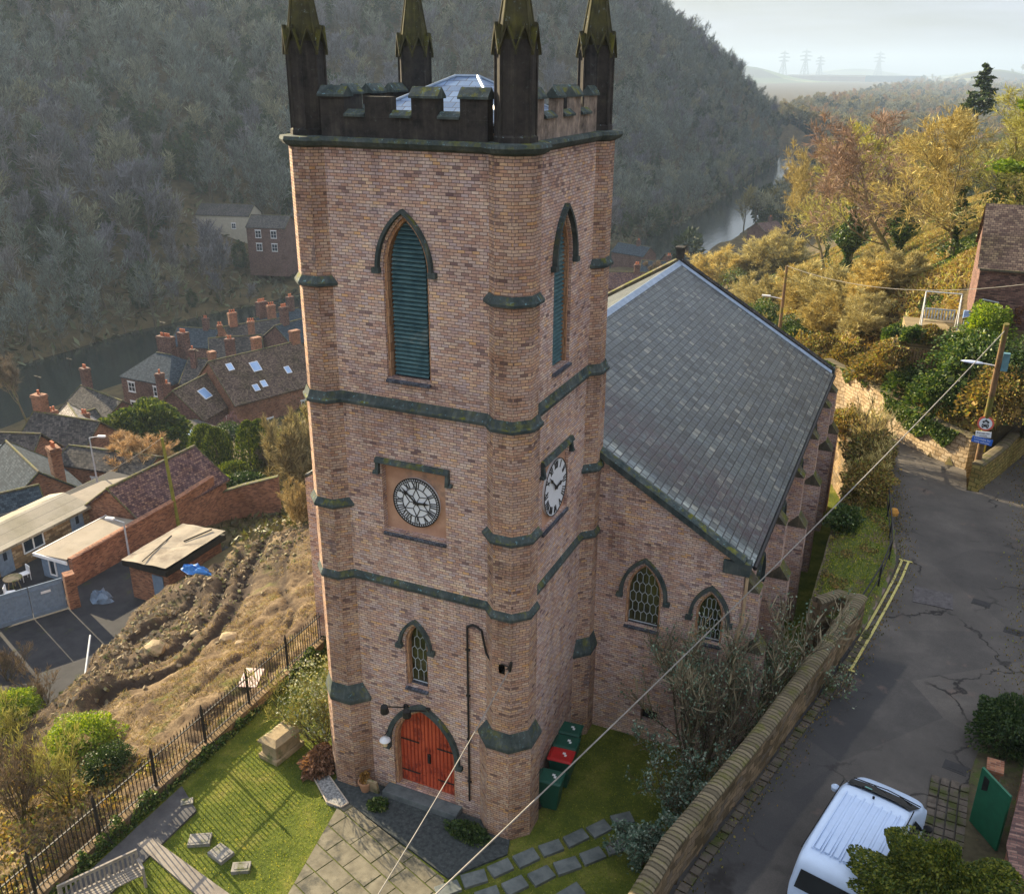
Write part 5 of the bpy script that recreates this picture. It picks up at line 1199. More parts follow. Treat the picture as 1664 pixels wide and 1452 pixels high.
M['black_felt'] = mat_noise('black_fascia', (.012, .012, .012), (.035, .03, .025), 4, .7, .3)
M['cream'] = mat_noise('cream_render', (.40, .36, .28), (.52, .48, .38), 1.5, .9, .2)
M['frame'] = M['white']
def house(name, label, loc, rz, L, D, he, hr, wm, rm, wins=(), chims=(), sky_=(), hip=0, base=3, cat='house', group=None, ov=.18):
    t = thing(name, label, cat, loc, rz, group)
    x, y = L/2, D/2; hx = hip
    mb = MB(); mb.box((-x, -y, -base), (x, y, he))
    if not hip: mb.add([(-x, -y, he), (-x, y, he), (-x, 0, he+hr-.06)], [(0, 1, 2)]); mb.add([(x, -y, he), (x, y, he), (x, 0, he+hr-.06)], [(0, 2, 1)])
    mb.build('wall', wm, t)
    sl_ = hr/y; xo = x+ov; yo = y+ov; zo = he-ov*sl_
    mb = MB()
    a, b = (-xo+hx, 0, he+hr), (xo-hx, 0, he+hr)
    v = [(-xo, -yo, zo), (xo, -yo, zo), (xo, yo, zo), (-xo, yo, zo), a, b]
    f = [(0, 1, 5, 4), (2, 3, 4, 5)]
    if hip: f += [(1, 2, 5), (3, 0, 4)]
    mb.add(v, f); mb.add([(p[0], p[1], p[2]-.14) for p in v], [tuple(q[::-1]) for q in f])
    mb.add(v[:4]+[(p[0], p[1], p[2]-.14) for p in v[:4]], [(0, 1, 5, 4), (2, 3, 7, 6)]) 
    if not hip: mb.add([v[0], v[4], v[3], (v[0][0], v[0][1], zo-.14), (a[0], 0, he+hr-.14), (v[3][0], v[3][1], zo-.14), v[1], v[5], v[2], (v[1][0], v[1][1], zo-.14), (b[0], 0, he+hr-.14), (v[2][0], v[2][1], zo-.14)], [(0,1,4,3),(1,2,5,4),(6,7,10,9),(7,8,11,10)])
    rf = mb.build('roof', rm, t, fix=False)
    mb = MB(); mb.tube(a, b, .11, n=6)
    if not hip:
        for s in (-1, 1):
            for q in (-1, 1): mb.tube((s*xo, q*yo, zo+.02), (s*xo, 0, he+hr+.02), .055, n=4)
    mb.build('ridge_tiles', M['cope'], rf)
    for s, u, z, w, h in wins:
        fr = {'S': lambda p, q, r: (p, -y-r, q), 'N': lambda p, q, r: (-p, y+r, q), 'E': lambda p, q, r: (x+r, p, q), 'W': lambda p, q, r: (-x-r, -p, q)}[s]
        wt = MB(); o = [(u-w/2, z), (u+w/2, z), (u+w/2, z+h), (u-w/2, z+h)]; i = [(u-w/2+.09, z+.09), (u+w/2-.09, z+.09), (u+w/2-.09, z+h-.09), (u-w/2+.09, z+h-.09)]
        wt.ribbon(i, o, fr, .0, .06, closed=True)
        q = [fr(u-w/2-.06, z-.08, 0), fr(u+w/2+.06, z-.08, 0), fr(u+w/2+.06, z-.08, .12), fr(u-w/2-.06, z-.08, .12)]; wt.add(q+[(p[0], p[1], p[2]+.07) for p in q], [(0,3,2,1),(4,5,6,7),(0,1,5,4),(1,2,6,5),(2,3,7,6),(3,0,4,7)])
        q = [fr(u-w/2-.1, z+h+.002, 0), fr(u+w/2+.1, z+h+.002, 0), fr(u+w/2+.1, z+h+.002, .05), fr(u-w/2-.1, z+h+.002, .05)]; wt.add(q+[(p[0], p[1], p[2]+.16) for p in q], [(0,3,2,1),(4,5,6,7),(0,1,5,4),(1,2,6,5),(2,3,7,6),(3,0,4,7)])
        for k in (.5,): 
            wt.ribbon([(u-.03, z+.09), (u-.03, z+h-.09)], [(u+.03, z+.09), (u+.03, z+h-.09)], fr, .01, .05); wt.ribbon([(u-w/2+.09, z+h*k-.03), (u+w/2-.09, z+h*k-.03)], [(u-w/2+.09, z+h*k+.03), (u+w/2-.09, z+h*k+.03)], fr, .01, .052)
        wn_ = wt.build('window', M['frame'], t); g = MB(); g.add([fr(p[0], p[1], .012) for p in i], [(0, 1, 2, 3)]); g.build('pane', M['glass'], wn_, fix=False)
    for cx, cy, ch, cw, cdp, n in chims:
        zb = he+hr*(1-abs(cy)/y)-.6; zt = he+hr+ch
        mb = MB(); mb.box((cx-cw/2, cy-cdp/2, zb), (cx+cw/2, cy+cdp/2, zt)); mb.box((cx-cw/2-.07, cy-cdp/2-.07, zt-.22), (cx+cw/2+.07, cy+cdp/2+.07, zt-.07)); mb.box((cx-cw/2-.03, cy-cdp/2-.03, zt+.002), (cx+cw/2+.03, cy+cdp/2+.03, zt+.08))
        ck = mb.build('chimney', wm, rf)
        for k in range(n):
            mb = MB(); o = (k-(n-1)/2)*.36; c = (cx+(o if cw > cdp else 0), cy+(0 if cw > cdp else o), zt+.08); mb.rev([(.13, 0), (.11, .38), (.14, .42), (.12, .48)], 8, c); pp = mb.build('chimney_pot', M['pot'], t, uv=False)
    for s, u, k, w, h in sky_:
        q = -1 if s == 'S' else 1; n_ = V((0, q*hr, y)).normalized(); up = V((0, -q*y, hr)).normalized(); c = V((u, q*(y*(1-k)), he+hr*k))+n_*.02
        mb = MB(); A = [c+V((e*w/2, 0, 0))+up*g*h/2 for e, g in ((-1,-1),(1,-1),(1,1),(-1,1))]; mb.add([tuple(p) for p in A]+[tuple(p+n_*.09) for p in A], [(0,3,2,1),(0,1,5,4),(1,2,6,5),(2,3,7,6),(3,0,4,7),(4,5,6,7)])
        fw = mb.build('skylight', M['frame'], t, uv=False)
        mb = MB(); B = [c+n_*.093+V((e*(w/2-.07), 0, 0))+up*g*(h/2-.07) for e, g in ((-1,-1),(1,-1),(1,1),(-1,1))]; mb.add([tuple(p) for p in B], [(0, 1, 2, 3)]); mb.build('pane', M['skyl'], fw, fix=False)
    return t
HG = 'houses of the town below the church'
BT, BD = M['brick_town'], M['brick_dark']
house('house', 'long brown roofed brick house with blue skylights, largest of the town roofs', (-70.6, 75.2, -23.2), R_(71), 13.5, 10.4, 4.7, 4.5, BT, M['roof_brown'],
      wins=[('S', 3.4, 1.2, 1.0, 1.5), ('S', -2, .3, .9, 1.3), ('S', 5.6, .2, .8, 2.0)], chims=[(1.2, 1.6, 1.2, 1.2, .8, 0), (-6.0, .5, 1.0, .8, .8, 0), (6.2, 0, 1.5, 1.3, .8, 0)],
      sky_=[('S', -4.6, .78, .85, 1.1), ('S', -1.3, .66, 1.25, 1.5), ('S', -2.9, .22, .8, 1.0), ('S', -1.6, .26, .8, 1.0), ('S', 2.7, .42, .8, 1.1)], group=HG)
house('house', 'gabled brick wing with one big skylight in front of the long brown roof', (-73.2, 65.6, -23.4), R_(98), 7.2, 7.4, 4.3, 3.3, BD, M['roof_brown'],
      wins=[('S', 1.6, 1.0, .9, 1.9), ('W', 1.2, 1.8, .5, .8)], sky_=[('S', 0.2, .55, 1.5, 1.5)], chims=[(-2.6, 2.4, 1.6, .8, .8, 1)], group=HG)
house('house', 'slate roofed riverside house with two white sash windows and stout paired chimneys', (-88.6, 77.2, -25.2), R_(-2), 9.0, 8.4, 5.3, 2.7, BD, M['roof_blue'],
      wins=[('S', -2.6, 3.2, 1.3, 1.4), ('S', 2.2, 3.2, 1.3, 1.4), ('S', -2.6, .5, 1.3, 1.2)], chims=[(-.6, 1.2, 2.1, 2.6, 1.0, 5), (1.4, 2.6, 2.6, 1.4, 1.0, 3)], hip=3.2, group=HG)
house('house', 'grey house joined on the right of the two-window house with a tall thin chimney', (-80.3, 78.2, -25.0), R_(18), 7.4, 7.4, 5.4, 2.4, BD, M['roof_grey'],
      chims=[(-2.6, -1.2, 1.6, .7, .7, 1), (1.6, 1.8, 2.4, 1.2, .8, 2)], group=HG)
house('house', 'low plum brick house with a hipped grey roof and tall chimney at the water edge', (-86.2, 63.2, -25.6), R_(-14), 9.6, 6.8, 4.8, 2.4, BD, M['roof_grey'], wins=[('S', 2.5, 1.6, 1, 1.2)], chims=[(-4.0, .4, 2.4, 1.1, .9, 2)], group=HG)
house('house', 'dark hip roofed extension below the two-window house with a single brick stack', (-78.4, 65.4, -25), R_(30), 5.6, 5.6, 4.4, 1.8, BD, M['roof_blue'], chims=[(1.2, -.6, 2.2, .7, .7, 1)], group=HG)
house('house', 'low brown roofed outhouse with one square skylight behind the conifer', (-71.4, 57.6, -23), R_(-25), 7.0, 6.2, 2.5, 2.4, BT, M['roof_brown'], sky_=[('S', .6, .45, 1.4, 1.3)], group=HG)
house('house', 'brick house with one white casement, left of the big conifer', (-68.6, 43.2, -19.2), R_(4), 8.2, 6.4, 4.4, 2.6, BT, M['roof_grey'], wins=[('S', 2.6, 2.7, 1.5, 1.5), ('E', -.6, .9, 1.4, 1.5), ('S', -2.0, .4, 1.2, 1.5)], chims=[(-3.6, .4, 1.7, 1.3, .9, 1)], group=HG)
house('house', 'small house with a frosty pale stone slate roof beside the river', (-76.4, 50.6, -21.8), R_(-32), 7.0, 6.0, 3.8, 2.6, BT, mat_tiles('pale_stone_slate', .3, .22, [(0, (.16, .14, .13)), (.5, (.30, .27, .24)), (1, (.42, .39, .35))], (.08, .07, .07), .02, .9, .2, .7), wins=[('E', 0, 1.6, 1.0, 1.0)], group=HG)
house('house', 'brick house at the left edge with gable windows and a dark tiled roof', (-58.2, 29.8, -17.5), R_(-24), 8.6, 7.2, 5.0, 2.9, BT, M['roof_blue'], wins=[('S', 3.0, 3.2, .95, 1.5), ('S', 3.1, .9, .95, 1.5), ('E', 1.0, 2.9, .9, 1.5), ('S', 1.3, 1.2, .7, 1.4)], chims=[(3.6, 1.6, 1.4, 1.1, .8, 2)], group=HG)
house('house', 'brick gable with two white sash windows at the far left edge above the pale roofs', (-54.2, 24.4, -16.8), R_(62), 5.2, 5.6, 4.2, 2.6, BT, M['roof_blue'], wins=[('S', .6, 1.9, .95, 1.5), ('S', -1.3, 1.4, .95, 1.5)], group=HG)
house('house', 'brick back extension with a brown door and two white windows above the pale flat roof', (-58.4, 39.2, -17.0), R_(8), 9.4, 4.4, 3.4, .9, BT, M['roof_grey'], wins=[('S', -.2, 1.3, 1.5, 1.1), ('S', 2.6, .2, 1.0, 2.1)], group=HG)
for i, (px, py, z, rz, L, D, lab, ch) in enumerate((
  (415, 548, -21, 60, 10, 8, 'grey roofed terrace house behind the long brown roof with red potted stacks', [(-3.5, 0, 2, 1.3, .8, 3), (3.4, .6, 2.2, 1.3, .8, 3)]),
  (452, 532, -21, 75, 9, 8, 'dark terrace house with a skylight and twin stout stacks near the tower edge', [(-3, 0, 2.4, 1.7, 1.0, 4), (3, 0, 2.2, 1.1, .8, 2)]),
  (385, 572, -22, 40, 8, 6, 'low grey roof tucked between the terrace and the two-window house', [(2.6, 1, 2, 1.1, .8, 3), (-2.2, .6, 1.8, .8, .7, 2)]),
  (485, 545, -20, 78, 9, 7, 'terrace house half hidden by the tower with paired tall chimneys', [(-2.6, 0, 2.6, 1.2, .9, 3), (2.0, 0, 2.6, 1.2, .9, 3)]),
  (474, 612, -19, 75, 6, 6, 'small dark slated house with a tiny skylight right of the long brown roof', []),
  (330, 556, -25, 12, 9, 6, 'low riverside roof with a brick stack left of the terrace', [(1, 0, 1.8, 1.0, .8, 2)]))):
    c = P(px, py, z); house('house', lab, (c.x, c.y, z-4.5), R_(rz), L, D, 4.6, 2.5, BD if i % 2 else BT, (M['roof_grey'], M['roof_blue'])[i % 2], chims=ch, sky_=[('S', 0, .5, .9, 1.1)] if i in (1, 4) else (), group=HG)
for x, y, z in ((-89.4, 78.4, -14.2), (-90.2, 62.6, -15.4), (-72.2, 43.6, -9.8), (-76.5, 70.5, -14.6)):
    mb = MB(); mb.tube((0, 0, -1.2), (0, 0, 1.3), .04, n=5); mb.tube((-.7, .2, 1.15), (.8, -.2, 1.25), .03, n=4)
    for k in range(6): mb.tube((-.6+k*.25, .17-k*.07-.3, 1.17), (-.6+k*.25, .17-k*.07+.3, 1.17), .018, n=3)
    o_ = mb.build('aerial', M['galv'] if 'galv' in M else M['iron'], uv=False); o_.location = (x, y, z); tag(o_, {-89.4: 'television aerial above the two-window riverside house', -90.2: 'television aerial above the water edge house', -72.2: 'television aerial on the stack left of the big conifer', -76.5: 'television aerial over the gabled brick wing'}[x], 'aerial', 'rooftop aerials')
for px, py, z, rz, L, D, he, hr, lab, sk in ((12, 742, -13, 20, 7, 6, 3.5, 2.4, 'small dark roofed house at the far left edge behind the gabled brick house', ()), (168, 712, -19, 10, 6, 5, 3, 1.6, 'low slate roof in front of the water edge house', ()), (318, 700, -18, -14, 6, 4.5, 3, .5, 'low brick extension with a nearly flat roof left of the broad cypress', (('S', .6, .5, 1.2, .9),)), (120, 705, -19, 80, 6, 5, 4, 2.2, 'narrow gabled house squeezed between the left town roofs', ())):
    c = P(px, py, z); house('house', lab, (c.x, c.y, z-he), R_(rz), L, D, he, hr, BT, M['roof_grey'], wins=[('S', 0, 1, 1, 1.2)], chims=[(-2, 0, 1.2, .9, .7, 2)] if hr > 1 else (), sky_=sk, group=HG)
# houses beyond the nave and across the river
for px, py, z, rz, L, D, lab in ((1075, 440, -22, 10, 9, 7, 'blue grey roofed cottage just above the far ridge of the nave'), (1105, 425, -24, 40, 8, 6, 'slate roofed cottage beside the dark cypress beyond the nave'), (1030, 410, -27, -20, 11, 6, 'long low dull roof on the near river bank right of the tower'), (1245, 372, -25, 60, 9, 7, 'red brick chimneyed house at the river bend half hidden by orange scrub'), (1020, 462, -15, 20, 7, 6, 'low terracotta roofed cottage close behind the nave ridge')):
    c = P(px, py, z); house('house', lab, (c.x, c.y, z-4), R_(rz), L, D, 4, 2.2, BD, M['roof_blue'] if px not in (1020, 1245) else M['roof_purple'], chims=[(1.5, 0, 1.3, 1, .8, 2)], group='cottages beyond the nave')
house('house', 'white walled house with a pale roof deep in the wooded hillside', (*P(372, 352, -17).xy, -21), R_(15), 15, 8, 5, 2.4, M['cream'], M['roof_grey'], wins=[('S', 3, 1.5, 1.2, 1.4)], base=5, group='houses across the river')
house('house', 'dark house with four bright windows in the wooded hillside near the tower', (*P(442, 372, -17).xy, -23), R_(15), 10, 8, 7, 2.4, BD, M['roof_grey'], wins=[('S', -2, 4.4, 1.5, 1.8), ('S', -2, 1.2, 1.5, 1.8), ('S', 2, 4.4, 1.5, 1.8), ('S', 2, 1.2, 1.5, 1.8)], base=5, group='houses across the river')
M['caravan'] = mat_flat('caravan_white', (.52, .66, .80), .4, .4)
for px, py, lab in ((1032, 294, 'pale static caravan on the far bank nearest the tower'), (1070, 278, 'pale static caravan on the far bank among trees, farther right'), (1008, 318, 'pale caravan on the far bank hard against the tower edge'), (1118, 300, 'white static caravan low on the far river bank, rightmost of the caravans'), (1412, 218, 'white walled house roof among the far orange treetops')):
    z = -27 if px < 1150 else (-30 if px < 1300 else -12); c = P(px, py, z); t = thing('static_caravan' if px < 1300 else 'house', lab, 'caravan' if px < 1300 else 'house', (c.x, c.y, z-3.5), R_(75), 'caravans by the river' if px < 1300 else None)
    mb = MB(); mb.box((-5, -1.8, .5), (5, 1.8, 3.0)); mb.build('body', M['caravan'], t, bevel=.1); mb = MB(); mb.add([(-5.1, -1.9, 3.0), (5.1, -1.9, 3.0), (5.1, 1.9, 3.0), (-5.1, 1.9, 3.0), (-5.1, 0, 3.6), (5.1, 0, 3.6)], [(0, 1, 5, 4), (2, 3, 4, 5), (0, 4, 3), (1, 2, 5)]); mb.build('roof', M['caravan'], t)
# --- yard buildings
yz = -7.44
fr_ = thing('cottage_row', 'low honey stone row with a long grey felt roof and white casements facing the yard', 'building', (-38.8, 11.2, yz))
mb = MB(); mb.box((-3.3, -9.4, -2), (0, 8.2, 1.75)); mb.build('wall', M['stonewall'], fr_)
mb = MB(); mb.add([(-3.6, -9.7, 1.72), (.35, -9.7, 1.76), (.35, 8.4, 1.76), (-3.6, 8.4, 1.72), (-2.2, -9.7, 2.15), (-2.2, 8.4, 2.15), (.35, -9.7, 1.60), (.35, 8.4, 1.60)], [(0, 4, 5, 3), (4, 1, 2, 5), (0, 1, 4), (3, 5, 2), (1, 6, 7, 2)]); mb.build('roof', M['sheet'], fr_)
def yard_win(par, fr, u, z, w, h, n=2, mat=None, name='window'):
    mb = MB(); mb.ribbon([(u-w/2+.07, z+.07), (u+w/2-.07, z+.07), (u+w/2-.07, z+h-.07), (u-w/2+.07, z+h-.07)], [(u-w/2, z), (u+w/2, z), (u+w/2, z+h), (u-w/2, z+h)], fr, 0, .07, closed=True)
    for k in range(1, n): x = u-w/2+w*k/n; mb.ribbon([(x-.04, z+.07), (x-.04, z+h-.07)], [(x+.04, z+.07), (x+.04, z+h-.07)], fr, .01, .065)
    o = mb.build(name, M['frame'], par); g = MB(); g.add([fr(a, b, .02) for a, b in ((u-w/2+.05, z+.05), (u+w/2-.05, z+.05), (u+w/2-.05, z+h-.05), (u-w/2+.05, z+h-.05))], [(0, 1, 2, 3)]); g.build('pane', mat or M['glass'], o, fix=False)
fF = lambda u, v, w: (w, u, v)
for u, w in ((-6.2, 1.3), (-2.9, 1.4), (.0, 1.3), (3.9, 1.5)): yard_win(fr_, fF, u, .65, w, .95)
for u in (1.9, 7.2):
    mb = MB(); mb.box((0, u-.48, 0), (.06, u+.48, 1.65)); dd = mb.build('door', M['bluegrey'], fr_); mb = MB(); mb.box((.061, u-.12, .9), (.075, u+.12, 1.4)); mb.build('pane', M['glass'], dd)
ft = thing('flat_roofed_block', 'angular brick block with a pale cream felt roof behind the stone row', 'building', (-41.0, 22.3, yz))
mb = MB(); q = [(-1.2, -1.9), (2.3, -2.3), (1.6, 2.0), (.2, 2.6), (-1.0, 1.2)]; mb.prism(q, -2, 1.0); mb.build('wall', M['brick_red'], ft)
mb = MB(); mb.prism([(x*1.06, y*1.06) for x, y in q], 1.002, 1.14); mb.build('roof', M['felt'], ft)
le = thing('lean_to', 'blue grey rendered lean-to with a cream felt roof against the yard wall', 'building', (-35.3, 16.2, yz))
mb = MB(); mb.box((-1.3, -2.4, -1), (1.1, 2.6, 1.55)); mb.build('wall', M['bluegrey'], le)
mb = MB(); mb.add([(-1.55, -2.6, 1.56), (1.12, -2.6, 1.75), (1.12, 2.9, 1.75), (-1.55, 2.9, 1.56), (-1.55, -2.6, 1.45), (1.12, -2.6, 1.56), (1.12, 2.9, 1.56), (-1.55, 2.9, 1.45)], [(0, 1, 2, 3), (0, 4, 5, 1), (0, 3, 7, 4)]); mb.build('roof', M['felt'], le)
mb = MB(); mb.box((-1.6, -2.66, 1.40), (1.12, -2.602, 1.60)); mb.box((-1.62, -2.66, 1.40), (-1.56, 2.9, 1.58)); mb.build('fascia', M['white'], le)
yard_win(le, lambda u, v, w: (u, -2.4-w, v), -.4, .25, .55, 1.15, 1)
gb = house('gabled_workshop', 'brick workshop with a patchy plum tiled roof along the yard wall', (-36.6, 23.2, yz), R_(90), 7.6, 5.2, 1.5, 1.9, M['brick_red'], M['roof_purple'], cat='workshop', base=2)
wall_line('brick_wall', [(-34.05, 13.7), (-34.0, 18), (-33.9, 22), (-34.1, 25.8)], lambda x, y: -10, lambda x, y: -5.75+.03*(y-13), .32, M['brick_red'], 'tall red brick yard wall with a toothed tile coping beside the lean-to', cope_h=.10, cmat=M['brick_red'])
_wa, _wb, _wc = P(326, 806, -7.0), P(395, 792, -6.8), P(452, 774, -6.0)
wall_line('brick_wall', [tuple(p.xy) for p in (_wa, _wb, _wc)], lambda x, y: -11, lambda x, y: -7.2+1.2*max(0, min(1, (x-_wa.x)/(_wc.x-_wa.x))), .32, M['brick_red'], 'sunlit brick garden wall running up from the yard towards the tower', cope_h=.10, cmat=M['cope'])
sh = thing('shed', 'brick shed with a tarred fascia and a sagging pale felt roof in the yard', 'shed', (-28.5, 16.4, yz))
mb = MB(); mb.box((-1.5, -2.2, -.5), (1.35, 2.1, 2.15)); mb.build('wall', M['brick_red'], sh)
xs_ = np.linspace(-1.7, 1.55, 22); ys_ = np.linspace(-2.5, 2.4, 28); Xg, Yg = np.meshgrid(xs_, ys_); Zg = 2.62+.06*Xg+.06*fbm(Xg.ravel()*1.3, Yg.ravel()*1.3, 3, 7).reshape(Xg.shape)+.035*np.abs(np.sin(Xg*2.2))
ii = np.arange(22*28).reshape(28, 22); np_mesh('roof', np.stack([Xg, Yg, Zg], -1).reshape(-1, 3), np.stack([ii[:-1, :-1], ii[:-1, 1:], ii[1:, 1:], ii[1:, :-1]], -1).reshape(-1, 4), M['felt2'], sh, smooth=True)
mb = MB(); mb.box((-1.68, -2.48, 2.16), (1.53, 2.38, 2.50)); mb.build('fascia', M['black_felt'], sh)
mb = MB(); mb.box((.2, -2.26, 0), (.95, -2.201, 1.9)); mb.build('door', M['bluegrey'], sh)
mb = MB(); mb.tube((-.2, -2.4, 2.72), (-1.1, .8, 2.60), .03, n=5); mb.tube((.2, .4, 2.70), (.8, 2.1, 2.80), .045, n=5); mb.build('roof_batten', M['black_felt'], sh)
for c, s, m_, lab in (((-31.4, 13.2, yz), (.7, .5, .5), M['bluegrey'], 'crumpled blue grey tarpaulin bundle at the shed corner'), ((-25.0, 14.2, -4.6), (.95, .4, .3), mat_noise('blue_tarp', (.01, .09, .38), (.08, .28, .62), 6, .5, .9), 'bright blue crumpled tarpaulin beside the shed on the dug slope')):
    random.seed(5); mb = MB(); n = 18; ring = []
    for k, (rr_, zz) in enumerate(((1, 0), (.85, .6), (.5, 1), (.1, .9))): ring.append([(c[0]+s[0]*rr_*cos(2*pi*i/n)*random.uniform(.75, 1.15)+(.8*s[0]*rr_*sin(2*pi*i/n) if s[0] > 1 else 0), c[1]+(s[1] if s[0] < 1 else s[0])*rr_*sin(2*pi*i/n)*random.uniform(.75, 1.15), c[2]+s[2]*zz*random.uniform(.5, 1.5)) for i in range(n)])
    mb.loft(ring); tag(mb.build('tarpaulin', m_), lab, 'tarpaulin')
# lower left boundary wall with air conditioner, timber gates, curved wall
wall_line('brick_wall', [(-40.5, 4.2), (-37.5, 6.2), (-34.3, 8.5)], lambda x, y: -8.5, lambda x, y: -5.35, .32, M['brick_red'], 'brick wall with a white capping and an air conditioner at the left edge', cope_h=.07, cmat=M['white'])
ac = thing('air_conditioner', 'white boxed air conditioner with a black fan fixed to the brick wall', 'air conditioner', (-36.3, 6.9, -6.6), R_(35))
mb = MB(); mb.box((-.5, -.42, 0), (.5, -.02, .72)); mb.build('casing', M['white'], ac, bevel=.02)
mb = MB(); disc(mb, .26, -.46, -.421, -.1, .36, 24); mb.build('fan', M['black'], ac)
gt = thing('timber_gates', 'pair of grey blue boarded yard gates with a pale diagonal brace', 'gates', (-34.1, 8.7, yz), R_(62))
for x0 in (0, 1.75):
    mb = MB()
    for i in range(11): mb.box((x0+i*.155, -.03, .05), (x0+i*.155+.148, .03, 1.95))
    lf_ = mb.build('gate_leaf', M['bluegrey'], gt); mb = MB(); mb.box((x0+.02, -.06, .2), (x0+1.66, -.031, .32)); mb.box((x0+.02, -.06, 1.6), (x0+1.66, -.031, 1.72)); mb.build('ledge', M['bluegrey'], lf_)
mb = MB(); mb.box((2.3, -.066, 1.35), (2.8, -.061, 1.5)); mb.build('notice', M['white'], gt)
mb = MB(); mb.box((3.55, -.3, 0), (4.1, .3, 2.1)); mb.build('gate_pier', M['brick_red'], gt)
cw = [(-35.5, 4.2), (-33.2, 4.6), (-31.0, 4.4), (-29.3, 3.6), (-28.0, 2.2), (-27.3, .6)]
wall_line('curved_wall', cw, lambda x, y: -8.5, lambda x, y: -5.9-.12*(x+35), .3, M['rubble'], 'curving low brick wall with pale stone capping at the yard corner', cope_h=.1, cmat=mat_noise('pale_cap', (.25, .20, .16), (.42, .36, .28), 3, .9, .3))
# garden table and chairs in the stone court
tt = thing('garden_table', 'round wooden garden table in the stone paved court', 'table', (-36.9, 12.0, yz))
mb = MB(); mb.rev([(.5, .70), (.52, .73), (.5, .76)], 20); mb.build('tabletop', M['sand'], tt); 
for a in (45, 135, 225, 315): mb = MB(); mb.tube((.32*cos(R_(a)), .32*sin(R_(a)), 0), (.2*cos(R_(a)), .2*sin(R_(a)), .7), .03, n=6); mb.build('leg', M['sand'], tt)
def chair(loc, rz, lab, grp, mat=None, s=1.0):
    mat = mat or M['white']; t = thing('garden_chair', lab, 'chair', loc, rz, grp)
    mb = MB(); mb.box((-.24, -.24, .42), (.24, .24, .46)); mb.build('seat', mat, t)
    mb = MB(); mb.box((-.24, .22, .8), (.24, .26, .9)); 
    for k in range(5): mb.box((-.22+k*.1, .225, .46), (-.18+k*.1, .25, .8))
    mb.build('backrest', mat, t)
    for x in (-.21, .21):
        for y in (-.21, .22): mb = MB(); mb.tube((x, y, 0), (x, y, .43 if y < 0 else .88), .022, n=6); mb.build('leg', mat, t)
    return t
chair((-36.1, 11.1, yz), R_(130), 'white garden chair on the near side of the round table in the court', 'chairs in the stone court')
chair((-37.2, 13.0, yz), R_(-15), 'white garden chair on the far side of the round table in the court', 'chairs in the stone court')
# street lamps / lamp posts in the yard
def lamp(loc, h, rz, lab, arm=.7):
    t = thing('lamp_post', lab, 'lamp post', loc, rz, 'lamp posts in the lower town'); mb = MB(); mb.tube((0, 0, 0), (0, 0, h), .07, .045, 8); mb.tube((0, 0, h), (-arm, 0, h+.12), .03, n=6); mb.build('post', mat_flat('galvanised_post', (.36, .40, .44), .5, .4) if 'galv' not in M else M['galv'], t)
    mb = MB(); mb.cbox((-arm-.2, 0, h+.14), (.55, .2, .12)); mb.build('lamp_head', M['white'], t)
M['galv'] = mat_flat('galvanised_post', (.36, .40, .44), .5, .4)
lamp((-32.6, 16.6, yz), 3.1, R_(10), 'grey street lamp between the yard wall and the shed')
lamp((-43.6, 24.5, yz-1), 4.8, R_(200), 'thin dark lamp post rising behind the cream flat roof')
lamp((-66.5, 33.5, -18), 6.5, R_(190), 'thin lamp post at the far left edge by the river')
# sheets and tubes on the dug slope
for (x, y, L, a, lab) in ((-24.0, 5.6, 3.2, 128, 'long pale scaffold tube lying on the rubble heap'), (-22.9, 5.0, 3.2, 132, 'second pale tube lying just below the first on the rubble heap'), (-25.3, 3.4, 2.6, 95, 'pale fence rail standing askew by the yard corner')):
    z = float(Hdug(np.array([x]), np.array([y]))[0])+.25; mb = MB(); mb.tube((x-cos(R_(a))*L/2, y-sin(R_(a))*L/2, z-.1), (x+cos(R_(a))*L/2, y+sin(R_(a))*L/2, z+.15), .045, n=6); tag(mb.build('scaffold_tube', M['galv']), lab, 'tube', 'tubes on the dug slope')
c = P(428, 1112, -.2); z = float(Hdug(np.array([c.x-.6]), np.array([c.y+.5]))[0]); mb = MB().at((c.x-.9, c.y+.4, z+.22), R_(20), R_(6)); mb.box((-.35, -.5, 0), (.35, .5, .04)); tag(mb.build('board', mat_noise('pink_board', (.55, .40, .36), (.72, .6, .55), 3, .8, .2)), 'pale pink board lying behind the railing on the dug slope', 'board')
for i, (px, py, s, lab) in enumerate(((372, 1040, .42, 'large pale boulder among the wheel ruts on the dug slope'), (255, 1072, .5, 'broken tan stone slab among the rubble left of the wheel ruts'), (395, 1108-20, .22, 'small grey stone near the railing on the dug slope'), (318, 1030, .25, 'grey stone between the deep ruts on the dug slope'))):
    c = P(px, py, -1.9-.35*i if i != 1 else -3.2); z = float(Hdug(np.array([c.x]), np.array([c.y]))[0]); random.seed(i); bm = bmesh.new(); bmesh.ops.create_icosphere(bm, subdivisions=2, radius=s)
    for v in bm.verts: v.co *= random.uniform(.78, 1.1); v.co.z *= .62
    me = bpy.data.meshes.new('boulder'); bm.to_mesh(me); bm.free(); o = finish(me, 'boulder', M['sand']); o.location = (c.x, c.y, z+s*.3); tag(o, lab, 'stone', 'loose stones on the dug slope')
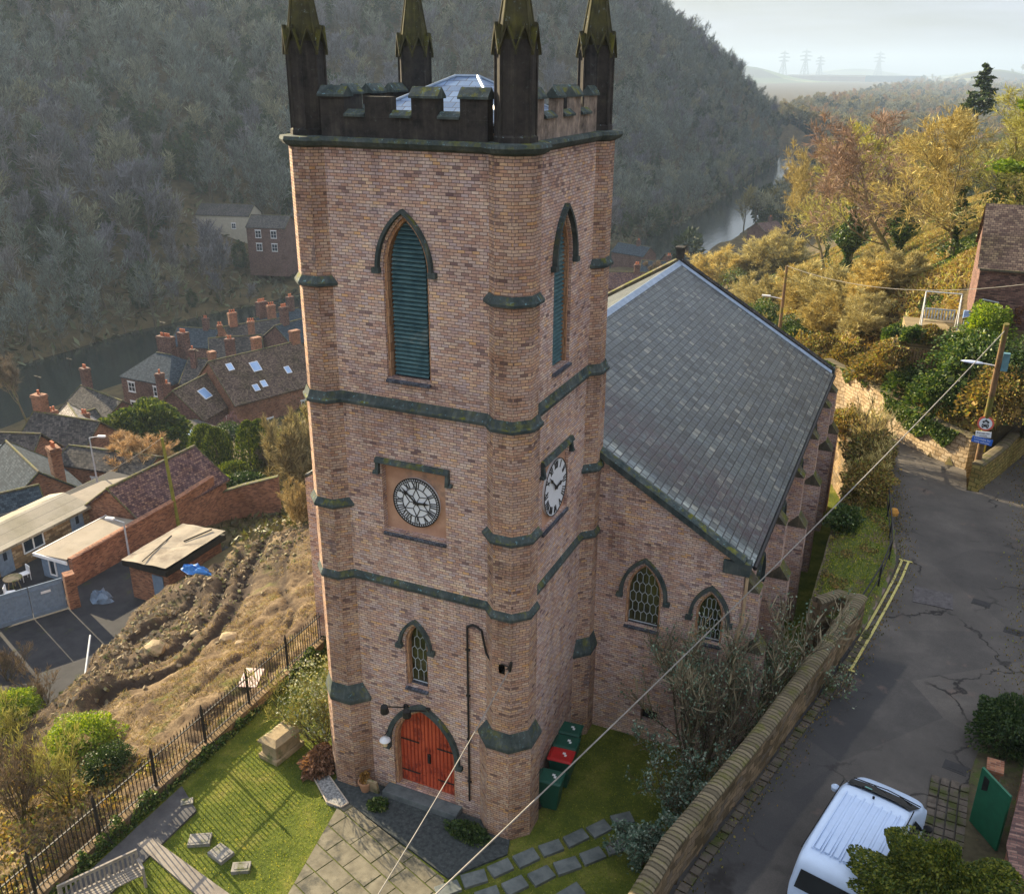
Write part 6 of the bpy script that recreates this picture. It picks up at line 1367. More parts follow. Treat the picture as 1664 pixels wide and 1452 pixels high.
# rubble heap stones: hundreds of fragments nobody would count
random.seed(12); mb = MB()
for i in range(1100):
    k = i % 3; cx, cy, sx, sy = ((-22.6, 9, 2.6, 5.2), (-20.5, 5.5, 2.6, 4.2), (-22, 16.5, 2.6, 3.6))[k]; x = random.gauss(cx, sx*.6); y = random.gauss(cy, sy*.6)
    if x < yard_edge(y)+.3: continue
    s = random.uniform(.03, .12); z = float(Hz(x, y)) if False else 0
    mb.at((x, y, 0), random.random()*6, random.random(), random.random()); mb.box((-s, -s*.7, -s*.5), (s, s*.7, s*.5))
vv = np.array(mb.v); cen = vv.reshape(-1, 8, 3).mean(1); hz = Hdug(cen[:, 0], cen[:, 1]); vv = vv.reshape(-1, 8, 3); vv[:, :, 2] += (hz+.04)[:, None]; mb.v = [tuple(p) for p in vv.reshape(-1, 3)]
tag(mb.build('rubble', mat_noise('broken_stone', (.10, .08, .05), (.30, .24, .16), 2.5, .9, .5, (.14, .16, .05), 1.0), uv=False, fix=False), kind='stuff')
# garden path below the cypresses
mb = MB(); c = [P(*p, -13.5) for p in ((262, 768), (340, 732), (345, 740), (275, 775))]; mb.prism([(p.x, p.y) for p in c], -14.6, -13.2); tag(mb.build('concrete_ramp', mat_noise('pale_concrete', (.25, .25, .25), (.40, .39, .37), 2, .9, .2)), 'pale concrete garden ramp between the conifer and the cypresses', 'ramp')

# ================================================================ hillside garden on the right
hs = thing('house', 'shaded plum brick house with a dark roof at the right edge above the garden', 'house', (10.75, 32.9, 8.2))
zt = PY_(1603, 434, 32.9).z-8.2
mb = MB(); mb.box((0, 0, -4), (14, 8, zt)); mb.add([(0, 0, zt), (0, 8, zt), (0, 4, zt+2.5)], [(0, 1, 2)]); mb.build('wall', M['brick_dark'], hs)
mb = MB(); mb.add([(-.15, -.2, zt-.08), (14, -.2, zt-.08), (14, 4, zt+2.62), (-.15, 4, zt+2.62), (-.15, 8.2, zt-.08), (14, 8.2, zt-.08)], [(0, 1, 2, 3), (3, 2, 5, 4)]); mb.build('roof', M['roof_brown'], hs)
mb = MB(); mb.box((-.05, -.26, zt-.14), (14, -.2, zt-.04)); mb.build('gutter', M['cope'], hs)
mb = MB(); mb.path([(.35, -.05, zt-1.6), (1.1, -.08, zt-1.7), (.95, -.08, 0)], .04, 6); mb.build('downpipe', M['galv'], hs)
mb = MB(); mb.prism([(P(1480, 520, 8.2).x, 31.5), (12, 31.2), (12, 35.5), (P(1480, 520, 8.2).x-.4, 35.5)], 5.6, 8.12); tag(mb.build('terrace', mat_tiles('timber_deck', 20, .14, [(0, (.20, .15, .08)), (1, (.34, .27, .15))], (.06, .05, .03), .02, .85, .2, .5)), 'timber garden terrace under the swing seat', 'terrace')
c = P(1527, 500, 8.3); sw_ = thing('swing_seat', 'white framed garden swing seat with a slatted back on the sunny terrace', 'swing seat', (c.x, 33.2, 8.12), R_(4))
M['pole_white'] = mat_flat('swing_frame', (.62, .64, .66), .4, .4)
mb = MB()
for x in (-.85, .85): mb.tube((x, -.6, 0), (x, 0, 1.95), .03, n=6); mb.tube((x, .6, 0), (x, 0, 1.95), .03, n=6)
mb.tube((-.85, 0, 1.95), (.85, 0, 1.95), .03, n=6); mb.build('frame', M['pole_white'], sw_)
mb = MB(); mb.box((-.72, -.3, .45), (.72, .25, .5)); mb.build('seat', M['sand'], sw_)
mb = MB()
for i in range(10): mb.box((-.70+i*.15, .25, .5), (-.63+i*.15, .28, 1.0))
mb.box((-.72, .24, .98), (.72, .29, 1.05)); mb.build('backrest', M['galv'], sw_)
bt_ = thing('garden_sofa', 'pale blue garden seat behind the small tables near the plum brick house', 'garden seat', (c.x+1.75, 34.0, 8.12), R_(5))
mb = MB(); mb.box((-.6, -.3, 0), (.6, .3, .42)); mb.build('seat', mat_flat('pale_blue_cushion', (.25, .42, .72), .8), bt_); mb = MB(); mb.box((-.6, .3, .2), (.6, .42, .9)); mb.build('backrest', mat_flat('pale_blue_back', (.25, .42, .72), .8), bt_)
t3 = thing('bistro_table', 'small pale round bistro table on the sunny terrace', 'table', (c.x+2.3, 32.9, 8.12)); mb = MB(); mb.rev([(.36, .70), (.38, .74), (.36, .75)], 16); mb.build('tabletop', M['white'], t3); mb = MB(); mb.tube((0, 0, 0), (0, 0, .7), .035, n=6); mb.rev([(.25, 0), (.04, .06)], 12); mb.build('pedestal', M['sand'], t3)
chair((c.x+1.35, 32.5, 8.12), R_(60), 'tan bistro chair left of the small round table on the terrace', 'chairs on the sunny terrace', M['sand'])
chair((c.x+2.75, 32.3, 8.12), R_(-60), 'tan bistro chair right of the small round table on the terrace', 'chairs on the sunny terrace', M['sand'])
gf = thing('garden_fence', 'ivy covered low timber garden fence below the swing seat', 'fence', (P(1455, 520, 7.3).x, 31.0, 6.6)); mb = MB()
for i in range(16): mb.box((i*.14, -.02, 0), (i*.14+.07, .02, 1.0))
mb.box((0, .02, .8), (2.2, .05, .88)); mb.build('pales', M['wood'], gf)
random.seed(7)
for i, (px, py) in enumerate(((1460, 560), (1480, 556), (1500, 552), (1522, 546), (1540, 543))):
    p = G(px, py); mb = MB().at((p.x, p.y, p.z), random.random()); mb.box((-.35, -.2, -.1), (.35, .2, .14)); tag(mb.build('stone_step', M['sand'], bevel=.03), 'rough stone step in the row below the garden terrace, number %s from the left' % ('one', 'two', 'three', 'four', 'five')[i], 'stone', 'stone steps in the garden')

# ================================================================ far valley: power station, pylons, hills
ps = thing('power_station', 'long rust and blue clad power station building on the horizon', 'industrial building', (*P(1392, 131, -26).xy, -34), R_(-14))
c = ps.location; sc_ = (V(CAM)-V(c)).length/FPX
mb = MB(); mb.box((-100*sc_, -30, 0), (15*sc_, 30, 26)); mb.build('hall', mat_noise('rust_cladding', (.20, .10, .08), (.30, .17, .13), .02, .9, 0), ps)
mb = MB(); mb.box((-100*sc_, -31, 26.1), (15*sc_, 30, 33)); mb.build('hall_roof', mat_flat('pale_roof_strip', (.42, .34, .28), .6), ps)
mb = MB(); mb.box((15*sc_+1, -34, 0), (88*sc_, 30, 32)); mb.build('blue_hall', mat_noise('blue_cladding', (.05, .08, .14), (.08, .12, .18), .02, .8, 0), ps)
def pylon(px, ybase, ytop, lab):
    c = P(px, ybase+9, -34); d = (V(CAM)-c).length; h = (ybase+9-ytop)*d/FPX*1.0; t = thing('pylon', lab, 'pylon', (c.x, c.y, -34), R_(-25), 'pylons on the horizon')
    mb = MB(); w = h*.13; k = d*.00034
    for sx in (-1, 1):
        for sy in (-1, 1): mb.tube((sx*w, sy*w, 0), (sx*w*.22, sy*w*.22, h*.62), k*1.3, n=4, cap=False); mb.tube((sx*w*.22, sy*w*.22, h*.62), (0, 0, h), k*1.2, n=4, cap=False)
    zz = [0, .2, .36, .5, .62]
    for a, b in zip(zz[:-1], zz[1:]):
        wa, wb = w*(1-.78*a/.62), w*(1-.78*b/.62)
        for s in (-1, 1): mb.tube((-s*wa, -wa, a*h), (s*wb, -wb, b*h), k, n=3, cap=False); mb.tube((-s*wa, wa, a*h), (s*wb, wb, b*h), k, n=3, cap=False)
    mb.build('tower', mat_flat('pylon_steel', (.10, .12, .15), .6) if 'pst' not in M else M['pst'], t, uv=False, fix=False)
    for q, L in ((.62, .22), (.75, .26), (.88, .19)):
        mb = MB(); mb.tube((-L*h, 0, h*q), (0, 0, h*(q+.045)), k*1.2, n=3); mb.tube((L*h, 0, h*q), (0, 0, h*(q+.045)), k*1.2, n=3); mb.tube((-L*h, 0, h*q), (L*h, 0, h*q), k*1.2, n=3); mb.build('crossarm', M['pst'], t, uv=False, fix=False)
    return c, h
M['pst'] = mat_flat('pylon_steel', (.10, .12, .15), .6)
py_ = [pylon(1271, 119, 90, 'leftmost of the three grouped electricity pylons on the horizon'), pylon(1306, 119, 88, 'middle and tallest of the three grouped electricity pylons on the horizon'), pylon(1330, 119, 97, 'rightmost of the three grouped electricity pylons on the horizon'), pylon(1425, 119, 92, 'lone electricity pylon behind the blue hall of the power station')]
for i in range(3):
    (a, h), (b, h2) = py_[i], py_[i+1]
    for q in (.66, .8):
        wire((a.x, a.y, a.z+h*q), (b.x, b.y, b.z+h2*q), 5, .30, 'power_line', ('lower' if q < .7 else 'upper')+' power line strung between the '+('first and second', 'second and third', 'third and fourth')[i]+' horizon pylons from the left', M['pst'], 'power lines')
def hills_h(x, y):
    r = np.hypot(x-CAM[0], y-CAM[1]); az = np.degrees(np.arctan2(x-CAM[0], y-CAM[1]))
    R1 = np.exp(-((az-12)/6.5)**2)*150*np.exp(-((r-7000)/900)**2); R2 = np.exp(-((az+11.2)/2.6)**2)*78*np.exp(-((r-5200)/500)**2)
    R3 = 70*np.exp(-((r-9500)/700)**2)*(0.6+.4*np.sin(az*.9)); R4 = np.exp(-((az-1.6)/2.4)**2)*66*np.exp(-((r-4700)/300)**2)
    return -36+R1+R2+R3+R4+12*fbm(x/500, y/500, 4, 51)*np.clip((r-4000)/1000, 0, 1)
def mat_hills():
    t = NT('field_patchwork'); vo = t.n('ShaderNodeTexVoronoi'); vo.inputs['Scale'].default_value = .0035; t.l(t.pos(), vo.inputs['Vector'])
    c = t.ramp(vo.outputs['Color'], [(.2, (.05, .055, .035)), (.45, (.14, .19, .06)), (.6, (.045, .04, .03)), (.8, (.24, .24, .11))]); return t.out(c, .95, .1)
tag(sheet('hills', np.arange(-2600, 3800, 60), np.arange(3500, 10500, 60), mat_hills(), hills_h), kind='structure')
# ================================================================ vegetation generators
def gen_tree(seed, h=10, r=.18, bare=.18, nb=(9, 6, 5), spread=1.0, twn=7, twl=.8, tww=.03, up=.35, stems=1, ratio=.55, jit=.25):
    rnd = random.Random(seed); V0, F0, V1, F1 = [], [], [], []
    def rv(k): return V((rnd.uniform(-k, k), rnd.uniform(-k, k), rnd.uniform(-k, k)))
    def tube(pts, rs, n):
        base = len(V0)
        for i, (p, q) in enumerate(zip(pts, rs)):
            d = (pts[min(i+1, len(pts)-1)]-pts[max(i-1, 0)]).normalized(); a = d.orthogonal().normalized(); b = d.cross(a)
            for k in range(n): t = 2*pi*k/n; V0.append(tuple(p+a*q*cos(t)+b*q*sin(t)))
        for i in range(len(pts)-1):
            for k in range(n): F0.append((base+i*n+k, base+i*n+(k+1) % n, base+(i+1)*n+(k+1) % n, base+(i+1)*n+k))
    def twig(p, d, L):
        s = d.orthogonal().normalized() if rnd.random() < .5 else d.cross(V((0, 0, 1))+rv(.3)).normalized()
        e = p+(d+rv(.25)).normalized()*L; i = len(V1); w = tww*(.6+.8*rnd.random()); m_ = p.lerp(e, .5)+rv(.08*L)
        V1.extend([tuple(p-s*w/2), tuple(p+s*w/2), tuple(m_+s*w*.35), tuple(e)]); F1.append((i, i+1, i+2, i+3))
    def grow(p, d, L, rad, lev):
        ns = 4 if lev < 2 else 3; pts = [p]; rs = [rad]; dd = d.copy()
        for i in range(ns):
            dd = (dd+rv(jit)+V((0, 0, up*.3))).normalized(); pts.append(pts[-1]+dd*L/ns); rs.append(rad*(1-.8*(i+1)/ns)+.004)
        tube(pts, rs, (6, 4, 3, 3)[min(lev, 3)])
        def at(t): k = min(int(t*ns), ns-1); return pts[k].lerp(pts[k+1], t*ns-k), (pts[k+1]-pts[k]).normalized(), rad*(1-.8*t)
        if lev < len(nb):
            for i in range(nb[lev]):
                t = (bare if lev == 0 else .2)+(1-(bare if lev == 0 else .2))*(i+rnd.random())/nb[lev]; q, dq, rq = at(min(t, .98))
                a = rnd.uniform(0, 2*pi); o = dq.orthogonal().normalized(); o.rotate(Matrix.Rotation(a, 3, dq)); nd = (dq*(.55+.4*t)+o*spread*rnd.uniform(.6, 1.1)+V((0, 0, up*.5))).normalized()
                grow(q, nd, L*ratio*(1.15-.55*t)*rnd.uniform(.8, 1.2), max(rq*.55, .008), lev+1)
        if lev >= len(nb)-1:
            for i in range(twn):
                q, dq, _ = at(rnd.uniform(.1, 1)); twig(q, (dq+rv(.9)+V((0, 0, up*.6))).normalized(), twl*rnd.uniform(.5, 1.3))
    for s in range(stems):
        d = V((0, 0, 1)) if stems == 1 else (V((rnd.uniform(-.6, .6), rnd.uniform(-.6, .6), 1))).normalized()
        grow(V((rnd.uniform(-.2, .2), rnd.uniform(-.2, .2), -.15))*(0 if stems == 1 else 1)+V((0, 0, -.1)), d, h*(1 if stems == 1 else rnd.uniform(.6, 1))*.86, r, 0)
    return V0, F0, V1, F1
def leaf_quads(pos, size, seed=0, up=0.0, asp=.6, dirs=None, ds=.0):
    rng = np.random.default_rng(seed); n = len(pos); a = rng.normal(size=(n, 3)); 
    if dirs is not None: a = a*ds+dirs
    a[:, 2] += up; a /= np.linalg.norm(a, axis=1)[:, None]; b = np.cross(a, rng.normal(size=(n, 3))); b /= np.linalg.norm(b, axis=1)[:, None]
    s = size*(.6+.8*rng.random(n))[:, None]; v = np.stack([pos-a*s*.5, pos+b*s*asp*.5, pos+a*s*.5, pos-b*s*asp*.5], 1).reshape(-1, 3)
    return v, np.arange(4*n).reshape(-1, 4)
def blob(n, seed, rad=(1, 1, 1), lump=.35, shell=.45, freq=2.2, flat=0):
    rng = np.random.default_rng(seed); d = rng.normal(size=(n, 3)); d /= np.linalg.norm(d, axis=1)[:, None]
    if flat: d[:, 2] = np.where(d[:, 2] < -flat, -d[:, 2], d[:, 2])
    k = 1+lump*2*(fbm(d[:, 0]*freq+seed, d[:, 1]*freq+d[:, 2]*freq*1.3+5, 3, seed))
    return d*np.array(rad)*(k*(1-shell*rng.random(n)**2))[:, None], d
M['bark'] = mat_noise('tree_bark', (.045, .036, .026), (.12, .095, .06), 6, .9, .6, (.09, .10, .03), 1.5)
M['bark_pale'] = mat_noise('pale_bark', (.14, .10, .055), (.30, .23, .13), 6, .9, .5, (.16, .16, .05), 1.5)  # a paler bark
def twigm(name, c, var=.5, tr=.15): return mat_leaf(name, [(0, tuple(x*(1-var) for x in c)), (1, tuple(x*(1+var) for x in c))], tr, .9, .1, tcol=(1, .9, .7))
M['tw_grey'] = twigm('grey_twigs', (.16, .125, .085)); M['tw_orange'] = twigm('orange_twigs', (.47, .385, .14), .55); M['tw_gold'] = twigm('golden_twigs', (.48, .42, .18), .55); M['tw_olive'] = twigm('olive_twigs', (.38, .37, .10), .5)
M['ivy'] = mat_leaf('ivy_leaf', [(0, (.012, .035, .008)), (.45, (.04, .09, .015)), (.8, (.10, .16, .03)), (1, (.26, .30, .10))], .25, .45, .4)
M['ever'] = mat_leaf('evergreen_leaf', [(0, (.012, .03, .010)), (.6, (.035, .075, .016)), (1, (.09, .13, .03))], .2, .6, .3)
M['lime'] = mat_leaf('lime_leaf', [(0, (.06, .12, .01)), (.6, (.16, .25, .02)), (1, (.34, .40, .05))], .35, .6, .3)
M['cyp'] = mat_leaf('cypress_leaf', [(0, (.02, .04, .012)), (.6, (.07, .11, .018)), (1, (.20, .23, .035))], .25, .7, .2)
M['straw'] = mat_leaf('straw', [(0, (.10, .07, .035)), (.5, (.28, .20, .10)), (.85, (.50, .38, .20)), (1, (.16, .2, .05))], .2, .8, .2)
M['grassb'] = mat_leaf('grass_blade', [(0, (.06, .11, .01)), (.45, (.17, .235, .02)), (.8, (.32, .35, .04)), (1, (.50, .42, .12))], .45, .6, .3)
M['bramble'] = mat_leaf('bramble_leaf', [(0, (.05, .06, .02)), (.35, (.14, .11, .04)), (.7, (.34, .22, .07)), (1, (.22, .28, .06))], .25, .7, .2)
MESH = {}
def tree_proto(key, bark, twigs, **k):
    a, b, c, d = gen_tree(**k); me0 = bpy.data.meshes.new(key+'_limbs'); me0.from_pydata(a, [], b); me0.update(); me0.materials.append(bark)
    me1 = bpy.data.meshes.new(key+'_twigs'); me1.from_pydata(c, [], d); me1.update(); me1.materials.append(twigs); MESH[key] = (me0, me1, k.get('h', 10))
def put_tree(key, p, h, label, rz=None, wide=1.0, name='bare_tree', cat='tree', group=None, crown=None, ivy=0, ivym=None):
    me0, me1, h0 = MESH[key]; s = h/h0; t = thing(name, label, cat, (p[0], p[1], p[2]-.1), random.uniform(0, 6) if rz is None else rz, group); t.scale = (s*wide, s*wide, s)
    for n_, me in (('trunk', me0), ('crown', me1)):
        o = bpy.data.objects.new(n_, me); COL.objects.link(o); o.parent = t
        if n_ == 'crown' and crown: o.material_slots[0].link = 'OBJECT'; o.material_slots[0].material = crown
    if ivy:
        rng = np.random.default_rng(int(p[0]*7+p[1]*13) % 9999); n = int(ivy); z = rng.random(n)**.8*h0*.55; a = rng.random(n)*6.28; rr = (.25+.5*rng.random(n))*(1+.7*np.sin(z*1.7+1)); pos = np.stack([rr*np.cos(a), rr*np.sin(a), z], 1)
        v, f = leaf_quads(pos, .24/s**.5, 3); o = np_mesh('ivy', v, f, ivym or M['ivy'], t)
    return t
def bush(name, label, p, rad, n, size, mat, seed=1, cat='bush', lump=.35, group=None, up=0., stem=True, freq=2.2, shell=.45, rz=0, asp=.6):
    t = thing(name, label, cat, tuple(p), rz, group); q, d = blob(n, seed, rad, lump, shell, freq, flat=.35); q[:, 2] += rad[2]*.55
    v, f = leaf_quads(q, size, seed, up, asp, dirs=d, ds=1.2); np_mesh('foliage', v, f, mat, t)
    # twiggy dark core so gaps read as depth
    q2, d2 = blob(max(60, n//12), seed+5, tuple(r*.72 for r in rad), lump, .2, freq, flat=.35); q2[:, 2] += rad[2]*.5
    v, f = leaf_quads(q2, size*2.6, seed+6, 0, .8, dirs=d2, ds=1); np_mesh('inner_foliage', v, f, mat, t)
    if stem: mb = MB(); mb.tube((0, 0, -.4), (0, 0, rad[2]*.8), .06*rad[2]**.5, .02, 6); mb.build('stem', M['bark'], t, uv=False)
    return t
def cypress(label, p, r, h, n, seed, mat=None, size=.22, group=None):
    t = thing('cypress', label, 'cypress', tuple(p), 0, group); rng = np.random.default_rng(seed); z = rng.random(n)**.85; a = rng.random(n)*6.28
    prof = np.clip(np.minimum((z+.02)*9, 1)*np.sqrt(np.clip(1-z**2.6, 0, 1)), .02, 1); lobes = 1+.16*np.sin(a*4+seed)+.1*np.sin(a*9+z*5)
    rr = r*prof*lobes*(1-.3*rng.random(n)**2); pos = np.stack([rr*np.cos(a), rr*np.sin(a), z*h], 1)
    v, f = leaf_quads(pos, size, seed, 0, .45, dirs=np.stack([np.cos(a)*.5, np.sin(a)*.5, np.full(n, 1.3)], 1), ds=.45); np_mesh('foliage', v, f, mat or M['cyp'], t)
    mb = MB(); mb.tube((0, 0, -.6), (0, 0, h*.8), .14, .03, 6); mb.build('trunk', M['bark'], t, uv=False); return t

# ---- the wooded hillside and the valley floor (masses nobody could count)
def scatter(name, pts, scl, idx, protos):
    n = len(pts); me = bpy.data.meshes.new(name); me.vertices.add(n); me.vertices.foreach_set('co', np.asarray(pts, np.float32).ravel()); me.update()
    rng = np.random.default_rng(n)
    for nm, ty, dat in (('scl', 'FLOAT', scl), ('rot', 'FLOAT', rng.random(n)*6.28), ('pick', 'INT', idx)):
        at = me.attributes.new(nm, ty, 'POINT'); at.data.foreach_set('value', np.asarray(dat, np.int32 if ty == 'INT' else np.float32))
    o = bpy.data.objects.new(name, me); COL.objects.link(o)
    g = bpy.data.node_groups.new(name+'_nodes', 'GeometryNodeTree'); g.interface.new_socket('Geometry', in_out='INPUT', socket_type='NodeSocketGeometry'); g.interface.new_socket('Geometry', in_out='OUTPUT', socket_type='NodeSocketGeometry')
    N = g.nodes; L = g.links; gi = N.new('NodeGroupInput'); go = N.new('NodeGroupOutput'); ip = N.new('GeometryNodeInstanceOnPoints'); gt_ = N.new('GeometryNodeGeometryToInstance')
    for me_ in protos:
        po = bpy.data.objects.new(name+'_source', me_); oi = N.new('GeometryNodeObjectInfo'); oi.inputs['Object'].default_value = po; oi.inputs['As Instance'].default_value = True; L.new(oi.outputs['Geometry'], gt_.inputs[0])
    def attr(nm, ty): x = N.new('GeometryNodeInputNamedAttribute'); x.data_type = ty; x.inputs[0].default_value = nm; return [s for s in x.outputs if s.enabled][0]
    cx = N.new('ShaderNodeCombineXYZ'); L.new(attr('rot', 'FLOAT'), cx.inputs[2]); rt = N.new('FunctionNodeEulerToRotation'); L.new(cx.outputs[0], rt.inputs[0])
    L.new(gi.outputs[0], ip.inputs['Points']); L.new(gt_.outputs[0], ip.inputs['Instance']); ip.inputs['Pick Instance'].default_value = True
    L.new(attr('pick', 'INT'), ip.inputs['Instance Index']); L.new(rt.outputs[0], ip.inputs['Rotation']); L.new(attr('scl', 'FLOAT'), ip.inputs['Scale']); L.new(ip.outputs[0], go.inputs[0])
    md = o.modifiers.new('scatter', 'NODES'); md.node_group = g; return tag(o, kind='stuff')
def joined(name, seed, bark, twm, **k):
    a, b, c, d = gen_tree(seed=seed, **k); n = len(a); me = bpy.data.meshes.new(name); me.from_pydata(a+c, [], b+[tuple(i+n for i in f) for f in d]); me.update()
    me.materials.append(bark); me.materials.append(twm); me.polygons.foreach_set('material_index', [0]*len(b)+[1]*len(d)); me.update(); return me
def evermesh(name, seed, n, mat, rad, size):
    q, d = blob(n, seed, rad, .4, .4, 2.5); q[:, 2] += rad[2]; v, f = leaf_quads(q, size, seed, 0, .6, dirs=d, ds=1); me = bpy.data.meshes.new(name); me.from_pydata(v.tolist(), [], f.tolist()); me.update(); me.materials.append(mat); return me
M['tw_far'] = twigm('hill_twigs', (.165, .195, .17), .55); M['tw_far2'] = twigm('hill_twigs_ochre', (.23, .24, .17), .5); M['tw_far3'] = twigm('hill_twigs_mauve', (.18, .18, .20), .4); M['tw_val'] = twigm('valley_twigs', (.30, .21, .105), .4); M['tw_val2'] = twigm('valley_twigs_olive', (.24, .21, .08), .4)  # hill twigs cooled and greyed so their colour carries part of the haze veil
barkf = mat_noise('hill_bark', (.07, .06, .045), (.15, .13, .09), 2, .9, 0)
FK = dict(h=11, r=.24, bare=.3, nb=(9, 6), spread=.95, twn=10, twl=1.5, tww=.085, up=.5)
hillP = [joined('hill_tree_a', 1, barkf, M['tw_far'], **FK), joined('hill_tree_b', 2, barkf, M['tw_far2'], **FK), joined('hill_tree_c', 3, barkf, M['tw_far3'], **{**FK, 'spread': .7}), joined('hill_tree_d', 4, barkf, M['tw_far'], **{**FK, 'h': 13}), evermesh('hill_ever', 5, 900, mat_leaf('hill_evergreen', [(0, (.02, .04, .02)), (1, (.06, .09, .03))], .1), (2.6, 2.6, 4.2), .7)]
rng = np.random.default_rng(3)
gx, gy = np.meshgrid(np.arange(-520, -60, 5.2), np.arange(-80, 1000, 5.2)); x = gx.ravel()+rng.uniform(-2.4, 2.4, gx.size); y = gy.ravel()+rng.uniform(-2.4, 2.4, gx.size)
rx = np.interp(y, RIV[:, 1], RIV[:, 0]); d = river_dist(x, y)
rel = np.stack([x-CAM[0], y-CAM[1]], 1); az = np.degrees(np.arctan2(-rel[:, 0], rel[:, 1])); k = (x < rx) & (d > 11.5) & (az > -1) & (az < 56) & (rng.random(len(x)) < .93)
cl_ = np.zeros(len(x), bool)
for q in (P(372, 352, -17), P(442, 372, -17)): cl_ |= (np.hypot(x-q.x-4, y-q.y+5) < 13)
k &= ~cl_; x, y, az = x[k], y[k], az[k]; z = H(x, y)
pk = rng.choice(5, len(x), p=[.36, .22, .14, .22, .06]); pn_ = vnoise(x/38, y/38, 71); pk = np.where((pn_ > .62) & (rng.random(len(x)) < .7), 1, np.where((pn_ < .3) & (rng.random(len(x)) < .6), 2, pk)); pk = np.where((vnoise(x/45, y/45, 77) > .72) & (rng.random(len(x)) < .5), 4, pk)
scatter('hillside_wood', np.stack([x, y, z-.2], 1), rng.uniform(.6, 1.4, len(x))*(.8+.4*vnoise(x/30, y/30, 41))*(1-.25*(river_dist(x, y) < 40)), pk, hillP)
print('hill trees', len(x))
# valley floor beyond the river bend and the near far slope
valP = [joined('valley_tree_a', 11, barkf, M['tw_val'], **{**FK, 'tww': .13}), joined('valley_tree_b', 12, barkf, M['tw_val2'], **{**FK, 'tww': .13}), joined('valley_tree_c', 13, barkf, M['tw_far2'], **{**FK, 'tww': .13}), evermesh('valley_ever', 15, 700, mat_leaf('valley_evergreen', [(0, (.015, .03, .015)), (1, (.045, .07, .03))], .1), (3.6, 3.6, 5.0), 1.0)]
P_, S_, I_ = [], [], []
for r0, r1, st_, s0 in ((230, 520, 6.5, 1.0), (520, 1100, 9.5, 1.15), (1100, 2000, 17, 1.5), (2000, 3300, 32, 1.9), (3600, 6500, 75, 2.6)):
    xs2, ys2 = np.meshgrid(np.arange(-900, 3300, st_), np.arange(100, r1+50, st_)); x = xs2.ravel()+rng.uniform(-.45, .45, xs2.size)*st_; y = ys2.ravel()+rng.uniform(-.45, .45, xs2.size)*st_
    rr = np.hypot(x-CAM[0], y-CAM[1]); az = np.degrees(np.arctan2(x-CAM[0], y-CAM[1])); kk = (rr > r0) & (rr < r1) & (az > -14) & (az < 10) & (x > np.interp(y, RIV[:, 1], RIV[:, 0]))
    x, y, rr = x[kk], y[kk], rr[kk]
    if r1 < 3400: d = river_dist(x, y); q = (d > 16) & (vnoise(x/90, y/90, 8) < .86); x, y, rr = x[q], y[q], rr[q]; z = H(x, y)
    else: z = hills_h(x, y); q = vnoise(x/400, y/400, 8) < .5; x, y, rr, z = x[q], y[q], rr[q], z[q]
    P_.append(np.stack([x, y, z-.3], 1)); S_.append(rng.uniform(.8, 1.25, len(x))*s0*np.array([1.0])); pp = rng.choice(4, len(x), p=[.38, .28, .22, .12]); pp = np.where(vnoise(x/60, y/60, 19) > .80, 3, pp); I_.append(pp)
    print('valley', r0, len(x))
scatter('valley_wood', np.concatenate(P_), np.concatenate(S_), np.concatenate(I_), valP)

# ---- individual trees and shrubs
tree_proto('big', M['bark_pale'], M['tw_orange'], seed=21, h=12, r=.24, bare=.12, nb=(12, 8, 6), spread=1.05, twn=20, twl=.62, tww=.022, up=.3)
tree_proto('big2', M['bark_pale'], M['tw_orange'], seed=22, h=12, r=.22, bare=.10, nb=(12, 8, 6), spread=1.1, twn=20, twl=.6, tww=.022, up=.25)
tree_proto('tall', M['bark_pale'], M['tw_grey'], seed=23, h=12, r=.16, bare=.35, nb=(9, 6, 5), spread=.55, twn=12, twl=.8, tww=.022, up=.7)
tree_proto('shrub', M['bark_pale'], M['tw_gold'], seed=24, h=4, r=.05, bare=.05, nb=(8, 6), spread=.9, twn=44, twl=.36, tww=.013, up=.4, stems=9)
tree_proto('shrub2', M['bark_pale'], M['tw_orange'], seed=25, h=4, r=.05, bare=.05, nb=(8, 7), spread=1.0, twn=40, twl=.34, tww=.013, up=.3, stems=9)
tree_proto('open', M['bark'], M['tw_grey'], seed=26, h=6, r=.06, bare=.15, nb=(7, 6), spread=.8, twn=9, twl=.5, tww=.014, up=.5, stems=6)
tree_proto('sapling', M['bark_pale'], M['tw_gold'], seed=27, h=3, r=.03, bare=.1, nb=(6, 4), spread=.8, twn=5, twl=.35, tww=.012, up=.6, stems=5)
random.seed(31)
def at_px(px, base, top, key, label, wide=1.0, **k):
    g = G(px, base); d = (g-V(CAM)).length
    best = 4
    for h in np.arange(2, 22, .25):
        q = V((g.x, g.y, g.z+h))-V(CAM); f_ = q.dot(V(FW)); yy = 726-FPX*q.dot(V(UP))/f_
        best = h
        if yy <= top: break
    return put_tree(key, g, best, label, wide=wide, **k)
M['tw_pink'] = twigm('pinkish_twigs', (.38, .27, .19), .5)
TG = 'sunlit trees on the slope right of the nave'
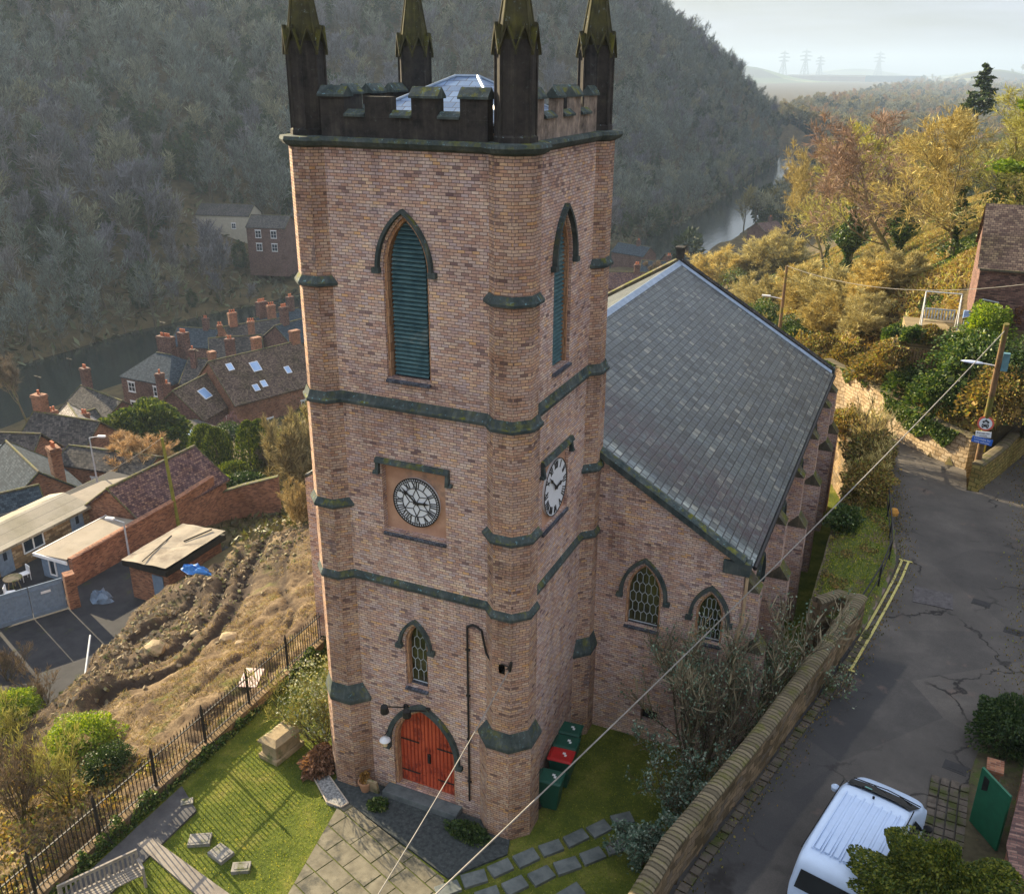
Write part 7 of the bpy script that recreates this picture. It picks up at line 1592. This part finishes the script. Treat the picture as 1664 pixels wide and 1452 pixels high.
rows = [(1372, 455, 235, 'big', 'broad ivy hung bare tree with orange twigs, directly above the pole behind the nave', 1.25, M['tw_olive'], 5200),
 (1455, 440, 215, 'big2', 'wide orange twigged tree in the middle of the sunlit slope', 1.3, M['tw_pink'], 3600),
 (1545, 420, 205, 'big', 'wide golden brown tree on the slope above the swing seat', 1.3, M['tw_orange'], 1200),
 (1610, 400, 185, 'big2', 'tall golden tree behind the plum brick house', 1.3, M['tw_olive'], 1200),
 (1655, 370, 170, 'big', 'golden tree cut by the right edge of the picture', 1.3, M['tw_olive'], 900),
 (1340, 440, 255, 'big2', 'orange bare tree at the left end of the sunlit slope beside the river', .8, M['tw_orange'], 900),
 (1500, 330, 190, 'big', 'olive tinted round tree standing farther back on the sunlit slope', 1.3, M['tw_olive'], 400),
 (1580, 300, 172, 'big2', 'olive tinted tree farther back, below the dark lone pine', 1.3, M['tw_olive'], 400),
 (1640, 290, 160, 'big', 'far golden tree near the right edge under the cedar boughs', 1.3, M['tw_orange'], 300),
 (1420, 360, 215, 'big', 'pinkish bare tree between the ivy hung tree and the round olive tree', 1.2, M['tw_pink'], 1600),
 (1345, 330, 212, 'tall', 'slender grey stemmed bare tree rising over the river bend', 1.3, M['tw_grey'], 0),
 (1390, 320, 195, 'tall', 'tall pale stemmed bare tree in the middle of the skyline of twigs', 1.3, M['tw_grey'], 0),
 (1435, 315, 198, 'tall', 'thin pale bare tree right of the tallest pale stemmed one', 1.2, M['tw_grey'], 0),
 (1478, 310, 192, 'tall', 'slender bare tree with forked pale top near the round olive tree', 1.2, M['tw_grey'], 0),
 (1322, 350, 240, 'tall', 'reddish bare sapling leaning over the river at the left of the twig skyline', 1.4, M['tw_orange'], 0)]
for px, b, tp, key, lab, wd, cm, iv in rows: at_px(px, b, tp, key, lab, wd, crown=cm, ivy=iv, group=TG)
SG = 'golden scrub bushes beyond the nave'
rows = [(1180, 470, 400, 'shrub', 'golden scrub bush touching the nave roof at its far ridge', 1.5, M['tw_gold']), (1225, 455, 392, 'shrub2', 'golden scrub bush second from the far ridge of the nave', 1.5, M['tw_gold']),
 (1270, 440, 372, 'shrub', 'pale golden scrub bush in the middle of the slope below the river bend', 1.5, M['tw_gold']), (1205, 505, 450, 'shrub2', 'orange scrub bush low beside the nave roof verge', 1.4, M['tw_gold']),
 (1300, 500, 425, 'shrub2', 'orange scrub bush right of the pole behind the nave', 1.7, M['tw_orange']), (1360, 510, 425, 'shrub', 'buff scrub bush in front of the ivy hung tree', 1.7, M['tw_gold']),
 (1415, 500, 420, 'shrub2', 'buff orange scrub bush left of the swing seat', 1.6, M['tw_orange']), (1340, 545, 470, 'shrub', 'tawny scrub bush just above the lane hedge', 1.5, M['tw_orange']),
 (1400, 545, 470, 'shrub2', 'tawny scrub bush above the ivy hedge in the middle', 1.5, M['tw_gold']), (1450, 470, 400, 'shrub', 'golden scrub bush behind the swing seat fence', 1.5, M['tw_gold']), (1245, 510, 440, 'shrub', 'yellow scrub bush hiding the foot of the dark pole', 1.3, M['tw_gold']),
 (1060, 465, 420, 'shrub', 'dull golden bush just left of the nave apex stone', 1.1, M['tw_grey'])]
for px, b, tp, key, lab, wd, cm in rows: at_px(px, b, tp, key, lab, wd, crown=cm, name='scrub_bush', cat='bush', group=SG)
def bush_px(px, base, top, name, label, n, size, mat, wide=1.0, seed=1, **k):
    g = G(px, base); h = 1
    for h in np.arange(.6, 16, .1):
        q = V((g.x, g.y, g.z+h*1.5))-V(CAM); yy = 726-FPX*q.dot(V(UP))/q.dot(V(FW))
        if yy <= top: break
    return bush(name, label, g, (h*wide, h*wide, h), n, size, mat, seed, **k)
# ivy hedges above the lane
for i, (px, b, tp, n, mt, wd, lab) in enumerate(((1330, 590, 545, 2500, M['bramble'], 1.3, 'russet hedge clump at the left end above the pale rubble wall'), (1375, 610, 560, 3000, M['bramble'], 1.3, 'russet and green hedge clump above the pale rubble wall, second from the left'), (1420, 635, 575, 3200, M['bramble'], 1.3, 'tawny hedge clump above the pale rubble wall, third from the left'),
   (1470, 660, 600, 3500, M['ivy'], 1.2, 'dark rounded ivy clump in the middle of the hillside garden'), (1515, 690, 610, 3800, M['ivy'], 1.1, 'glossy ivy mass spilling over the right part of the rubble wall'), (1400, 545, 522, 1800, M['ever'], 1.5, 'low dark laurel clump behind the russet hedge'),
   (1570, 640, 545, 4500, M['ivy'], 1.1, 'tall glossy ivy bush left of the leaning sign pole'), (1625, 690, 600, 4200, M['bramble'], 1.1, 'mixed russet and green hedge behind the road sign'), (1652, 650, 560, 3600, M['ever'], 1.1, 'dark evergreen bush at the right edge behind the sign pole'),
   (1600, 560, 500, 2600, M['lime'], .9, 'bright yellow green shrub against the plum brick house'), (1605, 590, 550, 2200, M['lime'], 1.1, 'low lime green shrub right of the terrace edge'), (1478, 592, 566, 2600, M['ivy'], 1.2, 'ivy clump hiding the front of the timber terrace'), (1448, 600, 560, 2400, M['bramble'], 1.3, 'russet clump left of the stone steps'), (1640, 535, 488, 2600, twigm('rust_brown_leaf', (.22, .10, .04), .5), .8, 'round rusty brown bush against the plum brick house'), (1452, 560, 530, 1800, M['ivy'], 1.0, 'ivy mound over the garden fence post left of the swing seat'), (1560, 575, 545, 1800, M['ivy'], 1.0, 'ivy mound on the fence right below the swing seat'), (1505, 600, 560, 1500, M['bramble'], 1.5, 'low trailing clump on the garden lawn'),
   (1655, 360, 328, 2200, M['ever'], 1.5, 'rounded dark green shrub above the plum brick house roof'), (1235, 545, 490, 2600, M['ivy'], .9, 'glossy laurel beside the small chimney pot behind the nave verge'), (1190, 480, 432, 1500, M['ivy'], .8, 'small green bush showing over the nave verge'), (1300, 560, 515, 1800, M['ever'], 1.4, 'dark green bush at the foot of the dark pole'))):
    bush_px(px, b, tp, 'ivy_bush' if mt is M['ivy'] else 'hedge_bush', lab, n, .13, mt, wd, seed=40+i, group='bushes in the hillside garden')
# lone pine, cedar boughs at the right edge
def pine(label, p, h, r, n, seed, mat, gaps=True, size=.5, name='pine_tree'):
    t = thing(name, label, 'conifer', tuple(p)); rng = np.random.default_rng(seed); mb = MB(); mb.tube((0, 0, -.5), (0, 0, h), .022*h, .02, 7); pos = []; dr = []
    tiers = int(h*1.6)
    for i in range(tiers):
        z = h*(.16+.84*i/tiers); rr = r*(1-i/tiers)**.8+.15
        for k in range(5):
            a = rng.random()*6.28; L = rr*rng.uniform(.65, 1.15); e = V((cos(a)*L, sin(a)*L, -.12*L+.1)); mb.tube((0, 0, z), tuple(V((0, 0, z))+e), .012*h*(1-i/tiers)*.3+.012, .008, 4)
            m_ = n//(tiers*5); tt_ = rng.uniform(.25, 1.05, m_); w = rng.normal(size=(m_, 3))*L*.13*np.array([1, 1, .35]); pos.append(np.array([e.x, e.y, e.z])[None]*tt_[:, None]+np.array([0, 0, z])+w); dr.append(np.tile([e.x, e.y, .2], (m_, 1)))
    mb.build('trunk', M['bark'], t, uv=False); v, f = leaf_quads(np.concatenate(pos), size, seed, 0, .4, dirs=np.concatenate(dr)/r, ds=.5); np_mesh('foliage', v, f, mat, t); return t
g = PD(1587, 196, 165); pine('dark lone pine standing above the far valley at the right', (g.x, g.y, g.z), 8.2, 2.6, 3500, 61, M['ever'], size=.7)
g = PD(1700, 205, 48); cdt = thing('cedar_tree', 'green cedar boughs reaching in at the right edge of the sky', 'cedar', (g.x+1, g.y, g.z-8)); rng2 = np.random.default_rng(8); mb = MB(); mb.tube((1, 0, -6), (1, 0, 12.5), .4, .1, 8); pos = []; dr = []
for zz, L in ((8.9, 3.0), (8.1, 2.2), (11.6, 2.4), (6.4, 3.6), (10.2, 1.8)):
    for k in range(3):
        e = V((-L, rng2.uniform(-.8, .8), rng2.uniform(-.1, .35))); mb.tube((1, 0, zz-.3), tuple(V((1, 0, zz-.3))+e), .06, .015, 5); m_ = 420; tt_ = rng2.uniform(.2, 1.0, m_); w = rng2.normal(size=(m_, 3))*np.array([.18, .34, .10]); pos.append(np.array([e.x, e.y, e.z])[None]*tt_[:, None]+np.array([1, 0, zz-.3])+w); dr.append(np.tile([-1, 0, .35], (m_, 1)))
mb.build('trunk', M['bark'], cdt, uv=False); v, f = leaf_quads(np.concatenate(pos), .24, 9, 0, .35, dirs=np.concatenate(dr), ds=.6); np_mesh('foliage', v, f, M['lime'], cdt)
# cypresses and shrubs of the lower gardens
def cy_px(px, base, top, label, r, n, seed, mat=None, group='dark garden conifers'):
    g = G(px, base); h = 3
    for h in np.arange(1.5, 16, .1):
        q = V((g.x, g.y, g.z+h))-V(CAM); yy = 726-FPX*q.dot(V(UP))/q.dot(V(FW))
        if yy <= top: break
    return cypress(label, g, r, h, n, seed, mat, group=group)
cy_px(338, 765, 690, 'broad dark cypress nearest the ramp, left of the garden group', 1.7, 5200, 71); cy_px(328, 762, 705, 'narrow cypress leaning on the left side of the broad one', .9, 2200, 72); cy_px(356, 768, 695, 'cypress on the right side of the broad one', 1.2, 3000, 73); cy_px(371, 755, 700, 'thin cypress spire between the two garden groups', .55, 1500, 74)
cy_px(410, 772, 684, 'tall columnar cypress in the middle of the lower garden', 1.15, 3600, 75); cy_px(427, 765, 682, 'tall columnar cypress just right of the middle one', 1.2, 3600, 76); cy_px(383, 790, 752, 'squat mossy round cypress below the others', 1.6, 3000, 77)
cy_px(1124, 425, 376, 'dark broad cypress beyond the nave ridge beside the river glare', 1.9, 3600, 78, M['ever']); cy_px(492, 628, 603, 'dark cypress half hidden by the tower edge', 1.3, 1500, 79, M['ever'])
bush_px(466, 668, 616, 'evergreen_bush', 'rounded bright green bush close to the tower edge among the roofs', 3200, .28, M['lime'], 1.15, seed=81)
g = G(240, 745); big = bush('conifer_bush', 'large twin headed green conifer standing among the town roofs', g, (4.6, 4.0, 3.9), 9000, .42, M['cyp'], 82, cat='conifer', lump=.5, freq=1.6)
for i, (px, b, tp, w, mt, lab) in enumerate(((200, 775, 735, .9, M['ever'], 'dark ivy bush left of the orange shrub'), (365, 815, 775, 1.0, M['lime'], 'bright green garden bush below the squat cypress'), (345, 810, 765, 1.0, M['ivy'], 'green garden bush beside the patio things'), (400, 815, 770, 1.2, M['ever'], 'dark hedge bush along the sunlit garden wall'), (440, 740, 700, 1.1, M['ever'], 'dark bush between the tall cypresses and the tower'), (372, 720, 690, 1.3, M['ever'], 'dim teal bush behind the cypress group'))):
    bush_px(px, b, tp, 'garden_bush', lab, 1800, .2, mt, w, seed=90+i, group='bushes in the lower gardens')
at_px(215, 775, 700, 'shrub', 'pale orange bare shrub in front of the big conifer', 1.5, crown=twigm('peach_twigs', (.42, .30, .17), .5), name='scrub_bush', cat='bush')
LG = 'bare bushes left of the tower'
for px, b, tp, key, w, cm, lab in ((488, 800, 660, 'shrub', .75, twigm('dull_olive_twigs', (.30, .26, .13), .6), 'tall tangled olive bush hard against the tower left edge'), (452, 770, 705, 'shrub2', .7, M['tw_grey'], 'mauve grey tangled bush between the cypresses and the tower'), (478, 770, 655, 'open', .8, M['tw_olive'], 'thin stemmed sunlit bush behind the tower corner'), (495, 850, 775, 'shrub', .75, twigm('dun_twigs', (.34, .28, .15), .6), 'sunlit scrub bush on the top of the dug slope by the tower'), (380, 712, 672, 'shrub2', .8, twigm('mauve_twigs', (.24, .15, .17), .3), 'dusky mauve bush below the sash window house')):
    at_px(px, b, tp, key, lab, w, crown=cm, name='scrub_bush', cat='bush', group=LG)
at_px(45, 690, 590, 'tall', 'grey bare tree by the river at the far left', 1.5, crown=M['tw_grey'], group=LG); 
# bottom left: bare multi-stem trees, ivy stump, hedge
def put_at(key, p, h, lab, **k): return put_tree(key, (p[0], p[1], Hz(p[0], p[1])), h, lab, **k)
for px, py, h, wd, cm, lab in ((40, 1335, 4.4, .8, M['tw_grey'], 'many stemmed bare tree at the bottom left corner'), (110, 1310, 3.6, .75, M['tw_olive'], 'leaning bare tree just right of the corner one'), (20, 1215, 3.0, .9, M['tw_olive'], 'bare tangled tree behind the lime topped mound'), (75, 1150, 2.4, .9, M['tw_grey'], 'thin bare bush by the curved yard wall'), (15, 1110, 2.6, .9, M['tw_grey'], 'low tangled bush at the left edge under the brick wall'), (150, 1395, 2.2, 1.3, M['tw_grey'], 'small bare bush beside the railing at the bottom')):
    g = G(px, py); put_tree('open', g, h, lab, wide=wd, crown=cm, group='bare trees in the bottom left corner')
def bush_at(name, lab, x, y, rad, n, size, mat, seed, dz=0, **k): return bush(name, lab, (x, y, Hz(x, y)+dz), rad, n, size, mat, seed, **k)
bush_at('ivy_bush', 'bright lime topped ivy mound at the left edge', *G(28, 1185).xy, (1.2, 1.2, 1.2), 6000, .085, M['lime'], 101)
bush_at('ivy_bush', 'dense green ivy mound draped over a stump on the scrub slope', *G(140, 1225).xy, (1.4, 1.2, .8), 7000, .075, M['lime'], 102)
bush_at('ivy_bush', 'dark ivy skirt hanging below the lime green mound', *G(178, 1262).xy, (.7, .9, .7), 4000, .07, M['ever'], 103)
# lilac bush and dry border plants against the tower's left turret
lb = put_tree('open', (-7.3, .9, .15), 3.3, 'flecked grey green bush against the left turret of the tower', wide=1.0, name='buddleia', cat='bush', crown=M['tw_olive'])
q, d = blob(2600, 105, (1.1, 1.3, 1.4), .5, .8, 3); q[:, 2] += 1.9; v, f = leaf_quads(q*(6/3.3), .16, 3); np_mesh('leaves', v, f, mat_leaf('silver_leaf', [(0, (.08, .12, .05)), (.6, (.2, .24, .12)), (1, (.5, .52, .42))], .3), lb)
bush('dead_fern', 'rusty brown dead fern clump at the tower foot', (-6.6, -.15, .15), (.55, .7, .45), 2200, .12, mat_leaf('rust_leaf', [(0, (.10, .05, .03)), (1, (.36, .20, .12))], .2), 106)
# bushes by the shaded nave wall (silvery twiggy)
sil = mat_leaf('silver_green_leaf', [(0, (.05, .10, .07)), (.6, (.12, .20, .14)), (1, (.35, .42, .34))], .2)
for x, y, z, h, w, seed_, lab in ((4.2, 4.3, .2, 7.4, .78, 111, 'tall arching silvery bush between the nave corner and the road wall'), (4.9, 1.9, .2, 3.6, .9, 112, 'silvery bush against the churchyard side of the road wall'), (3.6, .2, .2, 2.0, 1.1, 113, 'low silvery bush above the stepping flags'), (5.9, 7.2, .2, 4.6, .9, 114, 'arching bush filling the gap beside the first nave buttress')):
    t = put_tree('open', (x, y, z), h, lab, wide=w, name='silvery_bush', cat='bush', group='silvery bushes by the road wall', crown=twigm('lilac_twigs', (.27, .23, .15), .5) if h > 5 else M['tw_grey'])
    me1 = MESH['open'][1]; nv_ = len(me1.vertices); co = np.empty(nv_*3); me1.vertices.foreach_get('co', co); co = co.reshape(-1, 3)[3::4]; rs_ = np.random.default_rng(seed_); co = np.repeat(co[rs_.random(len(co)) < .95], 2, 0); co = co+rs_.normal(size=co.shape)*.06; v, f = leaf_quads(co, .09*6/h, seed_); np_mesh('leaves', v, f, sil, t)
bush('lime_bush', 'bright yellow green bush at the bottom edge beside the road wall', (3.75, -3.75, .3), (1.0, .9, .9), 5200, .10, M['lime'], 115, lump=.5, freq=3)
bush('lime_bush', 'darker green ground bush left of the yellow green one', (4.5, -2.2, .2), (.7, 1.0, .7), 3600, .09, M['ivy'], 116)
# right foreground
bush('box_bush', 'big rounded olive evergreen bush overlapping the van roof', tuple(P(1512, 1516, 4.5)), (1.5, 1.4, 1.25), 38000, .062, mat_leaf('olive_box_leaf', [(0, (.02, .04, .008)), (.5, (.065, .10, .015)), (1, (.20, .21, .03))], .25), 120, lump=.42, shell=.35, freq=3.2, asp=.7)
bush('shrub', 'dark twiggy shrub with a pale tuft by the cobbled verge', (12.5, 5.9, 3.2), (1.1, 1.2, .75), 7000, .085, M['ever'], 121)
# planting round the door and in the garden
bush('conifer_seedling', 'rusty little conifer growing in the terracotta pot', tuple(V(pot1.location)+V((0, 0, .3))), (.13, .13, .26), 700, .07, mat_leaf('rust_conifer', [(0, (.16, .08, .02)), (1, (.42, .24, .06))], .2), 122, stem=False)
bush('border_plant', 'small green plant beside the terracotta pot', (-4.1, -.85, .22), (.32, .28, .16), 700, .09, M['ivy'], 123, stem=False); bush('border_plant', 'dark low planting along the wall right of the red door', (-1.15, -.75, .22), (.7, .35, .24), 1600, .08, M['ever'], 124, stem=False)
# bushes on the bank and at the lane mouth
for i, (x, y, z, rad, n, mt, lab) in enumerate(((7.4, 20.5, 3.5, (1.0, 2.0, 1.0), 5200, M['bramble'], 'tangled dim bramble bush on the bank beside the handrail'), (7.2, 24.0, 3.4, (1.2, 1.6, 1.1), 5200, M['bramble'], 'leafy bramble bush at the lane mouth by the nave end'), (6.9, 17.3, 3.4, (.7, 1.2, .6), 2600, M['ivy'], 'low mixed bush hanging over the retaining wall'), (5.8, 29.2, 2.9, (1.1, 1.6, 1.0), 3500, M['bramble'], 'sunlit russet bush just beyond the nave far corner'))):
    bush('bramble_bush', lab, (x, y, z), rad, n, .11, mt, 130+i, group='brambles on the bank', lump=.5)
put_tree('sapling', (7.15, 26.0, 3.3), 3.4, 'small upright bare shrub standing at the lane mouth', name='sapling', cat='shrub', wide=1.2); put_tree('open', (7.3, 21.5, 3.3), 2.6, 'bare tangled twigs over the bramble bush on the bank', name='bare_bush', cat='shrub', wide=1.3, crown=M['tw_gold'])

# ---- ground cover
def cover(name, x, y, z, size, mat, seed, up=1.2, asp=.18, ds=1.0):
    pos = np.stack([x, y, z], 1); v, f = leaf_quads(pos, size, seed, 0, asp, dirs=np.tile([0, 0, up], (len(x), 1)), ds=ds); return tag(np_mesh(name, v, f, mat), kind='stuff')
rg = np.random.default_rng(99)
n = 90000; x = rg.uniform(-10.3, 7.5, n); y = rg.uniform(-9, 9, n)
_pe = [tuple(q) for q in pp_]; _l = lambda a, b: (x-a[0])*(b[1]-a[1])-(y-a[1])*(b[0]-a[0])
inpath = ((_l(_pe[0], _pe[1]) < 0) & (_l(_pe[3], _pe[2]) > 0) & (_l(_pe[0], _pe[3]) > 0)) | ((x > -6.2) & (x < .1) & (y < -.1) & (y > -2.4) & (y > -.5-(x+6.2)*.42)) | ((x > -5.9) & (x < 0) & (y > -.2) & (y < 5.5)) | ((x > -10.05) & (x < -8.85) & (y < -2.9))
k = ~inpath & (x < wallx(y)-.2) & ~((y > 5.3) & (x > -10.6)); x, y = x[k], y[k]
cover('grass', x, y, Hl(x, y)+.02, .06, M['grassb'], 1)
n = 150000; x = rg.uniform(-30, -10.7, n); y = rg.uniform(-16, 26, n); k = (x > yard_edge(y)+.4) & (ruts(x, y) > -.12) & (rg.random(n) < np.interp(x, [-26, -19, -15.5], [.22, .35, 1])) & (vnoise(x/1.3, y/1.3, 4) > .3) & ~((y > 13) & (y < 21) & (x < -25)); x, y = x[k], y[k]
cover('straw', x, y, Hdug(x, y)+.05, .24, M['straw'], 2, up=.25, asp=.07)
n = 26000; x = rg.uniform(-26, -10.9, n); y = rg.uniform(-16, 2, n); k = (x > yard_edge(y)-4) & (x+11 < -(y-2)*-.0-1.0+.6*(y+2)*0) & (y < -1.5+(x+11)*-.12); x, y = x[k], y[k]
cover('undergrowth', x, y, H(x, y)+.22, .20, M['bramble'], 3, up=.3, asp=.5)
# ivy along the railing wall
n = 34000; y = rg.uniform(-14, 9, n); z = rg.uniform(-.25, 1.15, n); lobe = vnoise(y*1.1, z*0+2, 6); k = z < .25+.9*lobe*vnoise(y*3.1, z*0+7, 8); y, z, lobe = y[k], z[k], lobe[k]; x = -10.22+rg.normal(size=len(y))*.05+.25*(.5-z)*lobe; vv_, ff_ = leaf_quads(np.stack([x, y, z+.05], 1), .10, 7); tag(np_mesh('ivy', vv_, ff_, M['ivy']), kind='stuff')
# ivy spilling over the pale rubble wall
n = 15000; k_ = rg.random(n); lx = np.interp(k_*len(lane), np.arange(len(lane)), [p[0] for p in lane]); ly = np.interp(k_*len(lane), np.arange(len(lane)), [p[1] for p in lane]); lz = 4.75+.35*np.maximum(0, (11.6-lx)/7)
dp = vnoise(lx*1.3, ly*1.3, 23)*2.3-.75; q_ = rg.random(n); ok = (q_*1.4 < dp); off = -.30-.12*rg.random(n); x = lx[ok]+off[ok]*.6; y = ly[ok]+off[ok]*.8; z = (lz-q_*1.4+.1)[ok]; vv_, ff_ = leaf_quads(np.stack([x, y, z], 1), .13, 17); tag(np_mesh('ivy', vv_, ff_, M['ivy']), kind='stuff')
# ivy and moss plants on the bank, rubble wall top, garden slope
n = 260000; x = rg.uniform(-14, 20, n); y = 27+118*rg.random(n)**1.5; k = (y > np.interp(x, [p[0] for p in lane], [p[1] for p in lane])+.35) & ~in_road(x, y) & ~((x > 10.3) & (y > 32) & (y < 42)) & ~((x > 7.4) & (y > 31) & (y < 36)) & ~((x < 5) & (y < 32)); x, y = x[k], y[k]; hz = H(x, y)
gm = vnoise(x/2.2, y/2.2, 15) > .55
cover('garden_growth', x[gm], y[gm], hz[gm]+.10, .22, M['ivy'], 8, up=.5, asp=.55); cover('dry_growth', x[~gm], y[~gm], hz[~gm]+.22, .46, mat_leaf('dry_scrub', [(0, (.14, .09, .03)), (.5, (.38, .26, .09)), (1, (.30, .33, .09))], .3), 9, up=.7, asp=.18)
n = 16000; x = rg.uniform(6.5, 9.0, n); y = rg.uniform(9.8, 31, n); k = (x < kerbx(y)-.12); x, y = x[k], y[k]; bz = 3.42+.35*np.sin(np.clip((kerbx(y)-x)/2.2, 0, 1)*2.6); gm = vnoise(x/.8, y/.8, 3) > .38; cover('bank_grass', x[gm], y[gm], bz[gm], .10, M['grassb'], 10, up=.9, asp=.3); cover('bank_growth', x[~gm], y[~gm], bz[~gm], .12, M['bramble'], 12, up=.5, asp=.5)
# leaf litter along the road edges
n = 5200; y = rg.uniform(-8, 30, n); side = rg.random(n) < .6; x = np.where(side, np.maximum(np.where(y < 10, wallx(y)+.2, kerbx(y)), -9)+np.abs(rg.normal(size=n))*.32+.05, 11.2+np.interp(y, [-8, 8, 24], [0, 2, 3])-np.abs(rg.normal(size=n))*.5)
cover('leaf_litter', x, y, zroad(x, y)+.035, .06, M['bramble'], 14, up=2.5, asp=.8, ds=1.0)
# scrub on the far river bank
n = 60000; x = rg.uniform(-260, -70, n); y = rg.uniform(20, 620, n); rd = river_dist(x, y); k = (rd > 8.5) & (rd < 75) & (x < np.interp(y, RIV[:, 1], RIV[:, 0])) & (rg.random(n) < .9-.5*(rd > 40)); x, y = x[k], y[k]
cover('river_bank_scrub', x, y, H(x, y)+.6, 2.2, mat_leaf('river_scrub', [(0, (.04, .05, .03)), (.5, (.11, .10, .06)), (1, (.15, .17, .09))], .1), 19, up=.7, asp=.3)
# twiggy scrub between the lower gardens and the town
n = 70000; x = rg.uniform(-100, -12, n); y = rg.uniform(18, 125, n); k = (vnoise(x/6, y/6, 16) > .42) & ~((x < -33) & (x > -45) & (y < 28)) & (river_dist(x, y) > 16); x, y = x[k], y[k]
cover('garden_scrub', x, y, H(x, y)+.25, .7, mat_leaf('dull_scrub', [(0, (.03, .035, .015)), (.5, (.09, .075, .035)), (1, (.12, .14, .04))], .2), 11, up=.6, asp=.22)

# ================================================================ haze
mb = MB(); mb.box((-3400, -420, -40), (4600, 11500, 175))
mh = bpy.data.materials.new('haze'); mh.use_nodes = True; nt = mh.node_tree; nt.nodes.remove(nt.nodes['Principled BSDF']); pv = nt.nodes.new('ShaderNodeVolumePrincipled')
pv.inputs['Color'].default_value = (.43, .55, .72, 1); pv.inputs['Density'].default_value = .00021; pv.inputs['Anisotropy'].default_value = .25
nt.links.new(pv.outputs[0], nt.nodes['Material Output'].inputs['Volume'])
tag(mb.build('haze', mh, uv=False), kind='stuff')
